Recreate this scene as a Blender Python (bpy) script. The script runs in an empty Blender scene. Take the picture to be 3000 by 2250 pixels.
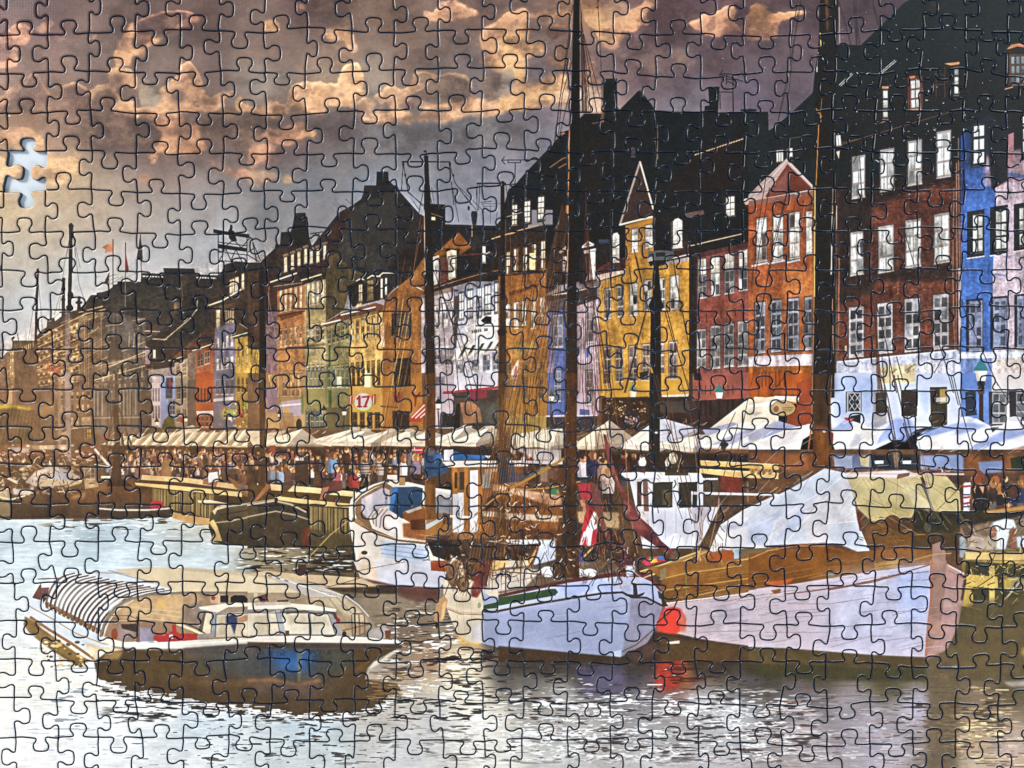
# A finished 500 piece jigsaw puzzle (one piece missing) photographed from above.
import bpy, math, random
import numpy as np

# ---------------------------------------------------------------- camera, world, lamps, exposure
scene = bpy.context.scene
PX = 0.49 / 3000.0                 # one photograph pixel in metres on the puzzle's face
THICK = 12.0 * PX                  # board thickness, 2 mm

def wx(x): return (x - 1500.0) * PX
def wy(y): return (1125.0 - y) * PX

cam_data = bpy.data.cameras.new("camera")
cam = bpy.data.objects.new("camera", cam_data)
scene.collection.objects.link(cam)
cam_data.sensor_width = 36.0
cam_data.lens = 27.0
cam_data.clip_start = 0.01
cam_data.clip_end = 20.0
CAM_H = 0.49 * 27.0 / 36.0
cam.location = (0.0, 0.0, THICK + CAM_H)
cam.rotation_euler = (0.0, 0.0, 0.0)
scene.camera = cam

world = bpy.data.worlds.new("World")
scene.world = world
world.use_nodes = True
wbg = world.node_tree.nodes["Background"]
wbg.inputs[0].default_value = (0.93, 0.97, 1.0, 1.0)
wbg.inputs[1].default_value = 0.42

def area_lamp(name, loc, target, size, size_y, energy, color):
    d = bpy.data.lights.new(name, 'AREA')
    d.shape = 'RECTANGLE'; d.size = size; d.size_y = size_y
    d.energy = energy; d.color = color
    o = bpy.data.objects.new(name, d)
    scene.collection.objects.link(o)
    o.location = loc
    v = [target[i] - loc[i] for i in range(3)]
    from mathutils import Vector
    o.rotation_euler = Vector(v).to_track_quat('-Z', 'Y').to_euler()
    return o

# a ceiling lamp up and to the left, a cool window down and to the right, an added weak lamp for the bluish sheen at upper right
area_lamp("ceiling_light", (-1.9, 1.25, 1.3), (0, 0, 0), 0.6, 0.6, 62.0, (1.0, 0.97, 0.93))
area_lamp("window_light", (1.25, -1.45, 0.85), (0.05, 0.0, 0), 0.9, 0.7, 26.0, (0.82, 0.91, 1.0))
area_lamp("sheen_lamp", (1.15, 0.85, 1.0), (0.2, 0.15, 0), 0.9, 0.8, 1.6, (0.72, 0.88, 1.0))

scene.view_settings.view_transform = 'Standard'
scene.view_settings.look = 'None'
scene.view_settings.exposure = 0.0
scene.view_settings.gamma = 1.0
scene.cycles.max_bounces = 4
scene.cycles.diffuse_bounces = 2

# ---------------------------------------------------------------- the printed picture (flat print on the pieces)
# A small painter works on an array in the photograph's 3000 x 2250 pixel frame; at() moves the pen's origin to one of
# sixteen 800 x 600 windows whose own coordinates run to 2212 x 1659.
KX = 2048.0 / 3000.0
IW, IH = 2048, 1536
CAN = np.zeros((IH, IW, 3), np.float32)
NRND = np.random.RandomState(11)
PR = random.Random(5)

def hexc(h):
    if not isinstance(h, str): return np.array(h, np.float32)
    return np.array([int(h[i:i + 2], 16) / 255.0 for i in (0, 2, 4)], np.float32)

def fractal(w, h, cell, octaves=4, sx=1.0, sy=1.0, gain=.55):
    out = np.zeros((h, w), np.float32); amp = 1.0; tot = 0.0
    for o in range(octaves):
        cw, ch = max(2, int(w / (cell * sx)) + 2), max(2, int(h / (cell * sy)) + 2)
        g = NRND.rand(ch, cw).astype(np.float32)
        x = np.linspace(0, cw - 1.001, w); y = np.linspace(0, ch - 1.001, h)
        xi, yi = x.astype(int), y.astype(int)
        fx, fy = (x - xi), (y - yi)
        fx = (fx * fx * (3 - 2 * fx)).astype(np.float32); fy = (fy * fy * (3 - 2 * fy)).astype(np.float32)
        top = g[yi][:, xi] * (1 - fx) + g[yi][:, xi + 1] * fx
        bot = g[yi + 1][:, xi] * (1 - fx) + g[yi + 1][:, xi + 1] * fx
        out += amp * (top * (1 - fy)[:, None] + bot * fy[:, None]); tot += amp
        amp *= gain; cell = max(1.0, cell / 2)
    out = out / tot - .5
    return out / (out.std() + 1e-6) * .16

N_CLOUD = fractal(IW, IH, 110, 6)
N_RIDGE = fractal(IW, IH, 30, 5, 1.2, .9, .65)
N_PUFF = fractal(IW, IH, 46, 6, 1.25, .9, .62)
N_WX = fractal(IW, IH, 60, 5, gain=.65)
N_WY = fractal(IW, IH, 60, 5, gain=.65)
N_BLOT = fractal(IW, IH, 26, 4)
N_FINE = fractal(IW, IH, 4, 2)
N_STREAK = fractal(IW, IH, 14, 4, .5, 3.0)
N_RIP = fractal(IW, IH, 2.6, 2, 6.0, .9) * .7 + fractal(IW, IH, 12, 3, 4.0, .8) * .45
N_RIP2 = fractal(IW, IH, 3.6, 2, 6.5, .8) * .7 + fractal(IW, IH, 16, 3, 4.0, .8) * .45

ORG = [0.0, 0.0, 800.0 / 2212.0]
TX = {'0': 0, '1': 733, '2': 1467, '3': 2200}
TY = {'0': 0, '1': 550, '2': 1100, '3': 1650}
def at(t):
    if t == 'px': ORG[:] = [0.0, 0.0, 1.0]; return
    i = 'ABCDEFGHIJKLMNOP'.index(t)
    ORG[:] = [TX[str(i % 4)], TY[str(i // 4)], 800.0 / 2212.0]

def pts(s):
    if isinstance(s, str): s = [tuple(map(float, q.split(','))) for q in s.split()]
    a = np.array(s, np.float32)
    return np.stack([(ORG[0] + a[:, 0] * ORG[2]) * KX, (ORG[1] + a[:, 1] * ORG[2]) * KX], 1)

def ln(v): return v * ORG[2] * KX

def box_blur(m, r):
    r = int(r)
    if r < 1: return m
    for ax in (0, 1):
        for _ in range(2):
            p = np.pad(m, [(r + 1, r) if k == ax else (0, 0) for k in (0, 1)], mode='edge').cumsum(ax)
            m = (p[2 * r + 1:] - p[:-2 * r - 1]) / (2 * r + 1) if ax == 0 else (p[:, 2 * r + 1:] - p[:, :-2 * r - 1]) / (2 * r + 1)
    return m

def mask_of(p, soft=0.0, warp=0.0, more=0):
    pad = 2 + soft * 2.2 + warp + more
    x0, y0 = np.floor(p.min(0) - pad).astype(int); x1, y1 = np.ceil(p.max(0) + pad).astype(int)
    x0, y0, x1, y1 = max(x0, 0), max(y0, 0), min(x1, IW), min(y1, IH)
    if x1 <= x0 or y1 <= y0: return None
    ss = 1 if (warp > 0 or soft > 3) else 3
    w, h = x1 - x0, y1 - y0
    X = x0 + (np.arange(w * ss) + .5) / ss; Y = y0 + (np.arange(h * ss) + .5) / ss
    X, Y = np.broadcast_to(X[None], (h * ss, w * ss)), np.broadcast_to(Y[:, None], (h * ss, w * ss))
    if warp > 0:
        X = X + N_WX[y0:y1, x0:x1] * warp * 2; Y = Y + N_WY[y0:y1, x0:x1] * warp * 2
    m = np.zeros(X.shape, bool)
    for i in range(len(p)):
        (ax, ay), (bx, by) = p[i - 1], p[i]
        if ay == by: continue
        if warp > 0:
            m ^= ((ay > Y) != (by > Y)) & (X < (bx - ax) * (Y - ay) / (by - ay) + ax)
        else:
            yy = Y[:, 0]; rows = np.flatnonzero((ay > yy) != (by > yy))
            if len(rows):
                xc = (bx - ax) * (yy[rows] - ay) / (by - ay) + ax
                m[rows] ^= X[rows] < xc[:, None]
    m = m.astype(np.float32)
    if ss > 1: m = m.reshape(h, ss, w, ss).mean((1, 3))
    if soft > .5: m = box_blur(m, max(1, round(soft)))
    return m, (slice(y0, y1), slice(x0, x1))

def blend(m, sl, col, a, n, col2, tex):
    c = hexc(col)
    reg = CAN[sl]
    if col2 is not None:
        t = np.linspace(0, 1, reg.shape[0], dtype=np.float32)[:, None, None]
        c = c * (1 - t) + hexc(col2) * t
    else: c = c[None, None]
    if n:
        c = c * (1 + n * tex[sl][:, :, None] * 2) + n * N_FINE[sl][:, :, None] * .12
    k = (m * a)[:, :, None]
    CAN[sl] = reg * (1 - k) + c * k

def P(s, col, a=1.0, soft=0.0, n=.12, col2=None, tex=None):
    r = mask_of(pts(s), ln(soft))
    if r: blend(r[0], r[1], col, a, n, col2, N_BLOT if tex is None else tex)

def cloud(s, col, soft=20, warp=60, a=1.0, rim=None, rw=16, n=.3, col2=None):
    col = hexc(col) * np.array([1.01, .975, .96], np.float32)
    # billowing edges: a blurred outline thresholded against cloud noise
    r = mask_of(pts(s), ln(soft * .7 + 5), ln(warp * 1.1), 30)
    if not r: return
    m, sl = r
    k = 1.0 if soft < 30 else .6
    m = np.clip((m - .42 + N_PUFF[sl] * 1.75) * (1.15 if soft < 30 else .8) + .5, 0, 1) * np.clip(m * 3, 0, 1)
    m = m * m * (3 - 2 * m)
    if soft < 30:                                   # a loose veil of the same colour around the bank
        v = np.clip(box_blur(r[0], max(2, ln(46))) * 1.2 - .1 + N_PUFF[sl] * .8, 0, 1)
        blend(v, sl, mixc(col, '8a7468', .45), a * .42, n, None, N_CLOUD)
    blend(m, sl, col, a * .92, n, col2, N_CLOUD)
    sh = np.clip(-N_PUFF[sl] * 3.0 + .05, 0, 1) * np.clip(m * 1.5, 0, 1)
    blend(sh, sl, mixc(col, '5c4844', .62), a * .75, 0, None, N_CLOUD)
    hl = np.clip(N_PUFF[sl] * 2.6, 0, 1) * m
    blend(hl, sl, mixc(col, 'ffd9a8', .45), a * .6, 0, None, N_CLOUD)
    if rim is not None:
        d = max(1, int(round(ln(rw))))
        dn = np.vstack([np.zeros((d, m.shape[1]), np.float32), m[:-d]]) if m.shape[0] > d else m * 0
        e = box_blur(np.clip(m - dn, 0, 1), max(1, d // 2))
        blend(np.clip(e * 1.3, 0, 1) * np.clip(m * 2, 0, 1) * np.clip(.75 + N_PUFF[sl] * 1.5, 0, 1), sl, rim, a, n, None, N_CLOUD)

def L(s, w, col, a=1.0, soft=0.0):
    p = pts(s); w = max(ln(w), .55) / 2; s_ = .6 + ln(soft)
    c = hexc(col)
    for i in range(len(p) - 1):
        A, B = p[i], p[i + 1]
        x0, y0 = np.floor(np.minimum(A, B) - w - s_ - 1).astype(int); x1, y1 = np.ceil(np.maximum(A, B) + w + s_ + 1).astype(int)
        x0, y0, x1, y1 = max(x0, 0), max(y0, 0), min(x1, IW), min(y1, IH)
        if x1 <= x0 or y1 <= y0: continue
        X = np.arange(x0, x1)[None] + .5 - A[0]; Y = np.arange(y0, y1)[:, None] + .5 - A[1]
        d = B - A; l2 = max(float(d @ d), 1e-6)
        t = np.clip((X * d[0] + Y * d[1]) / l2, 0, 1)
        ds = np.hypot(X - t * d[0], Y - t * d[1])
        m = np.clip((w + s_ / 2 - ds) / s_, 0, 1) * a
        sl = (slice(y0, y1), slice(x0, x1))
        CAN[sl] = CAN[sl] * (1 - m[:, :, None]) + c * m[:, :, None]

def LS(txt, w, col, a=1.0):
    for q in txt.strip().split(';'):
        if q.strip(): L(q, w, col, a)

def E(x, y, rx, ry, col, a=1.0, soft=0.0, n=.1, rot=0.0):
    t = np.linspace(0, 2 * math.pi, 28, endpoint=False)
    c, s = math.cos(rot), math.sin(rot)
    P([(x + rx * math.cos(q) * c - ry * math.sin(q) * s, y + rx * math.cos(q) * s + ry * math.sin(q) * c) for q in t], col, a, soft, n)

def lerp(a, b, t): return (a[0] + (b[0] - a[0]) * t, a[1] + (b[1] - a[1]) * t)

def mixc(a, b, t): return hexc(a) * (1 - t) + hexc(b) * t

class Quad:
    # a facade in perspective: tl, tr, br, bl in the current window's coordinates
    def __init__(s, txt): s.q = [tuple(map(float, p.split(','))) for p in txt.split()]
    def p(s, u, v): return lerp(lerp(s.q[0], s.q[1], u), lerp(s.q[3], s.q[2], u), v)
    def fill(s, col, n=.14, col2=None, tex=None, a=1.0): P(s.q, col, a, 0, n, col2, tex)
    def cell(s, u0, v0, u1, v1): return [s.p(u0, v0), s.p(u1, v0), s.p(u1, v1), s.p(u0, v1)]
    def band(s, v0, v1, col, u0=0.0, u1=1.0, n=.1, a=1.0): P(s.cell(u0, v0, u1, v1), col, a, 0, n)
    def win(s, u0, v0, u1, v1, frame, glass, nx=2, ny=2, bar=.12, dark=None, glow=.35):
        big = float(np.ptp(pts(s.cell(u0, v0, u1, v1))[:, 0])) > 12
        P(s.cell(u0 - (u1 - u0) * .1, v0 - (v1 - v0) * .03, u1 + (u1 - u0) * .06, v1 + (v1 - v0) * .03), mixc(frame, '1c1410', .75), .75, 0, .2)
        P(s.cell(u0, v0, u1, v1), mixc(frame, '3a2c26', .3 if big else .12), 1, 0, .15)
        du, dv = (u1 - u0), (v1 - v0)
        bar = bar * (.8 if big else 1)
        for i in range(nx):
            for j in range(ny):
                a0 = u0 + du * (bar * .6 + (1 - bar * .6) * i / nx); a1 = u0 + du * ((1 - bar * .6) * (i + 1) / nx)
                b0 = v0 + dv * (bar * .4 + (1 - bar * .4) * j / ny); b1 = v0 + dv * ((1 - bar * .4) * (j + 1) / ny)
                g = glass if dark is None or PR.random() > glow else dark
                g = hexc(g) * PR.uniform(.8, 1.08)
                P(s.cell(a0, b0, a1, b1), g, 1, 0, .2, g * PR.uniform(.72, 1.05))
                if big and PR.random() < .45:      # a curtain, or the dark room behind the glare
                    t0, t1 = sorted((PR.random(), PR.random())); w = (a1 - a0)
                    P([s.p(a0 + w * t0, b0), s.p(a0 + w * t1, b0), s.p(a0 + w * min(1, t1 + .15), b1), s.p(a0 + w * max(0, t0 - .1), b1)], mixc(g, '3c3a3c', .6), .5, 0, .2)
        L([s.p(u0, v1), s.p(u1, v1)], 9, mixc(frame, 'e8dccc', .4), .6)
    def grid(s, cols, rows, frame, glass, wf=.55, hf=.6, u0=.04, u1=.96, v0=.03, v1=.97, nx=2, ny=2, dark=None, glow=.35, bar=.12, jit=.0):
        for j in range(rows):
            for i in range(cols):
                cu = u0 + (u1 - u0) * (i + .5) / cols; cv = v0 + (v1 - v0) * (j + .5) / rows
                du = (u1 - u0) / cols * wf / 2; dv = (v1 - v0) / rows * hf / 2
                cu += PR.uniform(-jit, jit) * du
                s.win(cu - du, cv - dv, cu + du, cv + dv, frame, glass, nx, ny, bar, dark, glow)

def W(x, y, w, h, frame, glass, sk=0.0, nx=2, ny=3, bar=.14, dark=None, glow=.35, xs=0.0):
    # one window: x, y its top left corner; sk the drop per unit of width; xs the lean of its sides
    q = Quad("0,0 1,0 1,1 0,1")
    q.q = [(x, y), (x + w, y + sk * w), (x + w + xs, y + h + sk * w), (x + xs, y + h)]
    q.win(0, 0, 1, 1, frame, glass, nx, ny, bar, dark, glow)

def underpaint(txt, y0, y1, power=3.0):
    # smooth field of colours through a few points given in photograph pixels
    cs = [q.split() for q in txt.strip().split('\n')]
    px_ = np.array([[float(v) for v in q[0].split(',')] for q in cs], np.float32)
    cc = np.array([hexc(q[1]) for q in cs], np.float32)
    gx = np.linspace(0, 3000, 121); gy = np.linspace(y0, y1, max(8, int((y1 - y0) / 25)))
    d = np.hypot(gx[None, :, None] - px_[:, 0], gy[:, None, None] - px_[:, 1]) + 15
    w = d ** -power; w /= w.sum(2, keepdims=True)
    f = w @ cc
    r0, r1 = int(y0 * KX), int(y1 * KX)
    yy = np.linspace(0, len(gy) - 1.001, r1 - r0); xx = np.linspace(0, 119.999, IW)
    yi, xi = yy.astype(int), xx.astype(int)
    fy, fx = (yy - yi)[:, None, None], (xx - xi)[None, :, None]
    CAN[r0:r1] = (f[yi][:, xi] * (1 - fx) + f[yi][:, xi + 1] * fx) * (1 - fy) + (f[yi + 1][:, xi] * (1 - fx) + f[yi + 1][:, xi + 1] * fx) * fy

def paint_sky():
    underpaint("""
0,0 7a5a5c
150,50 6e5554
400,60 685551
600,60 6b5955
900,30 6e5c5a
1150,60 7a685c
1400,40 7a6860
1700,30 a0826c
1950,60 5a484c
2200,30 66525a
2400,60 5e5058
2550,60 5a5058
100,200 8c766c
250,160 8a7a72
480,200 8a7e76
600,180 857670
800,150 88786f
1000,180 857468
1200,150 8a7a70
100,330 94785f
300,350 7a645c
450,400 6f5d58
600,390 7a6860
750,390 6a5a58
850,400 6b5d5c
1000,380 706c6e
1200,390 70757c
1350,410 74777e
760,230 a09c92
775,265 a8a69a
960,230 a09482
1085,220 a09a8c
800,300 84766c
100,480 cfae84
200,560 b0a488
300,600 aaa290
30,620 c2b696
150,650 b8b29c
400,650 a09e96
600,650 949898
800,620 828a8e
900,540 78828a
1100,560 7a8894
1300,560 808a96
1400,500 828a96
1500,380 85858e
20,750 bcc0b4
100,900 b6c8d0
20,1000 b0c4d2
250,800 b8c6ca
450,750 b4c0c4
600,720 acb8be
650,700 acbac2
1180,620 9aaaba
1380,600 8c9aaa
1700,230 7e6c6c
1900,200 6e5e62
2000,250 6a606a
2100,200 66585e
2300,200 6a6068
2350,300 6c6676
2200,270 6e6878
2050,300 7c7a88
1990,320 84848f
1760,320 a0928c
1580,330 84808a
1600,420 7e8490
1480,470 848c98
1290,430 757a82""", 0, 1120)
    r1 = int(1120 * KX)
    CAN[:r1] = CAN[:r1] * (1 + .20 * N_CLOUD[:r1] + .10 * N_PUFF[:r1])[:, :, None] * np.array([1.02, .965, .955], np.float32)
    pk, pb, dk = 'e8b48a', 'f2c598', '70564f'
    at('A')
    cloud("-40,330 60,270 90,215 150,180 200,188 250,230 255,265 200,330 150,400 120,450 140,540 60,560 -40,570", 'dba283', 18, 40, .9, 'eebd98')
    cloud("-40,360 50,350 90,410 60,480 -40,520", '7c5850', 24, 40, .9)
    cloud("140,235 225,205 235,250 170,270", 'a87864', 14, 30, .8)
    cloud("270,215 350,175 440,188 455,220 380,260 300,235", 'd9aa8a', 18, 50, .7)
    cloud("450,300 560,330 480,360", 'b89a88', 16, 40, .5)
    cloud("740,290 810,270 800,330 750,320", 'd8aa84', 14, 30, .8)
    cloud("1095,260 1110,170 1180,120 1300,90 1450,90 1560,100 1640,160 1540,205 1440,240 1330,262 1180,255", '66504c', 8, 22, .95, 'dca488', 14)
    cloud("1390,240 1470,190 1530,105 1640,140 1610,185 1530,215 1440,240", 'cb957a', 14, 30, .8)
    cloud("990,240 1040,190 1095,160 1105,260 1090,380 1190,370 1240,280 1330,270 1180,420 1170,480 1090,470 1060,560 980,540 950,430 980,330", pk, 14, 50, .95)
    cloud("1110,265 1250,270 1220,330 1120,350", 'a8785e', 22, 40, .8)
    cloud("880,670 900,575 960,555 1080,575 1110,620 1090,700 1000,700 960,745 1000,810 1090,800 1100,880 1250,850 1310,790 1270,720 1350,650 1430,590 1470,520 1540,490 1580,545 1620,610 1640,700 1700,790 1800,742 1890,752 1895,780 1815,810 1800,910 1600,905 1460,905 1400,1000 1250,1000 1100,950 950,915 900,830 760,800 690,745 720,735 800,680", 'e4b48c', 10, 36, .95, 'f0c69a')
    cloud("770,760 900,700 970,800 910,860 770,820", '7e665a', 22, 40, .85)
    cloud("930,600 1010,620 1000,690 940,690", 'a07e68', 18, 30, .8)
    E(1440, 780, 70, 60, '7c675c', .8, 22)
    cloud("1560,530 1600,600 1560,640 1510,590", 'a88468', 16, 30, .8)
    cloud("1640,760 1780,800 1760,860 1600,850", 'a08468', 24, 50, .7)
    cloud("1120,700 1250,690 1300,780 1240,850 1140,850", 'a39c8e', 20, 40, .95)
    cloud("1130,600 1210,640 1180,700 1110,690", 'a89a8a', 14, 40, .7)
    cloud("60,790 170,685 240,615 300,605 325,690 390,760 480,780 500,740 520,690 600,655 650,690 700,740 740,880 390,900 60,905", '86695e', 12, 34, .9, 'e6b48c', 18)
    cloud("-30,800 60,740 160,690 100,790 -30,900", 'd8a884', 22, 40, .7)
    cloud("740,900 1100,930 1330,1060 1320,1190 1100,1240 750,1230 640,1050", '68544f', 40, 80, .8)
    cloud("390,960 730,930 740,1200 390,1180", '806a60', 50, 80, .7)
    cloud("1150,1000 1440,920 1640,1000 1560,1090 1650,1180 1590,1245 1350,1262 1190,1235 1310,1130 1340,1060", 'dba67f', 18, 60, .9)
    cloud("1330,1040 1520,1030 1540,1070 1380,1090", '9a7a6c', 18, 40, .7)
    cloud("1560,990 1800,930 2250,940 2250,1235 1950,1240 1850,1130 1600,1100", '67574f', 40, 80, .75)
    cloud("1170,1240 1290,1280 1230,1345 1180,1300", 'd8a680', 16, 40, .8)
    cloud("1640,1280 1780,1300 1990,1360 2040,1440 1900,1430 1760,1380", 'c89678', 26, 70, .8)
    cloud("2080,1180 2250,1200 2250,1330 2120,1300", 'b48a74', 34, 60, .7)
    cloud("1120,1420 1230,1400 1210,1470 1120,1460", 'c09478', 24, 50, .6)
    cloud("380,1290 640,1260 640,1400 500,1500 370,1490", 'd9b486', 40, 60, .8)
    cloud("-30,1040 180,1055 360,1180 120,1210 -30,1150", 'd3a37e', 30, 60, .8)
    cloud("-30,1270 60,1290 170,1380 80,1440 30,1560 -30,1560", 'e4c294', 30, 50, .8)
    cloud("640,1100 740,1110 740,1220 650,1200", '725c54', 40, 60, .5)
    cloud("1940,790 1960,800 1950,860 2040,900 2100,860 2160,800 2250,830 2250,960 2130,970 1960,920 1910,850", 'dcae86', 14, 40, .9)
    cloud("2140,200 2220,160 2250,230 2160,240", 'd2a278', 16, 40, .8)
    at('B')
    cloud("110,220 160,160 230,190 220,240 130,240", 'd4a67e', 18, 40, .8)
    cloud("380,30 420,5 470,50 440,90 390,80", 'c89a78', 16, 40, .8)
    cloud("540,90 700,40 860,0 900,60 760,110 620,120", 'b48e78', 22, 60, .8)
    cloud("580,310 640,235 700,215 800,240 860,390 830,410 760,330 640,345", 'd4a680', 16, 50, .85)
    cloud("740,130 800,170 780,230 730,200", 'b8937a', 18, 40, .6)
    cloud("745,560 830,480 910,640 940,760 850,790 840,870 720,850 620,840 600,905 470,900 330,850 300,910 180,900 90,930 120,820 200,810 280,830 380,700 500,690 560,680 720,700", 'e3b68c', 12, 44, .95, 'f0cca0')
    cloud("160,850 260,830 300,900 240,960 150,950", '96785f', 18, 40, .8)
    cloud("310,850 420,830 470,900 330,930", '8a7058', 24, 40, .7)
    cloud("480,740 620,750 700,780 560,800", 'c99a78', 24, 40, .6)
    cloud("1050,740 1080,690 1140,680 1230,760 1300,720 1330,580 1420,570 1500,600 1520,640 1640,610 1740,640 1790,690 1780,790 1860,840 1620,870 1500,880 1300,870 1170,900 1050,840 1000,800 960,790 900,830 850,860 870,800 960,790", 'c9a080', 14, 46, .85, 'ecc096')
    cloud("1420,740 1500,640 1640,620 1750,660 1780,790 1700,840 1560,860 1440,820 1330,820 1300,780", '6f625f', 14, 40, .9, 'f0caa0', 10)
    cloud("1180,860 1330,820 1420,850 1300,900", '7a6a66', 18, 30, .7)
    cloud("1340,620 1430,590 1480,640 1400,680", '84736a', 18, 30, .7)
    cloud("860,850 960,800 1010,850 940,920 870,900", 'b89478', 18, 40, .7)
    cloud("840,960 910,940 1180,920 1530,880 1640,840 1880,800 2250,740 2250,890 2000,910 1850,960 1500,1000 1180,1010 1000,1030 880,1000", 'e2b48a', 26, 60, .9)
    cloud("460,930 600,910 840,900 900,970 800,1120 470,1090", '5f5658', 50, 80, .7)
    cloud("2250,950 1900,960 1600,1010 1200,1010 1000,1040 860,1010 850,1200 1600,1200 2250,1180", '66686d', 50, 80, .7)
    cloud("240,1010 340,960 470,950 460,1040 560,1040 560,1100 320,1090 100,1090 90,1070", 'e0ac84', 20, 46, .85)
    cloud("60,1090 300,1080 360,1130 280,1170 120,1150", 'c29076', 26, 50, .8)
    cloud("-20,1200 130,1190 130,1300 -20,1320", 'c49478', 26, 50, .7)
    cloud("250,1400 340,1380 340,1460 270,1480", 'c8a080', 22, 40, .7)
    cloud("-20,1380 100,1370 230,1420 180,1480 -20,1480", 'b8967c', 34, 50, .7)
    cloud("300,1290 460,1250 480,1400 380,1440", '8a7a74', 40, 60, .5)
    cloud("1400,110 1500,70 1620,20 1700,30 1740,80 1860,95 1840,130 1680,140 1560,170 1420,140", 'ca9c7c', 18, 50, .9, 'deb090')
    cloud("1880,360 1900,260 1950,190 2080,110 2250,60 2250,560 2000,560 1900,540 1820,500 1830,460 1890,440", 'd9aa80', 14, 50, .95, 'ecbc90')
    cloud("1950,230 2080,130 2200,90 2180,160 2060,230 1960,290", 'b08a74', 18, 40, .8)
    cloud("1890,640 1990,560 2060,570 2100,650 2080,760 1980,760 1890,800", '7c6d68', 26, 50, .85)
    cloud("2080,480 2250,500 2250,640 2100,600", 'b8957c', 24, 50, .6)
    at('C')
    cloud("-20,160 80,100 240,90 420,60 560,40 560,120 420,130 250,120 120,150 0,210", 'd8a87e', 18, 40, .85)
    cloud("-20,250 160,250 240,330 360,340 340,450 240,450 200,660 420,580 540,600 560,860 300,870 200,870 -20,880 -20,760 80,720 80,660 160,560 -20,540", 'e6b886', 22, 60, .9)
    cloud("-20,560 100,540 80,700 -20,790", 'a8a094', 30, 40, .8)
    cloud("350,240 420,200 520,210 540,270 430,330 370,300", '70584e', 18, 34, .9, 'cfa07c')
    cloud("420,350 540,330 560,560 450,560 370,470", 'b08662', 30, 60, .7)
    cloud("300,170 400,150 430,210 330,230", 'c89c78', 22, 40, .6)
    cloud("650,30 780,20 900,80 920,180 800,200 790,330 740,260 680,210", 'dcac7c', 16, 50, .85)
    cloud("800,30 900,0 1030,10 1000,110 910,100 860,150", 'ab8a74', 24, 50, .6)
    cloud("910,170 1000,100 1150,60 1200,0 1260,0 1240,60 1160,100 1150,180 1230,200 1110,240 1050,290 960,270 920,350 870,330", 'd2a07a', 16, 46, .85)
    cloud("820,220 920,250 1000,300 900,420 800,360", 'b08a6c', 26, 50, .7)
    cloud("660,430 760,560 800,740 660,760", 'e4b484', 34, 50, .7)
    cloud("660,720 800,760 830,900 660,900", 'e6ccb0', 30, 40, .8)
    cloud("500,700 560,720 560,880 430,880", 'c8b0a0', 40, 40, .6)
    cloud("1270,60 1480,20 1600,40 1630,120 1500,200 1300,170", '56454a', 40, 60, .6)
    cloud("1500,190 1620,150 1640,90 1720,110 1760,80 1820,50 1900,40 1880,160 1950,200 1970,110 2060,55 2140,80 2100,140 2040,200 2160,130 2250,110 2250,300 2000,300 1900,260 1760,300 1640,260 1540,230", 'd29e7c', 12, 40, .9, 'eab68e')
    cloud("1720,120 1740,190 1690,240 1660,190", '8f6e62', 16, 30, .8)
    cloud("2010,140 2090,90 2120,130 2050,190", 'a67e6c', 18, 30, .6)
    cloud("1800,240 1960,230 2100,270 1960,300 1800,290", 'a87e74', 26, 40, .7)
    cloud("1000,330 1250,280 1400,380 1600,470 1600,560 1270,620 930,560", '7c6a68', 60, 60, .6)
    at('D')
    cloud("-20,220 0,120 -20,60 60,80 180,100 330,100 520,72 510,95 370,120 260,150 130,190 20,230", 'd6a074', 10, 34, .95, 'eab488', 14)
    cloud("-20,130 80,140 200,130 100,190 -20,200", 'b88868', 18, 30, .5)
    s = CAN[:r1]; warm = np.clip((s[:, :, 0] - s[:, :, 2] - .12) * 5, 0, 1)
    rid = (.11 - np.abs(N_RIDGE[:r1])) * 2.2                        # cauliflower edges inside the lit banks
    CAN[:r1] = s * (1 + rid * (.05 + .13 * warm))[:, :, None] + (np.clip(rid, 0, 1) * warm * .07)[:, :, None] * np.array([1.0, .72, .5], np.float32)
    dusk = np.clip((900 - np.arange(int(900 * KX)) / KX) / 900, 0, 1)[:, None, None].astype(np.float32)
    top = CAN[:dusk.shape[0]]
    CAN[:dusk.shape[0]] = top * (1 - .07 * dusk - .12 * np.clip(-N_PUFF[:dusk.shape[0]] * 3, 0, 1)[:, :, None] * dusk)

def scribble(x0, y0, x1, y1, n, cols, w=6, ln0=20, ln1=80, ang=(0, 180), a=(.4, .9)):
    # short strokes: ropes, tackle, wear, the clutter of a working deck
    for _ in range(n):
        x, y, l, t = PR.uniform(x0, x1), PR.uniform(y0, y1), PR.uniform(ln0, ln1), math.radians(PR.uniform(*ang))
        dx, dy = math.cos(t) * l, math.sin(t) * l
        L([(x, y), (x + dx * .5 + PR.uniform(-5, 5), y + dy * .5 + PR.uniform(-5, 5)), (x + dx, y + dy)], w * PR.uniform(.5, 1.1), PR.choice(cols), PR.uniform(*a))

def stripes(q, n, col, w=.3, a=.8, v0=0.0, v1=1.0, jit=.3):
    for i in range(n):
        u = (i + .5 + PR.uniform(-jit, jit)) / n
        P(q.cell(u - w / n / 2, v0, u + w / n / 2, v1), col, a, 0, .1)

def specks(x0, y0, x1, y1, n, cols, rmin, rmax, a=.8, asp=1.0):
    for _ in range(n):
        r = PR.uniform(rmin, rmax)
        E(PR.uniform(x0, x1), PR.uniform(y0, y1), r * asp, r, PR.choice(cols), a)

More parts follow.
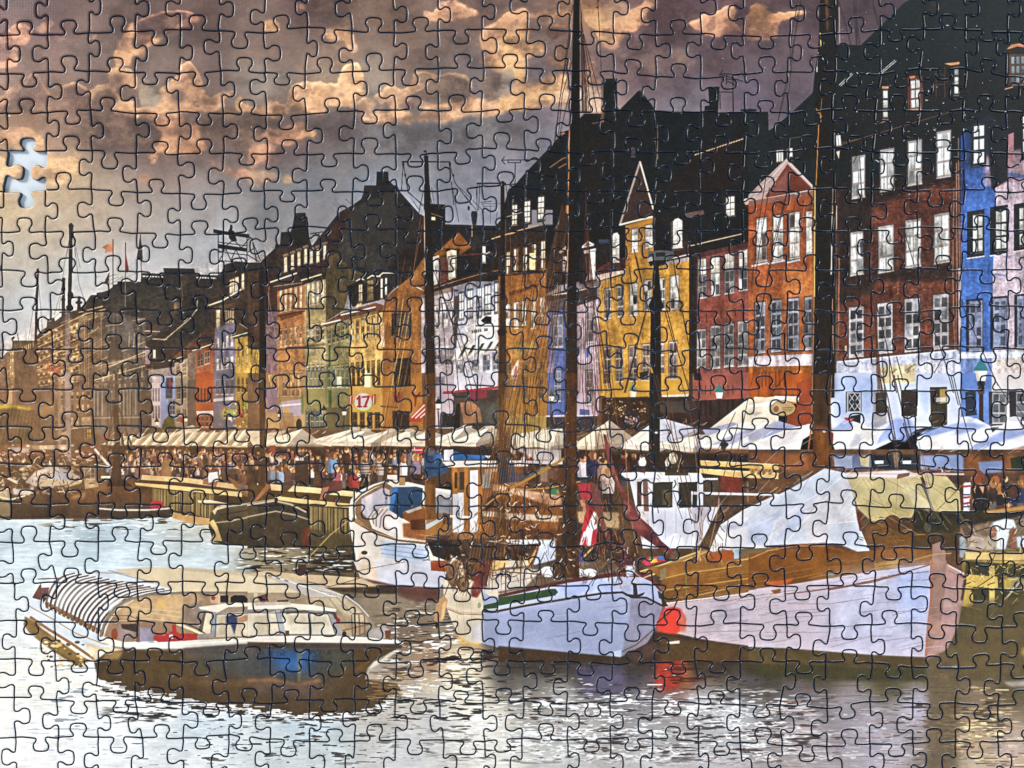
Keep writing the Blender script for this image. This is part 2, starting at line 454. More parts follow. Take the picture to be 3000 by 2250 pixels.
def paint_far():
    # the far end of the quay, hazy in the low sun
    at('E')
    P("-20,1660 -20,1420 60,1330 95,1300 100,1238 290,1238 300,1200 330,1160 378,1130 382,1070 440,1050 446,1082 500,1040 560,1010 640,985 700,920 735,870 780,868 785,850 830,845 880,830 915,800 920,785 950,780 952,758 1140,762 1145,690 1330,697 1322,650 1575,655 1580,700 1760,710 1790,690 1820,622 1900,600 2010,605 2110,605 2150,560 2250,480 2250,1700 -20,1700", '2f2925', 1, 0, .2, '4a3a2e')
    P("1155,712 1320,718 1320,727 1155,721", 'e8e4d8'); P("1590,722 1750,728 1750,738 1590,732", 'e8e4d8')
    for x in range(1180, 1320, 24): L("%d,708 %d,730" % (x, x), 6, '3a342e')
    for x in range(1610, 1750, 22): L("%d,718 %d,740" % (x, x), 6, '3a342e')
    P("830,850 1140,770 1400,730 1480,900 1480,960 1180,1160 1160,1060 840,1000 740,990", '35302b', 1, 4)
    # roof lines of the far row
    q = Quad("300,1230 700,1010 700,1700 300,1700"); q.fill('64492f', .25, '6e5034')
    for k in range(7):
        v = .06 + k * .135
        q.band(v, v + .03, 'c0986a', 0, 1, .3, .75); q.band(v + .04, v + .10, '3c2a1e', 0, 1, .3, .7)
    q.grid(9, 7, '8a6a4a', '3a2a20', .5, .5, nx=1, ny=1, dark='c8a878', glow=.7)
    LS("300,1235 420,1160 560,1085 700,1020 850,985;310,1290 700,1110;320,1400 560,1290;300,1480 520,1380;640,1010 830,960", 9, 'd2b080', .8)
    specks(300, 1150, 720, 1650, 120, ['e8c890', 'f2dcb0', 'b8865a', '8a5a3a'], 3, 8, .7, 2.0)
    specks(380, 1400, 500, 1520, 16, ['a02820', 'b83828'], 8, 18, .7)
    q = Quad("640,1050 840,1000 840,1700 640,1700"); q.fill('6a5642', .2)
    stripes(q, 8, '8a7460', .35, .8); stripes(q, 8, '44362a', .25, .8)
    q.band(.0, .06, '8a7458')
    q = Quad("840,1000 1180,1060 1180,1700 840,1700"); q.fill('524a46', .2, '5a5048')
    stripes(q, 7, '6e6664', .3, .6); LS("860,1120 1170,1060;830,1390 1170,1250;780,1445 1000,1400 1200,1350;800,1500 1000,1445", 10, 'b09876', .7)
    P("880,1210 960,1200 1000,1390 870,1400", '3a322c', .9, 6)
    P("985,1050 1080,1090 1080,1260 985,1240", '6a6468', .7, 10)
    for x in (1050, 1090, 1130): L("%d,1180 %d,1290" % (x, x - 8), 8, 'a8b098', .7)
    q = Quad("750,1480 1190,1400 1190,1700 750,1700"); q.fill('57504b', .2)
    q.grid(9, 2, '7c746c', '3a3632', .4, .7, nx=1, ny=2, dark='a89878', glow=.7)
    LS("870,1455 1170,1330 1290,1360;760,1560 1180,1440", 9, 'c8b898', .8)
    # left edge blocks
    P("-20,1410 60,1340 70,1700 -20,1700", '7a5e4e', 1, 0, .2)
    q = Quad("60,1320 130,1300 130,1700 60,1700"); q.fill('94704a', .2); q.grid(1, 7, '4a3624', 'c8a878', .6, .6, nx=2, ny=1)
    P("110,1245 290,1240 285,1700 125,1700", '54402f', 1, 0, .2)
    q = Quad("175,1290 290,1240 290,1400 175,1400"); stripes(q, 7, 'c8b48a', .4, .8, 0, .3)
    P("95,1245 120,1215 110,1200 90,1220", '3a3430'); LS("140,1180 150,1240", 6, '4a4440')
    # big dark roof in the middle with its pale verge
    P("1180,1260 1300,1170 1400,1060 1480,960 1560,890 1610,870 1700,960 1720,1110 1590,1230 1480,1300 1480,1400 1250,1470 1180,1420", '2b2622', 1, 0, .2)
    P("1240,1470 1380,1330 1480,1310 1480,1410 1280,1490", '31241e', 1, 0, .2)
    LS("1600,915 1590,990 1540,1060 1330,1235;1240,1225 1350,1230;1165,1160 1290,1165", 9, 'aa9a84', .9)
    LS("1430,990 1480,900 1470,770", 8, '6a5844', .7); P("1410,930 1470,930 1470,960 1410,990", '8a6a48', .8)
    L("1370,1400 1480,1365", 12, 'e8d0a0')
    P("1175,1280 1215,1300 1215,1480 1178,1470", '9a8086'); W(1182, 1430, 55, 40, '6a4a40', '3a2a24', 0, 1, 1)
    W(1240, 1310, 22, 70, '8a7a70', 'd8d0c8', 0, 2, 1)
    P("1200,1480 1420,1450 1420,1700 1200,1700", '80767a', 1, 0, .15)
    q = Quad("1230,1530 1300,1530 1300,1700 1230,1700"); q.fill('b4a8b4'); stripes(q, 5, '8a8088', .4)
    P("1300,1530 1420,1520 1420,1700 1300,1700", '8098c4', 1, 0, .12); W(1350, 1540, 50, 110, '5a6a88', '3a4458', 0, 2, 2); P("1370,1540 1385,1560 1380,1600 1368,1590", 'b03030')
    q = Quad("1415,1420 1520,1380 1520,1700 1415,1700"); q.fill('9c8c78', .15); q.grid(2, 2, 'c0b094', '6a5c4c', .6, .7, nx=2, ny=3)
    P("1520,1340 1590,1320 1590,1700 1520,1700", '6a5c50', 1, 0, .15)
    # red house
    P("1370,1400 1450,1330 1640,1170 1720,1110 1735,1260 1590,1315 1480,1365", '5c3822', 1, 0, .2)
    P("1640,1170 1690,1120 1715,1115 1720,1240 1600,1270", '3c2a22')
    L("1560,1320 1730,1262", 9, 'e0c090')
    q = Quad("1588,1325 1735,1275 1735,1700 1588,1700"); q.fill('94482a', .18, 'a45230')
    W(1600, 1350, 45, 105, '8a6a58', '4a3630', -.3, 2, 2); W(1655, 1330, 45, 105, 'b09080', '5a463e', -.3, 2, 2)
    # brown gabled house and its lit windows
    P("1690,955 1760,850 1830,700 1850,640 1990,690 2110,690 2212,560 2250,520 2250,1200 1910,1200 1690,1000", '3c2d22', 1, 0, .2)
    P("2100,640 2250,490 2250,1000 2110,900", '4a2a20', 1, 0, .15)
    L("1695,952 1800,915 1960,820", 12, 'e0c49a')
    W(1858, 745, 42, 115, '8a6a48', 'ead6a8', -.3, 2, 2); W(1903, 725, 32, 120, '8a6a48', 'ead6a8', -.3, 2, 2); W(1955, 695, 24, 130, '8a6a48', 'ead6a8', -.3, 1, 2)
    P("1700,975 1905,930 1905,1090 1745,1130 1740,980", '54402c', 1, 0, .2)
    W(1820, 985, 80, 130, '4a3a2c', 'c8a880', -.2, 4, 1); W(1750, 985, 34, 150, '7a6a50', 'd6c49c', -.1, 1, 2)
    # lilac and yellow houses
    q = Quad("1738,1140 1905,1090 1905,1700 1738,1700"); q.fill('6a6678', .15, '626480')
    q.grid(4, 3, '9a9ab0', '4a4450', .55, .55, v0=.08, nx=2, ny=2, dark='c0b8b0', glow=.75)
    q = Quad("1905,1215 2135,1160 2135,1700 1905,1700"); q.fill('b48c36', .15, 'c09a40')
    q.grid(6, 2, '8a6a30', '5c4420', .4, .62, v0=.08, v1=1.05, nx=2, ny=2, dark='c8a860', glow=.8)
    P("1870,1215 1940,1095 2050,1165 2100,1140 2110,1180 1900,1225", '4e3a24'); L("1870,1212 2040,1165", 9, 'e0c890'); L("1940,1100 2050,1170", 6, '9a8a78')
    W(2065, 1030, 40, 100, '4a4030', 'a8a070', 0, 1, 2)
    P("2140,1180 2250,1140 2250,1700 2140,1700", '7c5c60', 1, 0, .2)
    # roof sign scaffold with its weathered board
    blk = '1c1917'
    P("1728,335 1810,350 1880,360 2022,378 2020,408 1860,385 1728,365", blk); P("1765,455 1860,470 2000,490 1995,518 1765,490", blk)
    P("1865,300 1880,300 1885,320 1880,345 1895,350 1920,430 1885,438 1855,410 1850,350 1862,330", blk)
    LS("1768,370 1768,700;1810,360 1800,600;2000,405 2000,600;2030,400 2110,590;1768,440 2000,470;1768,520 2000,545;1770,590 1990,605;1780,580 1830,500;1830,500 1870,590;1870,590 1910,500;1910,500 1960,600;1890,420 1820,480;1890,420 1960,490;2000,540 2100,600;2010,520 2060,490;2040,410 2080,600;1960,480 2030,400", 7, blk, .95)
    # flags on the far poles
    LS("915,420 915,800;1017,445 1015,960;1137,380 1145,690;882,690 880,800", 6, '2c2826'); L("1015,700 1015,960", 8, '8a8680', .7)
    P("913,440 870,455 825,485 855,500 850,530 880,520 913,525", 'd08a66', 1, 0, .3); P("1013,480 1024,560 1042,660 1028,692 1014,650", '9c2430'); P("1136,385 1105,575 1135,590 1156,575 1150,470", '403834'); P("882,690 845,765 870,785 880,740", '54322e')
    # masts on the left
    L("575,300 570,660 560,1000", 30, '2c2218'); P("555,300 598,300 592,345 560,345", '2a221a'); L("515,740 512,1050", 26, '38291f'); L("305,665 288,1290", 20, '3c1a15'); P("314,640 302,700 318,690", '8a2020')
    L("288,1270 285,1700", 16, '6a4a3c', .8); L("548,1000 545,1700", 40, '7a7078', .7); L("520,1000 515,1300", 20, '5a4636', .6)
    E(515, 740, 16, 10, '241c16'); E(512, 820, 18, 20, '2c221a'); E(512, 905, 18, 16, '2c221a'); E(640, 930, 28, 14, '241e1a'); P("630,880 650,880 655,990 625,990", '241e1a'); E(570, 870, 24, 30, '241c16'); E(560, 970, 26, 20, '241c16'); P("480,1005 600,995 600,1010 480,1015", '2c221a')
    LS("575,350 520,620 480,980;590,340 640,780 680,900;582,340 650,650;570,360 540,560;305,760 230,1230;310,760 345,1150;515,760 440,1030;600,440 610,560", 4, '5a544c', .7)

def paint_mid():
    at('B')
    P("860,1659 915,1590 922,1512 1020,1512 1025,1390 1118,1390 1122,1460 1200,1540 1310,1690 860,1690", '231f1c', 1, 0, .2)
    at('F')
    P("80,610 200,490 205,455 240,462 250,360 330,355 345,300 362,205 448,202 458,310 470,390 500,470 560,400 640,300 720,200 830,140 900,90 925,20 925,-20 1190,-20 1210,30 1372,212 1412,232 1460,130 1580,136 1580,296 1800,302 1990,308 2040,250 2060,170 2090,110 2100,20 2250,-40 2250,760 80,760", '2a2522', 1, 0, .2)
    L("490,372 585,358", 8, '2a2826'); LS("520,365 540,380 560,380;560,360 545,420", 6, '2a2826')
    P("95,610 240,490 440,480 480,640 380,690 165,765 100,700", '3a2920', 1, 0, .2)
    P("350,300 455,310 460,460 330,470", '241f1d'); P("475,640 560,430 720,210 820,155 815,330 740,520 640,640 500,760", '3b2621', 1, 0, .2)
    P("640,640 830,160 1190,10 1178,660 1010,690 830,655 700,560", '37332f', 1, 6, .12)
    P("1110,650 1190,560 1300,470 1410,235 1412,640 1280,760 1190,800 1180,690", '2b211d', 1, 0, .2)
    P("612,720 640,560 700,530 760,600 835,655 900,690 880,760 800,830 760,990 612,1085", '5a4a2d', 1, 0, .15, '54462c')
    P("1415,240 1580,300 1690,330 1500,520 1415,600", '221c19', 1, 0, .2)
    # first row of lit dormers
    for x, y, h in ((275, 560, 140), (330, 538, 140), (383, 515, 135), (437, 492, 140), (483, 512, 120), (537, 492, 130), (592, 465, 130)):
        P([(x - 12, y - 18), (x + 30, y - 32), (x + 36, y - 10), (x - 8, y + 6)], '7a6450')
        P([(x - 6, y), (x + 28, y - 12), (x + 28, y + h), (x - 6, y + h)], '4a3020')
        W(x, y + 4, 24, h - 20, 'a88860', 'f2e0b8', -.3, 2, 2)
    P("160,770 380,690 420,745 580,700 610,770 440,790 215,850", '44302a', 1, 0, .2)
    L("165,765 375,692", 11, 'e6cc9c'); L("415,750 575,702", 11, 'd8bc8c'); L("190,800 420,770", 8, '8a705c')
    P("-20,690 100,690 120,1000 215,860 215,1330 -20,1300", '4a3424', 1, 0, .2)
    P("130,1000 225,1000 225,1700 130,1700", '7c6066', 1, 0, .2)
    q = Quad("218,840 442,785 442,1700 218,1700"); q.fill('a86836', .14, 'b47e48')
    for r, (v0, v1) in enumerate(((.0, .215), (.36, .54), (.76, .92))):
        for i in range(5): q.win(.09 + i * .18, v0, .18 + i * .18, v1 - .01, 'd0a478', 'e6cea8' if r == 0 else 'b09074', 2, 3, .2, '6a4a34' if r else None, .55)
    q.band(.225, .24, '5a3018', 0, 1); q.band(.545, .56, '7a4420'); q.band(.93, .96, '8a5a34')
    P("240,1040 430,1000 430,1020 300,1060 250,1080", '6a3a1c', .7)
    q = Quad("442,780 612,740 612,1700 442,1700"); q.fill('a08a58', .14, 'ac9c6a')
    for r, (v0, v1) in enumerate(((.0, .2), (.36, .52), (.72, .92))):
        for i in range(4): q.win(.1 + i * .225, v0, .24 + i * .225, v1, 'c8b890', 'efe2c0' if r == 0 else '8e8470', 2, 3, .2, '5a5240' if r else None, .6)
    q.band(.54, .56, '7a6a44')
    P("575,1110 740,1015 1020,930 1090,955 1070,1010 810,1060 620,1130", '70402a', 1, 0, .2)
    L("578,1108 728,1072", 12, 'ecd6a4'); L("738,1030 1012,966", 11, 'ecd6a4'); P("800,1050 1070,990 1070,1020 805,1085", '8a6a3c')
    q = Quad("615,1135 805,1070 805,1700 615,1700"); q.fill('8c8050', .14, '988a58')
    for r, (v0, v1) in enumerate(((.04, .25), (.56, .92))):
        for i in range(5): q.win(.08 + i * .19, v0, .2 + i * .19, v1, 'a09a68', '6a6450', 2, 3, .2, '3e3a28', .6)
    P("636,1270 652,1270 652,1450 636,1450", '4a6a34'); W(708, 1515, 42, 75, 'd8d4a8', 'c8cca0', 0, 1, 1)
    q = Quad("805,1075 1072,1010 1072,1700 805,1700"); q.fill('c89a50', .12, 'd8b064')
    for i in range(6): q.win(.04 + i * .16, .02, .125 + i * .16, .285, 'b88c48', '5a4630', 2, 3, .18, 'd8c49a', .5)
    for i in range(6): q.win(.04 + i * .16, .56, .125 + i * .16, .86, 'a87c3c', '503c24', 2, 3, .18, '8a6a3c', .6)
    P("924,1480 975,1478 975,1610 924,1612", 'ead29a'); q.band(.30, .31, 'b08840')
    # dormers on the yellow house
    P("780,800 860,760 980,715 1050,690 1080,690 1180,690 1190,790 1090,900 830,965 800,900", '2c2521', 1, 0, .2)
    LS("860,755 895,735 920,745;950,735 985,712 1050,720;1045,715 1075,690 1180,690", 10, 'e0cca8'); P("920,745 1030,722 1040,760 925,790", '50402f'); P("775,790 850,800 840,860", '1c1816')
    W(878, 780, 32, 145, '6a4a30', 'f0dcae', -.2, 2, 2); W(945, 748, 55, 165, '5a4028', '9a8450', -.15, 2, 3); W(1055, 730, 20, 175, '5a3a26', 'f2e4c0', -.2, 1, 2); W(1092, 725, 18, 150, '4a3428', 'e8d8b8', -.2, 2, 2)
    P("870,940 905,930 900,955 845,975", 'd8b478', .8)
    # orange gable wall
    P("1090,900 1200,800 1300,720 1412,560 1412,1700 1075,1700 1075,1010", '8d5827', 1, 0, .14, 'a56c30')
    P("1090,900 1200,800 1190,900 1080,1000", '6a4020', .5)
    P("1145,1018 1305,1016 1305,1205 1145,1200", '34281e'); W(1160, 1030, 58, 165, '44382a', 'a09858', 0, 1, 2, dark='5a4a3a'); W(1230, 1030, 68, 165, '4a4238', '6a6258', 0, 1, 2, dark='4a4a50')
    P("1160,1385 1300,1378 1300,1700 1165,1700", '33281d'); W(1180, 1400, 100, 200, '3c3024', '4a3c2c', 0, 2, 2)
    P("1055,1230 1085,1080 1088,1290 1065,1290", 'd2a28a'); L("1340,800 1400,830", 8, 'e8d4a8')
    # roofs behind the first mast
    P("1412,600 1500,520 1640,560 1650,680 1540,690 1490,790 1412,830", '3a2a20', 1, 0, .2)
    P("1485,545 1600,440 1690,360 1790,480 1700,545 1640,520 1540,560", '86501f', 1, 0, .15)
    P("1580,490 1700,495 1690,545 1590,545", '261d18'); P("1480,600 1540,560 1600,560 1600,760 1490,780", '6a3a2a')
    P("1660,560 1880,470 2010,480 2040,690 1880,680 1660,760", '241e1c', 1, 0, .2); P("1680,540 1990,525 1990,535 1680,555", '5c342c')
    P("1460,135 1580,136 1580,296 1460,300", '1c1815'); P("1462,235 1500,238 1500,265 1464,262", 'e8b868'); E(1483, 250, 9, 9, 'fff0c8'); L("1400,150 1470,210 1560,240", 6, '8a7a68', .8)
    P("1795,190 1835,190 1842,215 1832,300 1800,300 1788,215", '262c32'); L("1798,300 1796,395", 8, '9a8068')
    P("1480,560 1530,545 1532,770 1488,785", 'c8b8a0'); W(1486, 590, 40, 170, 'e8dcc8', 'f6f0e4', -.1, 2, 3)
    P("1590,520 1630,502 1672,508 1668,720 1610,750", 'd8c4a4'); W(1604, 560, 60, 175, 'b8a080', 'fbf3e2', -.15, 2, 3)
    W(1880, 470, 28, 140, '8a7a6c', 'e8e2d4', 0, 2, 2); L("1940,520 1880,550", 6, 'd8c8a8')
    P("1412,830 1500,790 1640,740 1860,690 2040,650 2045,690 1880,735 1650,800 1400,880", '3a2622', 1, 0, .2)
    L("1420,835 1640,765 1860,700 2030,665", 7, 'a87850', .9)
    # white and pale blue house
    q = Quad("1385,880 1650,815 1650,1700 1385,1700"); q.fill('a89ea4', .1, 'b4a8b0')
    P("1385,870 1650,800 1650,840 1385,900", '8a7268')
    for x, y, w, h in ((1485, 960, 40, 200), (1560, 940, 45, 200), (1620, 930, 26, 190)): W(x, y, w, h, 'c0b8bc', 'e6e2dc', -.15, 2, 3, dark='7c7c84')
    q.band(.52, .54, 'd0c8cc'); q.band(.55, .57, '7c7078')
    for x, w in ((1490, 45), (1550, 50), (1610, 34)): W(x, 1310, w, 130, 'c4bcc4', '9a949c', -.1, 2, 3, dark='5c5860')
    q = Quad("1650,850 2035,745 2035,1700 1650,1700"); q.fill('a2b0ca', .1, 'c8c8d4')
    P("1760,1030 2035,980 2035,1290 1900,1340 1700,1290", 'd8d4d6', .9, 14); P("1650,820 1700,830 1670,1300 1650,1300", '5c4a44')
    P("1655,845 2035,738 2035,765 1655,880", '8090ac')
    for x, y, w, h in ((1690, 850, 42, 225), (1758, 828, 46, 235), (1838, 806, 36, 250), (1900, 790, 50, 240), (1980, 765, 46, 255)):
        W(x, y, w, h, '5c6478', 'f0ece0', -.2, 2, 3, dark='d8d8d4')
    P("1790,1150 1920,1128 1922,1158 1795,1182", 'b8b4b4')
    for k, x in enumerate(range(1794, 1925, 17)):
        if k not in (5,): P([(x, 1158 - k * 2.6), (x + 11, 1156 - k * 2.6), (x + 11, 1178 - k * 2.6), (x, 1180 - k * 2.6)], '54484c', .9)
    P("1868,1075 1910,1040 1955,1045 1955,1100 1900,1105", '16130f')
    for k in range(5):
        x = 1690 + k * 72
        P([(x, 1300 - k * 14), (x + 40, 1290 - k * 14), (x - 10, 1390 - k * 18), (x - 55, 1392 - k * 16)], 'efe4d4'); P([(x + 40, 1290 - k * 14), (x + 66, 1285 - k * 14), (x + 24, 1375 - k * 18), (x - 10, 1390 - k * 18)], '4e4648')
    P("1640,1392 1700,1360 1980,1280 2020,1290 2020,1310 1700,1395", 'd8ccc0', .5)
    for x, y, w, h in ((1680, 1400, 40, 105), (1800, 1400, 50, 80), (1890, 1360, 50, 125), (1968, 1340, 48, 140)): W(x, y, w, h, '98aac8', '6a7484', -.15, 2, 3, dark='c0b8ac')
    # orange house at the right edge
    P("1960,420 2100,370 2250,350 2250,420 2060,470", '2a1f1b'); L("1958,415 2060,380 2230,352", 9, 'c89c70')
    P("2070,470 2250,420 2250,600 2070,640", '40281c'); P("2072,600 2250,560 2250,1700 2072,1700", 'a05a22', 1, 0, .15, 'b06c2c')
    for x, y, w, h in ((2080, 530, 26, 160), (2145, 495, 30, 190)): W(x, y, w, h, '5a3018', 'f0d8a0', -.2, 2, 3)
    for x, y, w, h in ((2012, 600, 48, 130),): W(x, y, w, h, '8a6030', 'f0d8a0', -.1, 2, 1)
    for x in (2072, 2135): W(x, 940, 36, 220, 'c8b8a8', 'f2ece0', -.15, 2, 3, dark='8a8078')
    P("2100,860 2230,840 2230,850 2100,872", '7a3c18')

def paint_row_g():
    at('C')
    P("60,1540 130,1480 200,1400 390,1200 480,1100 478,1072 515,1064 560,1050 640,962 680,920 828,922 832,638 940,635 946,870 962,890 1110,740 1130,732 1210,830 1262,905 1650,912 1652,860 1690,855 1680,706 1772,700 1760,910 1940,908 1945,884 2065,884 2072,906 2165,906 2170,1060 2250,1064 2250,1700 20,1700", '161819', 1, 0, .2)
    P("640,962 680,922 900,930 900,1659 560,1659 560,1000", '1c1713', .7, 10)
    P("1250,905 1600,910 1620,1220 1560,1250 1260,1240", '10171a', .8, 8); P("1570,1255 1960,1130 1960,1500 1600,1560 1300,1560", '241813', .8, 10)
    P("2000,1250 2210,1150 2210,1560 1990,1480", '1a1d1f', .8, 8)
    E(820, 760, 10, 120, '3a3430', .4); P("820,860 842,840 836,1000 806,990", '70503a', .8)
    for x in range(1575, 1950, 22):
        y = 1255 - (x - 1575) / 375 * 125; L([(x, y), (x + 11, y - 6)], 9, 'd8a078')
    LS("400,1355 500,1285 560,1265;470,1360 540,1320", 8, '8a6040'); P("470,1092 520,1066 510,1086", 'c07850')
    LS("555,1050 552,1600", 8, 'a87850', .8); LS("450,1410 455,1560", 5, '6a4830'); LS("1272,1010 1270,1290", 6, 'a87850', .8); L("740,1000 830,985", 5, '8a8480', .7)
    W(1055, 1190, 32, 80, '2c2a34', '5a566a', 0, 2, 3); L("1880,630 1884,900", 9, '26262c'); LS("1770,745 1880,748;1800,595 1930,610;1775,600 1960,660;1790,640 1920,645;1830,600 1830,680;1800,570 1770,610;1840,660 1900,690;1776,760 1778,880", 8, '2a2a30')
    # gable with pale verges
    P("1128,1350 1232,1700 1010,1700", '45302a'); L("1128,1352 1020,1700", 16, '8a7c78'); L("1132,1352 1232,1700", 14, 'e2b898')
    # aerials and rigging against the sky
    at('C'); LS("10,1298 300,1292;60,1305 60,1318 160,1318 162,1300;118,1320 115,1500;8,1300 30,1270;8,1300 35,1330", 7, '22242a'); LS("-20,1500 130,1490", 9, '1e2024'); L("15,1480 18,1700", 30, '191715')
    at('B'); LS("1232,1310 1615,1312", 10, '1e1c1c'); LS("1240,1320 1225,1540;1240,1320 1256,1420 1280,1560 1400,1659;1612,1320 1660,1480 1790,1659;1612,1320 1650,1659;1400,1560 1350,1800;1450,1560 1475,1659", 6, '33302f'); E(1256, 1418, 8, 10, '201e1e'); E(1644, 1420, 9, 11, '201e1e'); E(1240, 1330, 9, 18, '201e1e'); E(1618, 1330, 9, 18, '201e1e')
    P("1408,1260 1442,1260 1450,1450 1462,1700 1406,1700 1412,1450", '1c1a18'); P("1405,1220 1425,1218 1425,1232 1405,1232", '1c1a18'); LS("1425,1218 1425,1260", 5, '1c1a18')
    P("1835,1480 2070,1478 2072,1490 1835,1492", '1e1f24'); LS("1840,1485 1835,1659;1860,1490 1850,1700;2040,1490 2030,1800;2070,1480 2095,1700;2055,1490 2045,1700;1870,1640 1960,1630", 5, '303238')
    at('F'); LS("1880,130 2030,130;1880,130 1895,160;1945,140 1945,290;1900,150 1975,150;1270,20 1400,150;1640,0 1690,280;1700,0 1900,200;1830,0 1840,190;1740,60 1830,180;1470,0 1490,130", 5, '3a3a40', .8); E(1770, 165, 9, 20, '26262a')
    at('G')
    P('1150,120 2250,120 2250,560 1500,620 1240,700 640,760 420,800 420,120', '181818', 1, 0, .2)
    P('1500,480 1960,300 1960,440 1560,560', '191919', 1, 0, .2); P('640,800 1000,640 1240,560 1240,300 640,300', '1a1614', .8, 20)
    # left house of the row: brown attic, dormers, orange front
    P("-20,420 180,340 360,300 360,470 -20,560", '33241c', 1, 0, .2); L("-20,400 150,345 300,305", 9, 'b48a64')
    P("-20,520 370,420 370,720 -20,760", '4a2a1a', 1, 0, .2); P("-20,720 370,690 380,1700 -20,1700", '9a5e26', 1, 0, .15, 'b07a34')
    P("360,300 540,300 530,700 440,820 370,860", '1d1a19', 1, 4, .15)
    for x, y, w, h in ((92, 135, 44, 180), (192, 105, 50, 190), (302, 70, 52, 200)):
        P([(x - 10, y + 10), (x + w / 2, y - 26), (x + w + 10, y - 4), (x + w + 8, y + h), (x - 8, y + h + 14)], '2c2420'); W(x, y, w, h - 8, '5a4a3c', 'f2ecd8', -.1, 2, 4, xs=-4)
    L("20,245 170,200", 6, 'a08a70')
    for x, y, w, h in ((45, 515, 32, 190), (105, 490, 40, 200), (180, 478, 36, 210), (250, 450, 38, 150), (325, 425, 38, 240)): W(x, y, w, h, '6a4428', 'f4e4b8', -.15, 2, 3, dark='7c6448', glow=.25)
    P("232,530 282,528 280,665 230,665", 'ecd290', .9)
    for x, y, w, h in ((40, 945, 38, 180), (105, 930, 40, 215), (172, 918, 34, 200), (246, 915, 36, 230), (318, 890, 36, 230)): W(x, y, w, h, 'c8b49c', 'efe6d2', -.15, 2, 3, dark='8a7860')
    P("60,850 310,775 310,800 75,880", '6a3818', .8); P("100,1280 290,1240 280,1330 110,1380", 'a89048', .8, 8)
    for x in (45, 180, 320): W(x, 1420, 36, 190, '8a7450', '6a5a40', -.05, 2, 3)
    # blue and lilac houses between the masts
    P("360,880 520,830 640,820 780,790 780,930 620,980 390,1010", '3a3534', 1, 0, .2); L("420,870 560,850 770,800", 10, 'b8a698'); P("380,920 540,890 540,1010 380,1020", '5c5054')
    P("385,1005 540,985 540,1700 385,1700", '4c64a8', 1, 0, .14, '4a62b0'); P("385,1300 420,1290 420,1500 385,1520", '8a7a9a', .7, 6)
    W(425, 1030, 78, 265, 'a8b4cc', '7a8294', -.05, 2, 3, dark='5c6474'); W(430, 1490, 60, 200, 'a0b0d0', '70788c', -.05, 2, 3)
    P("615,960 790,900 800,1700 615,1700", 'a898a6', 1, 0, .14, 'b0a2b4'); P("690,1300 720,1290 715,1370 690,1380", '4a6ac0'); P("620,1290 640,1290 640,1360 620,1370", '3c58b0')
    W(690, 975, 58, 285, 'd0ccd4', '7c7a84', -.12, 2, 3, dark='a8b0c0'); W(692, 1480, 50, 200, 'c4c0cc', '7a7c88', -.08, 2, 3)
    # little dormers
    P("640,500 710,425 770,455 880,420 880,640 780,690 740,760 640,780", '241e1c', 1, 0, .15)
    P("655,478 705,428 758,458 750,470 660,490", 'd8d0c8'); P("672,475 705,445 742,462", '8a8480'); P("670,510 770,490 770,520 675,535", 'c8c0b8'); W(718, 520, 48, 225, 'd0c8bc', 'f6f2e6', -.1, 2, 4)
    P("470,520 530,470 540,500 480,535", 'c8c0b8', .9); W(500, 550, 36, 130, '5a5450', 'e8e4da', 0, 2, 2); P("790,420 880,420 880,450 800,455", '34405c')
    # the yellow house
    P("770,690 800,640 880,600 1010,560 1010,680 800,760", '5e2a20', 1, 0, .25); P("1010,300 1240,235 1240,700 1010,720", 'b27a2e', 1, 0, .14); P("960,300 985,235 1128,-210 1232,160 1240,235 1000,310", '3f2d27', 1, 0, .15)
    L("965,300 1128,-208", 16, '94867e'); L("1130,-205 1235,170", 14, 'e8c4a4'); L("965,300 1235,232", 14, 'ecd0a8')
    P("1300,220 1400,190 1560,500 1540,560 1300,640", '1e1b1b', 1, 0, .2); P("1390,540 1500,430 1540,480 1520,560 1400,600", '4a241c', .9, 6)
    P("745,718 1010,655 1010,690 790,755", 'c8b4a4'); P("1330,600 1530,560 1530,590 1330,630", '9a8e90'); L("1360,580 1520,540", 9, 'e8d0b0')
    P("795,765 1010,700 1240,640 1530,590 1530,1700 800,1700", 'bd8630', 1, 0, .12, 'd09a3c')
    P("1010,640 1240,600 1240,700 1010,720", 'b8842e'); P("1100,620 1240,720 1210,800 1120,740", '8a6420', .4, 14); P("880,820 1000,790 1020,900 940,940", '9a7024', .35, 16)
    P("880,400 910,365 960,375 965,640 880,680", '40302a'); W(905, 390, 56, 215, 'cfcabc', 'f0efe8', -.08, 2, 4); P("903,395 915,370 945,362 962,392", 'd0ccc0', .9)
    W(1060, 335, 52, 190, 'd0ccc4', 'f0eee8', -.15, 2, 4); W(1172, 305, 58, 185, 'd0ccc4', 'e8e6e0', -.15, 2, 4)
    P("1375,280 1430,238 1475,262 1478,500 1385,520", '4a4240'); W(1395, 275, 76, 215, 'd8d4c8', 'f4f2ea', -.1, 2, 4); P("1393,280 1410,255 1440,246 1470,268", 'd8d4c8')
    for x, y, w, h in ((842, 820, 52, 245), (945, 800, 50, 250), (1045, 780, 66, 260), (1160, 752, 62, 250), (1288, 735, 44, 260), (1374, 715, 68, 275)): W(x, y, w, h, 'd2ccc2', 'c8ccc8' if x > 1040 else '6c6e70', -.12, 2, 3, dark='5c6068', glow=.45)
    for x, y, w, h in ((835, 1300, 56, 270), (930, 1292, 60, 280), (1040, 1282, 66, 280), (1148, 1268, 60, 290), (1288, 1258, 36, 290), (1364, 1248, 66, 290)): W(x, y, w, h, 'd2c8b4', '82767a', -.06, 2, 3, dark='5c4c54', glow=.45)
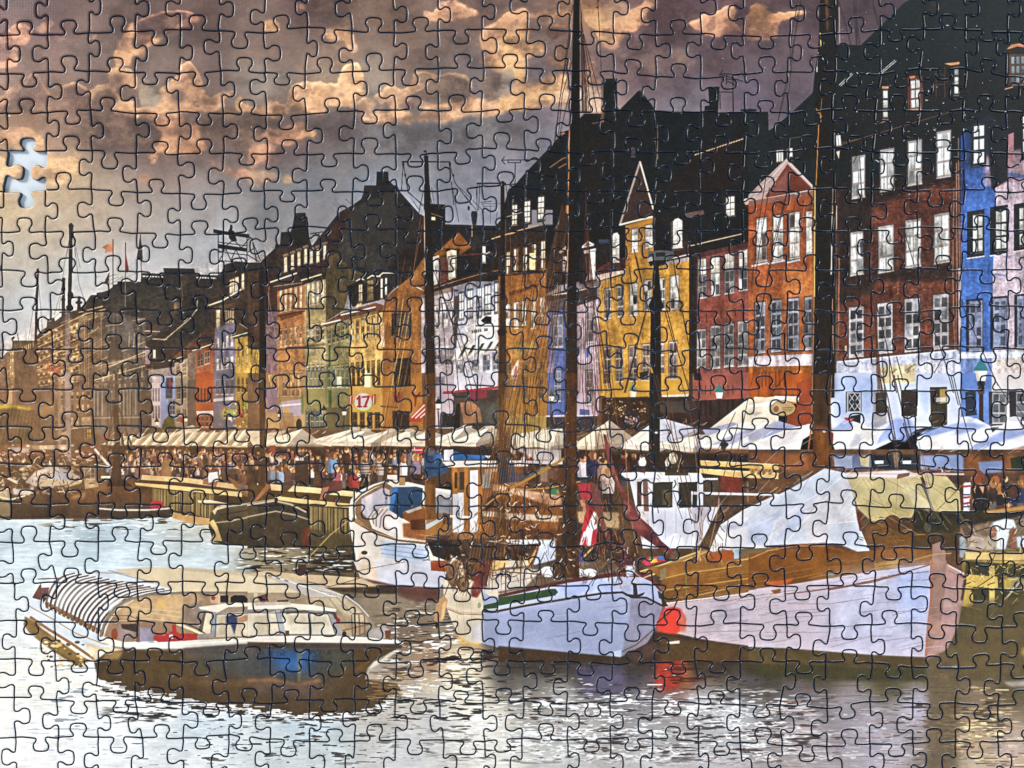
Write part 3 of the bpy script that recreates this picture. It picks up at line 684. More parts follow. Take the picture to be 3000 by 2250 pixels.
    # red brick house
    P("1500,480 1560,440 1960,370 2010,380 2010,450 1560,560", '1c1a1a', 1, 0, .15); L("1540,470 1700,432 1950,375", 9, 'b89878'); P("1545,540 2010,440 2010,520 1590,600", '5a302c', 1, 0, .15)
    P("1590,570 2010,480 2010,1700 1590,1700", '80403a', 1, 0, .16, '96544a'); P("1525,560 1590,560 1590,1700 1525,1700", '28221f', 1, 0, .15)
    P("1620,900 1950,850 1960,1080 1620,1120", '8e4436', .8, 12); P("1780,930 1960,900 1900,1060 1800,1080", 'a85c3c', .6, 20)
    for x, y, w, h in ((1600, 580, 66, 320), (1702, 568, 74, 312), (1814, 538, 78, 325), (1928, 508, 72, 330)):
        W(x, y, w, h * .42, 'b8b0ac', 'e6e0d6', -.15, 2, 2); W(x, y + h * .42, w, h * .58, 'b8b4b4', '5c6064', -.15, 2, 2, dark='b8bcb8', glow=.3)
    for x, y, w, h in ((1590, 1150, 72, 310), (1700, 1122, 78, 345), (1808, 1104, 80, 350), (1920, 1086, 80, 365)): W(x, y, w, h, 'c8c8cc', '6e7276', -.08, 2, 4, dark='9a9c9c', glow=.5)
    LS("1668,1020 1668,1090;1785,1000 1785,1060;1900,980 1900,1040", 7, '3a2420')
    P("1790,60 1900,55 1905,250 1800,255", '262220'); W(1822, 70, 76, 165, '5c584e', 'eae6da', -.1, 2, 3); P("1480,210 1640,180 1650,215 1520,250", '6a5450', .8)
    # orange house, left part
    P("1965,130 2020,110 2100,60 2250,-30 2250,120 2010,180", '3a2622', 1, 0, .15); P("1960,100 2060,80 2150,-20 2250,-120 2250,20 2100,110 1985,140", 'b0968c', 1, 0, .1); L("1975,95 2090,70 2130,20", 10, 'e6b898')
    P("2010,160 2250,90 2250,1700 2010,1700", 'a84a20', 1, 0, .16, 'b4562a'); P("2040,170 2120,160 2120,240 2050,250", 'd87a3c', .6, 16)

def paint_near():
    at('D')
    P("140,1062 200,1022 330,912 500,752 520,560 552,362 700,360 885,366 905,350 1062,200 1240,22 1320,-20 2250,-20 2250,1750 -20,1750 -20,880 40,884 45,910 135,908 140,1060", '1b2224', 1, 0, .12)
    P("700,700 1700,500 2250,560 2250,1400 1700,1100 700,1300", '1d1b1a', .75, 40); P("1440,10 1510,0 1510,110 1440,90", '2e2a2b', .9)
    P("280,1140 660,1080 660,1300 320,1300", '1a1a19', .8, 10); P("120,1300 200,1150 420,1100 420,1250 240,1420", '202224', .9, 10)
    L("320,1120 480,1095", 6, '5a4a3a'); LS("690,1185 960,1100 1300,1000 1620,905;690,1165 860,1130", 5, '8a6040', .8)
    for x0, y0, x1, y1 in ((1035, 605, 1170, 490), (720, 692, 820, 595)):
        for o in (-5, 7): L([(x0 + o, y0 + o * .6), (x1 + o, y1 + o * .6)], 5, 'c8ccc8')
    W(1066, 715, 46, 255, '4a4038', 'cfd6cc', 0, 1, 3, .2); P("1060,700 1115,698 1115,716 1062,718", 'b88a68'); P("1015,730 1060,700 1060,960 1020,960", '26201d')
    P("1270,625 1390,610 1392,880 1272,900", '6a3c2e'); W(1290, 640, 85, 250, '8a5a48', 'd2dad6', -.1, 2, 3, .2); L("1265,897 1380,885", 9, 'd89a70'); P("1270,620 1330,612 1330,632 1272,640", 'c07860')
    P("1480,560 1630,540 1630,790 1480,800", '211d1b'); LS("1570,540 1572,790;1480,690 1570,680;1500,570 1500,780", 5, '5a4432'); W(1645, 530, 40, 245, '4a3c34', 'c2ccca', 0, 1, 3, .2); P("1565,515 1690,500 1690,520 1620,530", 'c88a60')
    P("2050,420 2100,360 2180,345 2250,380 2250,720 2060,720", '2a2624'); P("2070,400 2110,362 2180,350 2220,370 2210,385 2160,375 2100,395", 'b87a5a'); W(2092, 440, 140, 250, '6a5044', '8498a0', -.02, 3, 3, .25); L("2060,722 2120,705", 8, 'c08a68')
    L("1010,1000 1110,975", 12, 'b87a50'); W(205, 1215, 60, 100, '3a3430', 'e8e8d8', -.1, 3, 1); W(290, 1200, 50, 75, '3a3430', 'e8e4d8', -.1, 2, 1)
    W(680, 1095, 46, 90, '3c3834', 'e8ece4', -.1, 2, 1, xs=10); P("690,1230 720,1220 712,1290", 'c8a898')
    specks(700, 350, 2200, 1400, 70, ['8fb0c4', 'aab4b4', '7a8890'], 1.6, 4.0, .5)
    # pediment of the orange house
    P("-20,1700 -20,1580 60,1500 290,1280 500,1500 505,1560 -20,1660", 'aa928c', 1, 0, .08)
    P("115,1590 295,1330 490,1520 490,1535 130,1600", '6e3626', 1, 0, .2); P("150,1570 295,1370 300,1560", '8a6058', .6, 8); L("20,1600 290,1300 495,1505", 6, 'd0bcb4'); L("-20,1640 500,1540", 12, 'd8c8c4')
    at('H')
    P("-20,140 505,45 505,1370 -20,1390", '9c4a24', 1, 0, .16, 'b46432'); P("250,680 500,640 480,880 280,900", 'e08c44', .6, 40); P("100,330 170,250 160,600 110,620", 'd87838', .3, 20)
    P("-20,110 505,20 505,60 -20,150", '8a5c4c', 1)
    for x, y, w, h in ((45, 250, 84, 355), (180, 228, 82, 365), (312, 205, 84, 375), (448, 195, 48, 350)): W(x, y, w, h, 'c0b8b8', 'e6e6dc', -.16, 2, 3, dark='6c5c58', glow=.2)
    LS("10,635 130,608;145,615 270,590;300,605 390,585", 14, 'a8b4cc')
    for x, y, w, h in ((35, 932, 82, 410), (163, 916, 84, 415), (300, 902, 86, 420), (436, 890, 58, 425)): W(x, y, w, h, 'aab8d4', '4a4c54', -.1, 2, 4, dark='7c8694', glow=.35)
    P("-20,1370 500,1345 495,1445 -20,1460", 'd2c8d2', 1, 0, .06); L("-20,1380 500,1352", 8, 'a8b0d0')
    P("-20,1450 495,1440 495,1750 -20,1750", 'b0601f', 1, 0, .2, 'c07434', N_STREAK)
    for k, x in enumerate(range(60, 260, 26)): P([(x, 1490), (x + 14, 1488), (x + 16, 1590), (x + 4, 1600)], '5a2c14', .55, 3)
    for k, x in enumerate((290, 330, 360)): L([(x, 1480), (x, 1510)], 6, '6a3418')
    # brick house with tall white windows
    P("690,20 1000,-60 1700,-220 1700,1335 700,1400", '5c2f22', 1, 0, .3, '75402f')
    P("700,-100 1200,-100 1210,80 980,130 960,660 700,760", '231e1c', .85, 24); P("700,660 1360,640 1680,620 1660,760 1000,760 980,850 700,960", '2a221f', .8, 16); P("1010,-120 1680,-250 1680,-60 1200,60", '241e1c', .8, 14)
    for _ in range(950):
        x, y = PR.uniform(960, 1670), PR.uniform(-60, 1330)
        if y < 120 and x < 1150: continue
        if 640 < y < 770 and PR.random() < .7: continue
        L([(x, y), (x + PR.uniform(10, 26), y - PR.uniform(2, 5))], 5, PR.choice(['a8664c', '8a4c38', '3e2018', 'c07a5c', '2e1a14']), PR.uniform(.25, .6))
    sk = -.16
    for (x, y, w, h), g in (((820, -250, 104, 340), 0), ((1048, -305, 112, 340), 0), ((1272, -375, 112, 360), 0), ((1505, -450, 114, 375), 0), ((805, 365, 106, 350), 1), ((1032, 318, 124, 375), 1), ((1252, 268, 126, 385), 1), ((1484, 218, 124, 400), 1)):
        W(x, y, w, h, 'b8b4b8', 'dfe7e2', sk, 2, 3, .16, dark='a8b4b8' if g else '889090', glow=.12)
    for x, y, w, h in ((795, 972, 118, 405), (1025, 940, 122, 405), (1246, 905, 124, 425), (1476, 870, 126, 440)): W(x, y, w, h, 'd0d2dc', '4e5257', -.1, 2, 4, .2, dark='9aa6b0', glow=.3)
    LS("1165,870 1190,860 1190,760", 8, 'a86a50', .5); P("760,1280 775,1278 775,1340 762,1342", 'd8c8a0')
    # downpipe
    P("1640,0 1690,-20 1690,1400 1640,1400", '54342a', 1, 0, .2); LS("1645,0 1635,660 1650,1330;1665,-200 1668,640 1660,1330", 8, 'b08068', .8); LS("1690,660 1695,1400", 22, 'c8c0c8', .8); LS("1680,-400 1690,640", 10, '8a7468', .8)
    LS("690,150 680,600;715,560 708,1330", 12, 'c8845c', .7); LS("690,150 690,330", 16, 'd8ccc0', .8)
    # blue house, lilac house
    P("1700,-420 1960,-560 1990,-20 1960,720 1960,1330 1705,1330", '3560b4', 1, 0, .1, '4272cc'); P("1705,-420 1740,-450 1740,60 1700,120", '24408a', .8, 10); P("1740,-480 1960,-600 1960,-220 1740,-140", '27324a', .85, 24)
    P("1985,-20 2250,-110 2250,1330 1960,1330 1960,720 1975,300", 'b4a2b4', 1, 0, .1, 'c4b8c8'); P("1890,-250 2250,-330 2250,-80 1990,0 1890,-20", 'a88a98', .8, 10); P("1900,-540 2090,-580 2080,-60 1950,20", '1f2328', .95, 6); P("2085,-430 2130,-450 2130,-220 2090,-190", '9a6a74')
    L("2100,-110 2250,-80", 30, '3a5cb0', .8, 8); L("1980,700 2060,712", 14, '5878d0', .7); L("2050,560 2110,552", 10, '6a80c8', .7); L("1990,0 2100,-40", 8, 'e0b0a0', .7)
    for x, y, w, h in ((1758, 195, 132, 375), (1945, 158, 136, 390), (2138, 135, 110, 380)):
        P([(x - 8, y), (x + w, y - 22), (x + w, y + h - 18), (x - 8, y + h)], '24272c'); W(x + 34, y + 16, w - 40, h - 50, '34383e', 'e4ece4', -.1, 2, 3, .16)
        L([(x - 8, y + h + 4), (x + w, y + h - 16)], 10, 'd0c8d0')
    W(1795, -520, 105, 350, '2a2f38', 'e2e8e0', -.12, 2, 3, .22); P("2180,-560 2250,-580 2250,-230 2190,-220", '22262c'); W(2200, -600, 50, 330, '343840', 'd8dcdc', 0, 1, 3, .2)
    for x, y, w, h in ((1750, 905, 128, 425), (1945, 885, 130, 425), (2140, 865, 110, 440)):
        P([(x - 6, y), (x + w, y - 10), (x + w, y + h), (x - 6, y + h)], '23273a'); W(x + 18, y + 14, w - 20, h - 20, '9cb0e0', '4c5a74', -.06, 2, 4, .2, dark='7484a8', glow=.4)
    # pale ground floor
    P("695,1410 1000,1375 1660,1310 1700,1330 2250,1325 2250,1750 640,1750 690,1500", 'a8b6d8', 1, 0, .07, 'd4d2dc'); P("1700,1370 1960,1370 1960,1750 1700,1750", '6a88cc', 1, 6, .1); P("1960,1390 2250,1370 2250,1750 1940,1750", 'd8ceca', 1, 6, .06)
    P("1680,1345 2250,1320 2250,1375 1680,1385", 'd0d8ec'); L("700,1412 1660,1318", 10, 'e4e4ee'); P("900,1460 1020,1450 1020,1640 820,1700", 'd8dae6', .7, 30); P("1330,1400 1500,1390 1650,1600 1400,1650", 'dcdce6', .7, 30)
    P("1030,1450 1330,1428 1328,1575 1028,1598", 'd6c69c', 1, 0, .2); LS("1040,1590 1130,1510 1180,1470;1230,1560 1300,1440;1250,1480 1330,1430", 12, '8a7c5c', .7); L("1040,1590 1320,1570", 8, 'efe4c4')
    LS("1430,1530 1690,1535", 12, '24242c'); LS("1470,1530 1540,1400 1640,1380;1470,1540 1470,1600;1600,1540 1600,1600", 6, '34343c'); E(1425, 1530, 14, 10, '24242c')
    P("640,-20 690,-20 690,1750 610,1750", '2c2019', .6, 4)

def weather_walls():
    # plaster stains, streaks and the uneven light of the print over all the house fronts
    at('px'); r = mask_of(pts("0,1000 120,950 300,860 600,780 800,720 1000,680 1250,720 1500,690 1800,700 2150,640 2400,560 3000,420 3000,1260 0,1260"), 10)
    m, sl = r
    k = 1 + m * (N_STREAK[sl] * .34 + N_BLOT[sl] * .16 + N_FINE[sl] * .25)
    CAN[sl] = CAN[sl] * np.clip(k, .6, 1.35)[:, :, None]
    g = CAN[sl].mean(2, keepdims=True); t = (m * .14)[:, :, None]
    CAN[sl] = CAN[sl] * (1 - t) + (g * np.array([1.12, .96, .82], np.float32)) * t
    at('G'); scribble(400, 150, 2200, 620, 120, ['2c2826', '0c0d0e', '3a2c24'], 5, 40, 200, (-20, -12), (.15, .4))
    at('C'); scribble(660, 930, 2150, 1640, 160, ['262a2c', '0a0c0d', '2c2420'], 5, 40, 220, (-20, -10), (.15, .4))
    at('D'); scribble(560, 380, 2200, 1000, 160, ['2c3436', '0e1213', '262422'], 5, 40, 220, (-18, -8), (.15, .35))
    at('F'); scribble(640, 60, 1400, 640, 110, ['45403a', '25211e', '3a342e'], 5, 30, 140, (40, 60), (.15, .4))
    at('E'); scribble(760, 720, 1700, 1200, 120, ['4a433a', '201c18', '6a5a48'], 5, 30, 140, (-30, -10), (.2, .5)); scribble(300, 1040, 860, 1640, 160, ['c89c68', '3a2a1e', 'e0b880', '8a6444'], 5, 20, 110, (-38, -22), (.25, .7))

SHIRTS = ['c8c0c0', 'd8ccc0', '7a88a8', '6a3a34', 'a04438', '3a3438', '54607c', 'c8a48c', '40302a', '986a58', 'b8806c', '6c7080', '2c2628', 'c8c4cc', '7c5040', '4a3628', '5c4638', '8a6a58']
SKIN = ['c88a64', 'a86c4c', 'd8a07c', '8a5638', '5c3a28', 'e0b08c', '6a4630', 'c89a60', '4a3020']

def person(x, y, s, shirt=None, head=None, seated=False):
    shirt = shirt or PR.choice(SHIRTS); head = head or PR.choice(SKIN)
    w = s * PR.uniform(.62, .8)
    if not seated: P([(x - w * .42, y), (x + w * .4, y), (x + w * .35, y + s * 1.3), (x - w * .35, y + s * 1.3)], PR.choice(['2c2824', '4a4650', '3a2c24', '6a6460']), .9)
    P([(x - w * .5, y + s * .2), (x - w * .55, y - s * .55), (x - w * .3, y - s * .85), (x + w * .3, y - s * .85), (x + w * .55, y - s * .5), (x + w * .5, y + s * .2)], shirt, .95, 0, .2)
    P([(x - w * .55, y + s * .2), (x - w * .55, y - s * .55), (x - w * .25, y - s * .8), (x - w * .12, y + s * .2)], '241a16', .28)
    E(x + s * .03, y - s * 1.08, s * .25, s * .3, head); E(x, y - s * 1.2, s * .24, s * .18, PR.choice(['3a261a', '6a4a2c', '2a1c16', 'a07840', '8a5a34']), .85)
    E(x + s * .15, y - s * 1.05, s * .08, s * .2, 'f0c090', .6)

def crowd(x0, x1, ya, yb, n, sa, sb, dx=0.0):
    for k in range(n):
        t = (k + PR.random()) / n
        person(PR.uniform(x0, x1), ya + (yb - ya) * t + dx * PR.random(), sa + (sb - sa) * t)

def tent(s, light, dark, side=None, val=None):
    # a square parasol: pts = apex, left corner, front corner, right corner
    p = [tuple(map(float, q.split(','))) for q in s.split()]
    P([p[0], p[1], p[2]], light, 1, 0, .08); P([p[0], p[2], p[3]], dark, 1, 0, .08)
    h = val or 34
    P([p[1], p[2], (p[2][0], p[2][1] + h), (p[1][0], p[1][1] + h * .8)], mixc(light, '8a7a6a', .25), 1, 0, .1)
    P([p[2], p[3], (p[3][0], p[3][1] + h * .7), (p[2][0], p[2][1] + h)], mixc(dark, '6a5a50', .35), 1, 0, .1)
    L([p[0], p[2]], 5, 'fbf4e4', .6)

def lamp(x, y, s, top='4a7a78', glass='efe4d0'):
    P([(x - s * .12, y - s), (x + s * .12, y - s), (x + s * .5, y - s * .35), (x + s * .55, y - s * .2), (x - s * .55, y - s * .2), (x - s * .5, y - s * .35)], top)
    P([(x - s * .45, y - s * .2), (x + s * .45, y - s * .2), (x + s * .3, y + s * .55), (x - s * .3, y + s * .55)], glass, 1, 0, .08)
    P([(x - s * .45, y - s * .2), (x - s * .2, y - s * .2), (x - s * .15, y + s * .55), (x - s * .3, y + s * .55)], 'b8a890', .6)
    P([(x - s * .3, y + s * .55), (x + s * .3, y + s * .55), (x + s * .1, y + s * .8), (x - s * .1, y + s * .8)], '3a3430'); L([(x, y - s * 1.3), (x, y - s)], s * .14, top)

def paint_quay():
    # ---------------- window I: far quay
    at('I')
    P("-20,100 2250,100 2250,620 -20,620", '5c4838', 1, 0, .2)
    q = Quad("-20,110 300,110 300,300 -20,300"); q.fill('64483a', .2); P("60,100 100,100 100,240 60,240", 'a88860'); P("120,100 270,100 270,240 130,240", '523c30')
    q = Quad("420,100 750,100 750,430 420,430"); q.fill('66503c', .2); q.grid(7, 3, '7a6048', '3c2c20', .5, .6, nx=1, ny=2, dark='c0a078', glow=.7)
    q = Quad("750,110 1140,90 1140,470 750,470"); q.fill('5c544e', .2); stripes(q, 12, '8a847c', .35, .8, .05, .6); stripes(q, 9, '3a342e', .3, .7, .1, .9); q.band(.64, .67, '8a7c6c')
    P("660,340 740,330 740,420 660,420", 'b09878', .7); P("1150,100 1230,110 1230,420 1150,420", '54463c', 1, 0, .2)
    q = Quad("1228,60 1302,60 1302,420 1228,420"); q.fill('bcb0ba', .1); q.grid(3, 2, 'a098a4', '6a6470', .6, .75, v0=.08, v1=.86, nx=1, ny=2)
    q = Quad("1300,60 1420,60 1420,430 1300,430"); q.fill('8098cc', .12, '7088bc'); W(1345, 60, 50, 130, '64748c', '3c4660'); W(1370, 200, 50, 120, 'a0b0cc', '40485c'); P("1370,40 1390,60 1380,110 1366,90", 'a83038')
    q = Quad("1420,40 1520,20 1520,430 1420,430"); q.fill('8e8272', .15); q.grid(2, 2, 'b0a48c', '5c5044', .6, .6)
    P("1520,40 1590,30 1590,420 1520,420", '5a4e46', 1, 0, .15); P("1305,440 1330,360 1370,320 1410,340 1425,440", '4a4a1e', 1, 4, .4)
    q = Quad("1586,-20 1732,-20 1732,430 1586,430"); q.fill('a4481e', .15, 'b05428'); q.grid(5, 1, '7a3a20', '4a2c24', .5, .7, v0=.22, v1=.6); P("1590,290 1728,285 1728,330 1690,315 1640,315 1600,340", 'd8ccc8'); q.grid(4, 1, 'c8a890', '6a3a28', .6, .8, v0=.74, v1=1.0)
    q = Quad("1734,-20 1906,-20 1906,430 1734,430"); q.fill('68667c', .15); q.grid(4, 1, 'a8a8b8', '4c4850', .6, .7, v0=.05, v1=.45); P("1730,190 1890,170 1890,200 1730,212", 'b8b4b8')
    q = Quad("1906,-20 2130,-20 2130,430 1906,430"); q.fill('a8863a', .15, '907038'); q.grid(6, 2, 'b89448', '54401e', .45, .7, v0=.02, v1=.8)
    P("1980,210 2090,200 2080,300 1990,290", '3c8a40', .8, 6); P("1995,225 2070,220 2065,275 2000,275", 'd8b020', .9); E(1830, 310, 36, 50, 'a8b040', .8, 10); E(1885, 305, 38, 30, '7ab84a', .6, 6); P("1920,295 1975,290 1975,340 1925,340", '9c2430', .9)
    specks(1780, 220, 2100, 430, 70, ['d8c8a0', '6a7a30', 'b84838', 'e0d0b0', '3a2c1c'], 4, 11, .7)
    P("2150,80 2250,60 2250,330 2150,340", '725460', 1, 0, .2)
    P("-20,240 80,232 180,245 260,280 320,300 330,620 -20,620", '3c2f1e', 1, 6, .35); P("-20,236 80,232 250,262 250,285 100,262 -20,275", '92841e', .9, 4, .4)
    for k in range(10): L([(60 + k * 30, 200 + PR.random() * 60), (20 + k * 30 - 40, 700)], 7, 'a8885c', .22)
    P("280,280 440,190 480,230 420,330 330,330", '94744e', .6, 8)
    P("490,470 620,410 640,440 640,520 500,520", 'b89a6c', .9); P("560,440 680,420 680,590 560,580", '4c3826'); W(700, 430, 40, 80, '3a2a1c', 'c8a050', 0, 2, 2)
    P("-20,560 820,540 820,780 -20,800", '664632', 1, 6, .3); specks(-20, 560, 820, 760, 160, ['d8b890', 'f0e0c8', '8a4a38', '4a3020', 'a83c30', 'c8c8d0'], 4, 12, .7, 1.5)
    P("260,570 540,560 540,600 270,600", 'd8ccb8', .7); P("90,580 240,590 230,630 90,620", 'a8b0b4', .7, 6)
    lamp(1270, 385, 38, '2c241c'); lamp(1505, 355, 34, '3a3028'); E(1470, 360, 20, 22, 'a83030'); lamp(1862, 345, 34, '3a3028', 'f0e4c8'); E(850, 495, 18, 18, 'b83038')
    # striped awnings
    P("820,560 980,488 1130,505 1260,462 1400,470 1480,440 1600,460 1720,462 1900,452 2105,442 2250,395 2250,560 2060,600 1860,585 1600,568 1350,566 1070,560", 'd2c6aa', 1, 0, .12)
    for k in range(17):
        x = 870 + k * 82
        P([(x + 90, 478 - k * 3), (x + 122, 474 - k * 3), (x + 20, 572), (x - 26, 572)], 'a08e74', .85, 2); P([(x + 124, 476 - k * 3), (x + 140, 474 - k * 3), (x + 50, 566), (x + 24, 568)], 'f4ecd6', .9, 2)
        P([(x + 60, 548), (x + 96, 548), (x + 84, 590), (x + 56, 586)], 'eadfc4', .8)
    P("1480,430 1560,400 1620,440 1590,460 1420,478", 'eee4cc', .8)
    P("820,600 2250,600 2250,900 820,900", '543c28', 1, 0, .3); P("820,565 2250,585 2250,680 820,660", '3c2a1c', .95, 6, .3)
    crowd(820, 2240, 630, 700, 150, 30, 36); crowd(840, 2240, 715, 800, 120, 38, 46, 20); scribble(820, 600, 2240, 850, 130, ['e0a878', 'c88a60', '3a2418', '5c3c28', 'f0d0a8', '8a4a3c'], 7, 6, 20, (60, 120))
    P("1305,700 1385,695 1385,820 1305,820", '8a6a48')
    # rail beams and piles
    P("1100,830 2250,960 2250,1080 1700,1160 1400,1110 1060,900", '4a3820', 1, 0, .2)
    P("1150,805 1500,828 1900,880 1960,930 1500,868 1140,845", 'd0b484', 1, 0, .15); P("1090,868 1400,890 1960,945 1960,985 1400,925 1100,890", 'd8bc80', 1, 0, .15)
    q = Quad("1230,915 1730,965 1730,1165 1230,1050"); q.fill('8a7648', .15); stripes(q, 20, '3e3018', .4, .85); stripes(q, 20, 'c8b47c', .2, .6)
    P("1390,1105 1710,1165 1700,1215 1500,1190 1390,1150", 'c89c64', 1, 0, .15)
    P("1650,830 1780,820 1750,900 1640,880", '8a5a48', .9); P("1680,790 1760,780 1770,850 1690,870", 'd8d8e4', .9); P("1840,820 1960,880 2050,990 1980,980 1900,900", '8a6040', .9); P("1930,880 2110,900 2080,1000 2040,1010", 'a8724c', 1, 0, .2); P("2060,1010 2250,830 2250,960 2120,1010", '8a5a3c', 1, 0, .2); crowd(1860, 2240, 800, 860, 8, 60, 66)
    # ---------------- window J: middle quay
    at('J')
    P("-20,-20 2250,-20 2250,600 -20,600", '6a5038', 1, 0, .2)
    q = Quad("120,-20 440,-20 440,430 120,430"); q.fill('a07850', .15, 'b09060'); q.grid(5, 1, 'c0946c', '8a6a4c', .6, .9, v0=.0, v1=.45, nx=2, ny=3, dark='d0a060', glow=.6); P("240,215 420,190 425,330 240,330", 'a89cae', 1, 0, .1); L("245,245 420,230", 14, 'd8d0d4'); P("270,360 330,380 330,440 262,440", 'b87830'); E(295, 290, 24, 34, 'd8a850', .9); P("120,100 220,100 220,300 140,300", '86708a', .9)
    P("240,300 350,300 360,440 240,440", '8a6e58', .6); E(395, 400, 24, 50, '2e2a1c')
    q = Quad("440,-20 610,-20 610,430 440,430"); q.fill('9a9056', .15, '8a8458'); q.grid(5, 1, 'c8bc98', '7c7664', .6, .9, v0=-.1, v1=.3); q.grid(4, 1, 'a8b0a4', '565e58', .75, .9, v0=.64, v1=1.0, nx=2, ny=3); P("410,170 430,150 435,300 415,330", '5a7a34', .8, 4)
    q = Quad("612,-20 810,-20 810,440 612,440"); q.fill('8a8454', .15, '80784c'); q.grid(5, 1, 'b0b48c', '6c6c54', .6, .9, v0=-.1, v1=.28); P("635,120 660,120 660,260 635,260", '44602c'); P("700,10 740,10 740,95 700,95", 'c8ccb4'); P("612,260 810,260 810,440 612,440", '5c5438', .8)
    q = Quad("806,-20 1072,-20 1072,440 806,440"); q.fill('cc9e50', .12, 'c09048'); q.grid(6, 1, '9a7438', '4c3a20', .5, .9, v0=-.1, v1=.24); P("925,-20 975,-20 975,95 925,95", 'ecd8a4')
    q.grid(4, 1, '8a6a34', '3a3424', .6, .9, v0=.68, v1=1.0)
    for x in (800, 985): P([(x, 160), (x + 34, 150), (x + 30, 235), (x - 4, 235)], 'b83a30', .9)
    for x in (812, 1000): L([(x, 165), (x - 2, 230)], 6, 'f0e0d0', .8)
    E(916, 222, 78, 74, '3c7a38', .9); E(916, 226, 74, 66, 'c8c850', .9); E(915, 210, 70, 68, 'b4b2b4', 1)
    L("885,172 885,252", 20, 'b82430'); L("866,190 885,172", 14, 'b82430'); L("868,252 902,252", 12, 'b82430'); L("908,176 962,170", 14, 'b82430'); L("960,172 930,252", 18, 'b82430'); L("918,252 944,252", 10, 'b82430')
    P("1072,-20 1390,-20 1400,440 1072,440", 'a87030', 1, 0, .14); P("1165,-20 1300,-20 1300,90 1170,90", '33281c'); P("1150,285 1290,290 1290,440 1155,440", '352a1e')
    LS("1160,140 1178,215;1178,215 1205,140;1205,140 1212,215;1212,215 1230,140", 16, '8a3426', .9); LS("1315,140 1340,185;1375,140 1340,185;1340,185 1336,245", 16, '8a3426', .9); L("1060,250 1190,258", 12, '6a4a30')
    P("1285,345 1400,232 1425,235 1425,330 1390,330", 'c0483c', 1, 0, .1); P("1285,340 1395,335 1390,375 1290,375", 'b83a30'); LS("1310,340 1410,240;1340,345 1420,270;1380,340 1425,300", 9, 'f0c8b8')
    P("1500,-20 1650,-20 1650,430 1500,430", 'b0a4ac', 1, 0, .1); P("1650,-20 2030,-20 2030,110 1650,130", 'c4c4d0', 1, 0, .1); P("1560,130 1800,110 2015,85 2015,105 1700,150 1560,150", 'b83440'); P("1650,140 2020,110 2020,430 1650,430", '4c423a', 1, 0, .25); P("1780,130 1920,120 1920,180 1780,200", '943848', .9)
    P("1700,220 1800,210 1860,270 1880,380 1730,390", '9c7050', .95, 2, .3); P("1860,240 2010,200 2010,390 1880,390", '484a44', .9, 0, .3); W(1500, 10, 70, 70, 'd0c8d0', '8a8a94'); P("1555,310 1670,310 1670,410 1550,410", '2c2c2a'); P("1670,230 1700,230 1700,430 1650,430", '241f1b')
    lamp(1522, 240, 50, '22201c', 'eadcc0'); L("1522,290 1530,430", 9, '2a2622'); lamp(762, 300, 42, '3a3424', 'f0e8cc'); lamp(598, 292, 44, '2e2a1e', '8a845c'); lamp(232, 320, 30, '2a241c'); L("762,340 750,430", 8, '3a3224')
    P("2070,-20 2250,-20 2250,440 2070,440", '94602c', 1, 0, .2)
    # parasols
    P("-20,500 -20,450 120,435 130,560 30,575", 'd0c8b0'); tent("420,432 30,560 300,560 600,560", 'e8dfc8', 'b0a898'); P("130,470 300,440 200,540 60,560", 'f0e8d4', .7, 4)
    for ap, l, f, r in (((848, 428), (512, 520), (660, 545), (1000, 500)), ((940, 440), (620, 535), (840, 545), (1190, 520)), ((1140, 440), (780, 530), (980, 545), (1420, 520)), ((1290, 440), (1060, 540), (1300, 545), (1500, 470)), ((1450, 450), (1200, 540), (1420, 545), (1640, 500)), ((1760, 410), (1450, 530), (1620, 545), (1960, 500)), ((1940, 415), (1620, 540), (1830, 545), (2100, 470))):
        tent("%d,%d %d,%d %d,%d %d,%d" % (ap + l + f + r), 'efe6d2', 'aa9e8e'); E(ap[0], ap[1] + 4, 40, 14, 'b8b0a4')
    for k in range(9): P([(640 + k * 160, 500 + (k % 2) * 10), (700 + k * 160, 480), (600 + k * 160, 545), (540 + k * 160, 550)], 'a39786', .5, 3)
    P("-20,700 2250,700 2250,900 -20,900", '4a3626', 1, 0, .3); P("-20,575 2250,580 2250,720 -20,720", '3a2a1e', .93, 6, .3); P("150,570 205,565 205,720 150,720", '943c34'); P("1305,580 1405,580 1400,640 1300,625", 'c83040'); LS("1330,585 1330,635;1305,605 1400,605", 7, 'f0e8e0'); P("370,590 450,590 440,640 380,640", '7a7a2a', .7)
    crowd(-10, 1560, 650, 730, 90, 44, 50); crowd(-10, 1420, 765, 840, 60, 50, 60, 20); scribble(0, 600, 1560, 880, 100, ['e0a878', 'c88a60', '3a2418', '5c3c28', 'f0d0a8', '8a4a3c'], 8, 8, 26, (60, 120))
    P("365,690 470,688 470,880 360,880", '3a2c22'); person(668, 770, 110, '6fa6de'); person(930, 780, 90, 'a8a4a8'); person(1050, 790, 90, 'c4b8b4'); person(1240, 790, 100, 'd0ccd0'); person(1345, 780, 100, '8a80a0'); person(840, 890, 100, 'a2362e'); person(700, 850, 84, '9a5058'); person(300, 840, 92, '5c4436'); person(245, 850, 88, '86a8d0'); person(1000, 860, 84, '40342c'); person(780, 690, 80, '3a2820'); person(175, 830, 84, '7088a0')
    for y in (715, 740, 765): L([(1010, y), (1080, y)], 8, '30282a', .8)
    for y in (740, 765, 790, 810): L([(880, y), (980, y - 4)], 9, '3a3034', .7)
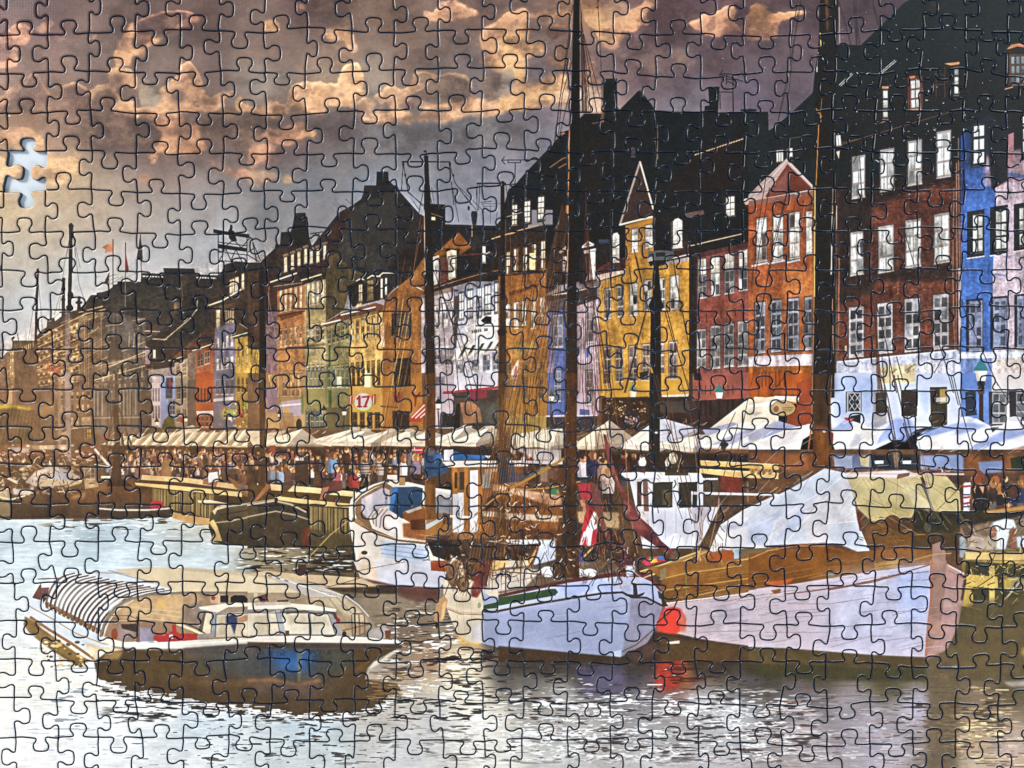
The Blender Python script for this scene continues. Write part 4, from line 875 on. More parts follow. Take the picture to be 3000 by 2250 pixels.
    # beams, piles
    P("-20,880 860,960 860,1060 480,1090 -20,1000", '54401f', 1, 0, .2); P("160,880 500,905 860,942 860,985 480,950 170,930", 'dcc08e', 1, 0, .15); P("200,975 500,1010 820,1040 830,1075 500,1050 200,1005", 'd0b47c', 1, 0, .15)
    q = Quad("468,1060 830,1085 830,1400 468,1400"); q.fill('83714a', .15, '6a5a34'); stripes(q, 11, '40321a', .35, .8); stripes(q, 9, 'b09c68', .2, .6)
    P("590,870 740,850 750,930 640,960 560,1010", '5c3432', 1, 0, .2); P("590,910 640,900 600,1000 560,1010", 'b07c5c', .9); P("20,1030 140,870 170,900 60,1010", '9a6444', .9); P("250,870 350,850 350,890 260,980", '4a3a30', .9)
    # ---------------- window K: near quay
    at('K')
    P("-20,-20 2250,-20 2250,640 -20,640", '6a5038', 1, 0, .2)
    P("-20,-20 375,-20 375,440 -20,460", 'a07434', 1, 0, .18); P("-20,300 375,330 375,460 -20,480", 'b09850', .9, 0, .2); P("100,-20 140,-20 120,120 90,120", 'c8a890', .9)
    for x in (30, 180, 310): W(x, 20, 36, 170, '8a7450', '6a5a40', 0, 2, 3)
    P("380,-20 540,-20 540,330 380,330", '4e66ac', 1, 0, .14); W(430, -40, 60, 250, 'b0c0dc', '70788c', 0, 2, 4); P("370,330 780,310 780,460 370,460", '3c3a44', 1, 0, .2); L("370,330 780,322", 14, 'b8b4cc')
    P("615,-20 795,-20 795,320 615,320", 'aa9aac', 1, 0, .12); W(692, -40, 52, 280, 'd0d0dc', '7a7c88', 0, 2, 4); P("640,270 720,280 720,320 640,320", '44588c')
    P("795,-20 1535,-20 1535,160 795,180", 'cc9a3c', 1, 0, .12); P("1200,165 1520,150 1520,175 1200,190", 'c8c0b8'); P("820,185 1560,170 1560,430 820,440", '38291f', 1, 0, .25)
    for x, y, w, h in ((835, -20, 50, 90), (930, -20, 60, 70), (1040, -20, 66, 66), (1140, -20, 60, 60), (1364, -20, 64, 50)): W(x, y, w, h, 'd2c8b4', '6a5c5c', 0, 2, 2)
    specks(840, 210, 1180, 330, 90, ['b89050', '8a6030', '7a4a28', 'e8d098', '4a2c1c'], 3, 7, .75); P("1290,210 1560,210 1560,300 1290,300", '4a4440', .8); specks(1000, 330, 1120, 390, 30, ['c8a0a0', '8a8a94', '6a3a34'], 5, 11, .8)
    P("1545,-20 2010,-20 2010,205 1545,215", 'a05a4c', 1, 0, .16); P("1545,205 2010,185 2010,430 1545,440", '402c26', 1, 0, .2); P("1525,-20 1555,-20 1555,300 1525,300", '3a3434'); P("1560,-20 1620,-20 1630,40 1570,40", '2a2424')
    for x in (1620, 1660, 1700, 1840, 1880): L([(x, 80), (x, 150)], 7, '5a2c28'); P([(x - 8, 200), (x + 8, 200), (x + 8, 330), (x - 8, 330)], '1f1a1a', .7)
    P("2005,-20 2250,-20 2250,190 2010,190", 'b0602c', 1, 0, .2); L("2060,180 2140,185", 16, 'e8d8c0')
    lamp(410, 180, 52, '3c5c54', 'efe0c4'); L("410,220 400,420", 8, '4a3a2c'); lamp(1072, 140, 66, '6a8a7c', 'f2e2c0'); lamp(1770, 150, 70, '2f7f80', 'f4e8dc'); L("1768,215 1768,380", 16, '2a2422')
    # parasols
    P("80,480 360,440 500,430 520,570 80,590", 'd4ccb8', 1, 0, .1); tent("460,430 200,530 420,570 640,540", 'e6dec8', 'b4ac9c'); tent("880,360 620,540 840,560 1120,540", 'ded2b8', 'ab9f90'); tent("760,440 610,570 760,575 900,540", 'e8dcc0', 'b8a894')
    tent("1290,340 980,560 1290,580 1600,430", 'e8e2d8', 'bcc0d4', None, 40); P("1300,350 1580,430 1480,450 1300,450", 'c0c8dc', .8, 4)
    P("1680,440 1990,200 2250,180 2250,430 1900,480 1640,540", 'e6d8c0', 1, 0, .1); P("1980,210 2250,185 2250,240 2000,260", 'f2e8d8'); P("2000,290 2130,300 2060,330", 'a8a49c', .6, 4)
    P("1635,440 1880,378 2000,420 1860,480 1660,480", 'a6a8c8', 1, 0, .08); tent("1610,480 1290,550 1560,590 1880,470", 'ebe2d0', 'b0aeb8', None, 44); P("1600,520 1960,380 2250,380 2250,620 1960,600 1640,600", 'efe8dc', 1, 0, .08); P("1700,560 2000,430 2100,440 1880,560", 'a4a8cc', .9, 6); P("1960,560 2250,430 2250,520 2010,600", 'a8accc', .8, 6); P("1600,590 2250,600 2250,650 1600,650", '8a5c3c', .9, 8)
    P("-20,800 2250,800 2250,1700 -20,1700", '5a4430', 1, 0, .3); P("-20,590 2250,640 2250,860 -20,860", '36281f', .9, 10, .3); P("80,500 130,490 120,640 70,640", 'd8d0c8', .8, 4)
    crowd(20, 500, 700, 760, 12, 60, 70); crowd(620, 1100, 720, 760, 5, 80, 90); person(665, 800, 120, 'd4ccd8', 'b87a54'); person(745, 790, 130, '24305e', '8a5a40'); person(830, 830, 120, 'c8a088', 'c89060'); person(1000, 760, 110, '5a2a24', '8a5a40'); person(870, 930, 130, 'd4c8c0', 'b08060')
    P("620,880 740,870 730,1010 660,1010", 'b83444', 1, 0, .2); P("640,1010 680,1005 700,1110 670,1110", 'b07a5c'); person(1145, 760, 90, '3a2c28', 'e0d8d0'); P("1780,810 1960,810 1960,960 1790,960", 'a0382e', .7, 8, .4); P("1990,860 2110,820 2120,980 2000,1030", 'b09080', .8, 8, .3)
    # ---------------- window L: right quay
    at('L')
    P("-20,-20 495,-20 495,170 -20,170", 'b0571f', 1, 0, .18, None, N_STREAK)
    for x in (60, 90, 120, 150, 200, 230, 270): L([(x, -20), (x + 2, PR.uniform(60, 110))], 12, '6a3214', .6)
    L("290,-20 160,160", 6, '5a3018'); L("150,160 400,158", 8, '6a3c20'); P("370,60 500,20 500,420 280,420 300,300 370,260", 'a04c28', 1, 0, .15)
    P("-20,190 200,170 390,180 385,215 160,210 -20,240", 'd8c8ae'); P("190,165 380,170 380,185 190,188", 'e8dcc4'); E(262, 268, 104, 66, '6a4a2c'); E(260, 266, 98, 60, 'c0a070'); E(205, 272, 22, 26, '8a5a44', .8); LS("255,262 345,258;258,275 340,272;262,288 330,286", 5, '7a5a38', .8)
    P("640,-20 1710,-20 1710,420 640,440", 'bccaea', 1, 0, .07, 'd0d6e8'); P("1700,-20 1960,-20 1960,420 1700,420", '6686cc', 1, 0, .12); P("1950,-20 2250,-20 2250,420 1950,420", 'd8d0d0', 1, 0, .06); P("690,40 1000,0 1000,300 700,380", '9cb4ec', .6, 30); P("1350,130 1460,120 1450,300 1350,300", 'a8bcec', .6, 20)
    W(778, 135, 112, 165, 'ece8f0', '3c4048', 0, 1, 1, .2); LS("795,150 885,280;885,150 795,280;795,215 840,150;840,280 885,215;840,150 885,215;795,215 840,280", 5, 'c8ccd4'); P("832,200 850,200 850,232 832,232", '4a4e54'); P("770,300 895,295 895,310 770,315", 'b8c4e0'); P("795,330 890,315 885,420 800,420", '2c3038')
    P("990,120 1100,120 1100,420 990,420", '8a8078', .6, 4); P("1010,140 1100,135 1100,300 1010,310", '4a4038', 1, 0, .2); P("1215,120 1350,110 1345,330 1220,330", '40352e', 1, 0, .2); P("1450,95 1590,92 1590,420 1460,420", '51432f', 1, 0, .2); P("1530,110 1588,108 1588,220 1535,225", 'c8a860', .8); P("1500,180 1580,176 1580,212 1500,215", 'd0ccc8', .8)
    P("1025,-20 1330,-20 1330,55 1030,70", 'd6c69c', 1, 0, .2); L("1030,72 1325,58", 8, 'f0e6c8'); P("1735,135 1820,120 1830,320 1740,330", '343c50', 1, 0, .15); P("1925,130 2070,130 2060,400 1930,410", '3c3a40'); W(1955, 140, 110, 250, 'e0e0e4', '70767c', 0, 2, 3); P("2090,125 2250,120 2250,380 2100,390", '3c3a40'); W(2150, 135, 80, 240, 'e0e0e8', '80868c', 0, 1, 3)
    L("1865,-20 1865,390", 34, '4a3430'); P("1840,360 1885,360 1890,392 1840,392", '3a2a28'); P("1835,100 1895,100 1890,150 1840,150", '6a4a40'); P("750,340 800,340 845,380 830,385 770,365", 'd83a38')
    tent("215,365 -20,470 60,540 400,420", 'e4dccc', 'a2a8cc', None, 60); P("-20,480 200,370 260,400 60,520 -20,530", 'a4a8cc', .8, 6); P("-20,560 280,440 480,390 500,470 420,520 400,600 100,620 -20,640", 'f0e8dc', 1, 0, .06); P("60,540 290,440 420,450 340,540 150,600", 'd4ccd0', .8, 8)
    P("650,440 830,370 890,390 1000,430 980,570 680,600 650,520", 'e8e4e0', 1, 0, .06); P("660,440 760,360 830,380 800,440", '94a8dc', .9, 6); P("640,470 1000,440 1000,600 680,600", 'eceae6', .9, 4); P("790,590 850,470 900,480 880,560", 'b8b8c8', .7, 8)
    P("900,580 1000,460 1150,345 1270,340 1480,410 1340,440 1000,600", 'd8dcec', 1, 0, .06); P("1000,430 1170,345 1290,350 1340,440 1250,540 1130,520 1000,560", '94a8e4', .9, 8); P("880,590 1000,440 1140,370 1040,500 1000,620", 'ede6dc', .8, 6)
    P("1340,560 1350,500 1700,350 1830,350 1940,410 1960,470 1700,650 1380,640", 'e6e6ee', 1, 0, .06); P("1350,460 1720,370 1920,400 1780,460 1450,510", '8ea4e0', .9, 8); P("1350,520 1660,440 1640,640 1380,630", 'efe9e4', .8, 6); P("1500,640 1550,560 1600,640", 'b0aab4', .6, 6)
    P("1780,600 2100,350 2250,380 2250,620 1830,660", 'e8e4ea', 1, 0, .06); P("1790,570 2060,440 2250,440 2250,470 1960,560 1800,640", '90a4dc', .9, 8); P("1830,660 2250,560 2250,640", 'a87058', .7, 6); E(1745, 358, 66, 26, 'c8ccd8'); E(2140, 352, 60, 20, 'ccccd8')
    P("-20,600 2250,600 2250,1700 -20,1700", '6a4a30', 1, 0, .3); P("-20,630 2250,650 2250,800 -20,760", '83522e', 1, 8, .25); P("650,640 980,640 980,760 700,760", '6c7ca8', .9, 8); P("670,660 820,650 820,750 680,750", 'a8b0c8', .8); P("880,650 960,655 955,740 890,730", 'd0bc88', .9)
    P("980,640 1370,640 1370,770 990,760", '34363c', 1, 6, .2); P("1000,650 1080,650 1080,720 1000,720", '20242c'); P("1000,690 1075,688 1075,715 1005,718", 'b8c8d0'); P("1220,660 1300,660 1300,720 1230,720", '20242c'); P("1225,690 1298,688 1298,716 1232,718", 'b8c8d0'); P("1370,650 1720,640 1720,780 1380,760", '8ca4d8', .9, 6); P("1840,700 2040,690 2040,780 1860,800", '7890c4', .9, 6); P("2100,670 2250,640 2250,760 2110,760", '2c3828', .9); L("1800,680 1840,640", 8, '4a2c24')
    lamp(1865, -15, 110, '3f858c', 'eee6dc'); P("1830,60 1900,60 1880,110 1850,110", '4a3a38')
    crowd(1400, 1650, 790, 820, 9, 40, 46); P("1700,820 2250,780 2250,1420 1740,1440", '5c4434', 1, 8, .25)
    P("1720,870 1780,865 1770,1110 1722,1110", 'e4e0ec'); LS("1722,900 1780,895;1720,990 1775,985;1722,1040 1772,1030", 16, 'c03048'); LS("1722,965 1770,965;1722,1065 1770,1060", 12, '3c4c84')
    P("1790,900 1830,860 1900,870 1920,960 1900,1110 1810,1110", '2a2524'); E(1850, 830, 44, 60, '8a4a30'); P("1850,900 1890,900 1880,960", 'c08060'); E(1980, 850, 34, 38, 'a8643c'); P("1950,900 2020,870 2070,940 2050,1040 1960,1040", 'b07848', 1, 0, .25); P("1960,970 2050,960 2040,1050 1970,1050", '2e2a28'); E(2110, 930, 56, 50, '5a3a28'); P("2080,1000 2250,960 2250,1060 2080,1060", '3c4264'); E(2200, 850, 30, 44, '8a5438'); P("2040,1000 2120,1050 2060,1080", 'c08a68', .9)
    person(1960, 1000, 110, '3a3430', 'a06a44'); person(2060, 930, 84, '4a3c34'); person(2190, 1010, 120, '3c4468', '9a6040'); person(2240, 900, 80, '7a5040'); scribble(1740, 820, 2240, 1080, 90, ['c88a60', '3a2418', '2c2420', 'e0b088', '6a4430'], 8, 14, 50, (50, 130))

def ripples(x0, y0, x1, y1, col, thr, a=.8, tex=None, soft=.05, fade=None):
    # horizontal glints or dark dashes inside a box given in photograph pixels
    tex = N_RIP if tex is None else tex
    sl = (slice(max(0, int(y0 * KX)), min(IH, int(y1 * KX))), slice(max(0, int(x0 * KX)), min(IW, int(x1 * KX))))
    m = np.clip((tex[sl] - thr) / soft, 0, 1) * a
    h, w = m.shape
    fx = np.minimum(np.arange(w), np.arange(w)[::-1]) / max(1, w * .18); fy = np.minimum(np.arange(h), np.arange(h)[::-1]) / max(1, h * .2)
    m = m * np.clip(fx, 0, 1)[None] * np.clip(fy, 0, 1)[:, None]
    CAN[sl] = CAN[sl] * (1 - m[:, :, None]) + hexc(col) * m[:, :, None]

def paint_water():
    y0 = 1515
    keep = CAN[int(y0 * KX) - 2:int(1650 * KX)].copy()
    underpaint("""
0,1530 b8ccd8
300,1540 a8bcc8
600,1560 c0c4bc
800,1600 948668
1000,1600 5c4c34
1000,1660 6a5a44
100,1650 d2e4ec
350,1640 cce0ea
600,1620 c6d8e0
0,1780 dae6ea
60,1850 e4ecec
150,1950 eeeee6
30,2000 f4f2ea
300,2000 f4f0e6
60,2150 f4f8f6
300,2150 eaf2f8
300,2240 eaf2f6
600,2120 c8d8e2
600,2220 d6e0e4
900,2130 b6c8d2
900,2220 c2cccf
1150,1780 94846e
1200,1850 7c6a58
1300,1750 8a8070
1250,1930 a0846a
1350,1960 f0dcb4
1380,2020 e0d8c4
1300,2100 c6c8c6
1150,2060 b4b0a8
1200,2200 caced0
1420,2120 e6e6dc
1450,2220 dee0d8
1480,1900 5c4c40
1480,1980 605c58
1600,1930 4a4038
1700,1980 46423f
1850,1980 48424a
1650,2040 a8a6a2
1850,2060 8c888c
1700,2120 b4b2ae
1900,2140 a8a8a8
1650,2220 c2c6c4
1900,2220 bcbebe
1990,1980 8a4436
2040,1950 5c4430
2100,1950 463c2c
2050,2060 bcbec4
2150,2100 c0c6cc
2200,1990 585050
2100,2200 b8b8bc
2250,1960 3c3626
2400,1960 463f26
2600,1990 584e30
2350,2050 70686c
2350,2150 aca4aa
2300,2230 a49c9c
2500,2080 9c949c
2550,2150 aca6b2
2600,2220 b0aab6
2690,2080 acaac0
2760,1950 5e5034
2760,2100 6a5c44
2850,1930 665a38
2950,1900 665a3e
2870,2050 84705a
2850,2160 b09878
2960,2200 b8a498
2960,2000 605438
2760,2240 7c7060
2860,2240 b8a890""", y0, 2250, 3.4)
    r0, r1 = int(y0 * KX), IH
    CAN[r0:r1] *= (1 + .10 * N_BLOT[r0:r1] + .16 * N_RIP2[r0:r1])[:, :, None]
    R = ripples
    for d in (.0, .12):
        R(-200, 1500, 900, 1700, 'e4eef0', .16 + d, .6); R(-300, 1600, 700, 2400, 'f2f6f4', .15 + d, .6); R(-200, 1700, 900, 2400, '8ea2b0', .2, .5, N_RIP2)
        R(260, 2020, 1100, 2120, '2c2620', .05 + d, .9, N_RIP2); R(330, 2040, 1200, 2400, '54504c', .17, .8, N_RIP2); R(600, 2090, 1300, 2400, '3c3430', .22, .8)
        R(680, 1530, 1080, 1700, '2a2218', .0 + d, .8, N_RIP2); R(680, 1550, 1060, 1690, 'e8e8e0', .1 + d, .9); R(100, 1505, 720, 1570, '5a4c38', .12 + d, .8, N_RIP2)
        R(1080, 1740, 1600, 2000, '3a2a22', .06 + d, .75, N_RIP2); R(1080, 1760, 1420, 2100, 'f6ecd8', .1 + d, .9); R(1060, 1960, 1700, 2140, '3a302a', .1 + d, .8, N_RIP2)
        R(1200, 2020, 2500, 2400, '4a3e3c', .10 + d, .75, N_RIP2); R(1250, 2020, 2450, 2400, 'f4f8fa', .05 + d, .9); R(1450, 2010, 2320, 2120, 'f4f8f6', .1 + d, .9); R(1500, 2060, 2450, 2400, '5a3230', .2, .6)
        R(2200, 1980, 2800, 2400, '4a4038', .17 + d, .6, N_RIP2); R(2200, 2140, 2900, 2400, 'd8ccc4', .18 + d, .6); R(2700, 2060, 3300, 2400, 'f0d8a8', .1 + d, .7); R(2650, 2000, 3300, 2400, '3e3420', .14 + d, .6, N_RIP2)
        R(1450, 1900, 2400, 2060, '2c2420', .15, .6, N_RIP2); R(2280, 2060, 2760, 2300, 'c8c4d0', .16, .5)
    h = keep.shape[0]; q0 = int(y0 * KX) - 2
    # the far quay and its boats hide the water's upper edge; a wavering waterline
    at('px')

def paint_boats():
    at('I')
    # ---- moored boats on the far left
    P("-20,700 820,690 850,800 1000,860 1210,920 1230,1000 1220,1060 1400,1090 1390,1140 1000,1160 -20,1165", '55402c', 1, 3, .25); specks(-20, 690, 800, 960, 150, ['d8b890', 'e8dcc8', '8a6a50', '3a2c20', 'b89068'], 4, 14, .6, 1.6)
    P("205,860 290,775 400,738 480,745 560,770 640,820 560,880 420,900 280,900", 'b4aaa4', 1, 4, .2); P("430,760 540,780 600,840 520,880 440,850", '98a0b8', .9, 8); P("300,890 340,800 420,760 380,860", '8a8078', .7, 6)
    P("310,845 560,845 560,880 330,900 360,940 420,960 400,970 300,900", 'b8a488', .8); P("520,900 640,850 660,870 540,910", 'c0a884', .8); P("60,820 150,860 140,880 60,840", 'c8b8a8'); P("400,680 420,730 395,730", 'e8e4e0')
    P("-20,920 80,900 90,940 80,1010 20,1010 -20,980", 'ae9c80', 1, 0, .2); P("100,920 260,920 240,970 110,965", 'c0bab4', .9, 4); L("-20,980 90,1005 200,975", 12, 'd4c4a0'); P("-20,1030 82,1030 82,1140 20,1150 -20,1100", '8e7e60', .9, 6)
    P("85,1030 400,1050 410,1160 85,1165", '483726', 1, 0, .2); P("400,960 800,900 1000,860 1220,930 1225,1040 800,1040 420,1060", '5c4028', 1, 0, .2); P("600,970 700,940 680,1000 560,1000", 'a87c48', .7, 8); P("700,900 900,880 1000,880 800,940", '7c5030', .8, 6)
    P("800,1060 1000,1060 1390,1060 1400,1100 1380,1145 1100,1160 900,1165 800,1130", '4a3c30', 1, 0, .15); L("805,1078 950,1090 1200,1090 1390,1075", 14, 'b8b4a8'); E(1268, 1046, 56, 34, 'c02a3c'); P("1212,1046 1324,1046 1310,1075 1225,1078", 'b02436')
    P("1600,1012 1700,1008 1835,1035 1830,1055 1700,1045 1605,1030", 'dcc4a0'); LS("1560,960 1640,1010;1500,1000 1560,1020", 6, '8a6a40')
    P("670,740 790,750 800,900 690,920", '9a8468', .8, 0, .3); W(700, 750, 70, 90, 'c0b090', '6a5a48', 0, 2, 2); P("820,815 940,815 940,835 820,835", 'd8ccb8')
    P("905,200 955,200 970,480 985,830 1080,900 860,900 905,800 930,480", '352619', 1, 0, .15); LS("920,240 880,500 815,720;955,240 1030,470 1095,640", 15, '4a3a2c'); L("985,470 1005,640", 20, '3a2c24'); L("770,600 890,740", 18, 'c4c8c8'); L("765,720 890,742", 7, 'd8d8d4')
    P("930,-20 950,-20 960,200 925,210", '4a382a')
    P("520,-20 570,-20 575,690 540,690", '8a8088', .85, 3); P("470,-20 500,-20 500,520 460,700 440,700 470,480", '94807a', .6, 6); P("440,-20 465,-20 470,740 440,740", '5a4030', .7, 3); P("262,-20 310,-20 320,620 262,700", '5a4030', .6, 4)
    # dark barge
    P("1705,1110 1760,1075 1850,1052 2250,1000 2250,1400 2150,1392 1850,1372 1730,1350 1690,1230", '5a4e38', 1, 0, .18, '463c28'); L("1745,1085 1850,1062 2250,1003", 14, '9a9484'); L("1780,1130 2250,1050", 10, '3a3428'); L("1720,1195 1860,1180 2250,1098", 12, '9a8c6c'); P("1690,1190 1730,1165 1760,1220 1800,1340 1700,1345 1740,1260", 'c0a46c', 1, 0, .3)
    P("1720,1100 1760,1060 1850,1040 1840,1060 1760,1090 1740,1130", 'd8c8a0', .8)
    at('J')
    P("-20,1040 120,1018 200,1010 330,1050 440,1095 485,1130 480,1250 600,1340 500,1395 -20,1400", '4c4230', 1, 0, .18, '463826'); P("60,1060 200,1030 330,1060 430,1110 300,1120 200,1095 60,1120", '3a342a'); L("-20,1050 200,1015 330,1045 450,1105", 14, 'a8a090'); L("-20,1145 205,1100 360,1130 480,1170", 11, '9a9078'); P("195,1000 210,985 225,1000 215,1060 200,1060", '2a2018'); P("430,1240 490,1230 500,1400 420,1400", '7a3a24', .8, 8, .2); P("480,1240 840,1300 840,1400 490,1395", '5a4c2e', .9, 10)
    L("460,1490 650,1290 790,1180", 8, 'b89c60', .9)
    # ---- white sloop with the open deck
    P("800,1080 812,1010 850,960 900,925 1000,880 1110,850 1200,850 1430,900 1640,930 1640,1350 1500,1380 1440,1660 1100,1700 900,1660 860,1560 850,1440 822,1330 805,1200", 'd8d0c4', 1, 0, .08)
    P("850,1030 900,980 1000,920 1100,870 1150,900 1130,1040 1000,1100 960,1160 990,1240 1180,1320 1420,1350 1430,1000 1640,960 1640,1340 1500,1370 1400,1352 1180,1320 1000,1265 880,1190 850,1120", '8a6a4c', 1, 0, .2)
    P("900,1000 1080,905 1130,930 1130,1060 1000,1090 950,1160 900,1100", 'aeaebc', 1, 0, .1); P("930,980 990,960 980,1120 950,1140", 'd0ccd0', .8, 4); P("1090,960 1115,955 1115,1040 1090,1040", '8a8a9a'); E(1103, 995, 7, 9, '2a2a30')
    L("830,1170 900,1215 1010,1280 1190,1335 1430,1362", 16, '8a6844'); L("840,1020 900,960 1010,900 1120,860", 14, '7a6048'); P("820,1150 870,1160 920,1200 900,1230", 'b0845c')
    P("1150,905 1400,895 1385,1130 1230,1160 1130,1100", '23486e', 1, 0, .14); P("1150,905 1200,905 1150,1100 1125,1095", '2f74c4', 1, 3); L("1155,902 1400,896", 7, 'a8bcd0')
    P("1000,1130 1040,1085 1110,1080 1190,1130 1225,1190 1225,1300 1150,1280 1020,1220", 'd6c8c4', 1, 0, .06); LS("1040,1090 990,1140 1000,1200;1075,1085 1020,1150 1020,1220;1110,1085 1060,1150 1050,1230", 12, '9a8e8c'); P("1100,1100 1190,1140 1220,1200 1215,1290 1130,1270 1090,1180", 'e2d6d4', .9, 6)
    P("1235,1105 1390,1050 1410,1070 1420,1180 1300,1195 1240,1160", '8e5426', 1, 0, .15); P("1255,1100 1380,1058 1395,1075 1280,1118", 'a8a49c'); P("1355,1240 1560,1140 1600,1180 1590,1260 1440,1310 1360,1280", '9c6a30', 1, 0, .15); P("1390,1225 1545,1150 1570,1165 1430,1250", 'a4acb4'); P("1235,1200 1420,1180 1420,1340 1240,1310", '9a5a2e', .95, 6, .25); P("1300,1170 1420,1160 1420,1250 1300,1250", '5c3418')
    P("1060,1340 1440,1382 1480,1500 1460,1540 1060,1470", 'b4c6e2', .95, 5); LS("1060,1370 1440,1420;1060,1405 1450,1460;1060,1440 1460,1500", 6, '8090b0', .8); P("900,1260 1060,1340 1060,1660 920,1640 870,1500", 'd4cabc', .7, 12)
    P("850,1530 900,1420 935,1410 945,1450 900,1540 870,1560", 'd8c0a0', .9); P("860,1560 960,1500 940,1600 900,1650", 'd8a868', .7, 10); E(925, 1436, 26, 16, '4a3828'); L("1440,1490 1120,1580 900,1650", 7, '5a4438', .8); E(1160, 1545, 70, 20, 'a09a98', .4, 8)
    P("1270,860 1420,895 1420,920 1270,880", 'd8d0c4'); P("1110,805 1190,805 1190,850 1110,840", 'd0ccc8'); P("1205,825 1255,825 1255,890 1205,890", 'a08054'); P("1500,930 1640,970 1640,1010 1500,960", 'c0c4cc')
    P("1500,980 1640,1000 1640,1130 1500,1110", '8e98a8', .9, 4, .2); P("1560,1110 1640,1130 1640,1220 1560,1200", '5a4030', .9)
    # wheelhouse
    P("1630,735 2250,720 2250,1350 1630,1350", '8a5c34', 1, 0, .2); P("1555,700 1700,690 2250,690 2250,735 1600,745", 'd6d2cc', 1, 0, .06); P("1570,602 1645,600 1645,692 1568,690", 'ccccdc'); P("1650,610 1760,640 1920,650 1890,680 1650,690", '2c6ab4', 1, 0, .2); P("1900,650 1950,650 1930,675", 'e0dcd0')
    for x in (1640, 1730, 1845): P([(x, 745), (x + 36, 745), (x + 36, 1290), (x, 1280)], 'b8772e', 1, 0, .15)
    P("1680,950 1730,950 1730,1280 1680,1280", 'c8ccd8'); P("1780,770 1845,765 1845,1290 1780,1290", 'd2d6e0', 1, 0, .06); P("1640,960 1682,960 1682,1270 1640,1270", 'c4ccdc'); P("1655,785 1676,785 1676,915 1655,915", '3a3226'); P("1696,780 1735,780 1735,925 1696,925", '40362a'); P("1880,800 1950,795 1950,910 1880,915", '90928c', 1, 0, .2); P("1900,760 2010,750 2010,800 1900,800", 'b8a894', .8); P("1960,780 2250,770 2250,1000 1960,1000", '9a5a2c', .9, 0, .3); P("1615,1130 1780,1140 1780,1160 1615,1150", 'e0d8cc')
    P("2050,800 2250,780 2250,860 2100,870", '2c5488', .9, 4, .2); P("1960,880 2250,900 2250,950 1960,930", 'c0a080', 1, 0, .3); P("1870,1100 2250,1110 2250,1160 1880,1140", 'e0d4c4', .9)
    P("1420,1310 1520,1290 2250,1340 2250,1700 1480,1700", '4c3a2c', 1, 3, .25); P("1640,1290 1900,1260 1900,1320 1600,1330", 'a06a38', .9, 4)
    P("1430,1345 1560,1322 1690,1390 1720,1480 1590,1560 1500,1480", '2f241d', 1, 0, .2); P("1430,1345 1480,1460 1590,1500 1585,1600 1470,1590", 'dccabc', 1, 0, .06); P("1460,1520 1588,1550 1585,1600 1470,1590", 'b4582a', 1, 4); P("1900,1340 2250,1330 2250,1380 2100,1370", 'c8d4e4', .95); P("2080,1500 2250,1440 2250,1640 1980,1600", 'd8b068', .95, 6, .2); P("2100,1390 2250,1460 2250,1480 2080,1410", '3a2a20'); P("1620,1450 1720,1520 1740,1640 1640,1620", 'c8b8a0', .8, 6, .3); P("1840,1500 1900,1480 1880,1640 1800,1660", '8a4a3c', .9, 4, .2)
    at('K')
    # ---- gear on deck, flag, furled sails, the white cabin
    P("-20,860 520,960 520,1380 -20,1360", '7c4c24', 1, 4, .3); P("-20,1110 520,1140 520,1190 -20,1160", 'c8b8a4', .9, 3); P("-20,890 480,975 500,1020 300,1010 -20,930", 'c8a488', 1, 3, .25); P("240,960 500,980 490,1050 400,1050 250,1010", 'c08e70', 1, 3, .3); E(438, 940, 36, 26, '2c8a5c'); P("100,590 490,600 490,690 300,690", 'd0ccd0', .8, 4); P("70,690 500,690 500,720 80,715", 'c8c4cc', .9); P("-20,730 110,700 120,860 -20,880", '2c3a58', .8, 6); P("210,800 330,750 320,790 220,820", '3a86b4'); P("320,740 380,740 380,860 320,860", 'd8d4d8', .8, 4); P("120,740 520,740 520,860 120,860", '6a3c1c', .5)
    P("620,1100 960,1110 960,1260 640,1240", 'b49a74', .95, 6, .3); P("620,1190 1000,1250 980,1380 620,1360", '3a2c22', .9, 4); P("-20,1260 520,1240 520,1400 -20,1340", '5c3a20', .9, 6, .3); P("30,1330 300,1330 310,1360 180,1370 40,1350", 'd0dae8'); P("310,1330 440,1330 450,1490 260,1540 310,1400", 'b8c4dc', 1, 3); P("-20,1370 60,1370 180,1490 200,1560 60,1640 -20,1640", '4a3626', 1, 3, .2); P("-20,1520 200,1560 300,1370 310,1390 230,1560 60,1640 -20,1640", 'dcb06a', 1, 3, .15); L("310,1360 280,1470 220,1560", 12, '7a2a20')
    P("960,790 1130,780 1620,790 1640,830 1010,830", 'e4e2e4', 1, 0, .05); P("1040,830 1760,830 1770,1070 1600,1400 1150,1400 1100,1100", 'c8cede', 1, 0, .06); P("1090,840 1200,830 1200,1200 1110,1150", 'c4c0c4'); P("1105,860 1140,860 1140,1060 1105,1060", '4a342a'); P("1150,850 1190,850 1200,1100 1160,1100", '6a4434', .8)
    for x, w in ((1232, 160), (1442, 150)): P([(x, 872), (x + w, 866), (x + w - 2, 1070), (x + 2, 1072)], '33342a', 1, 0, .2); L([(x, 872), (x + w, 866)], 10, '1c1c18')
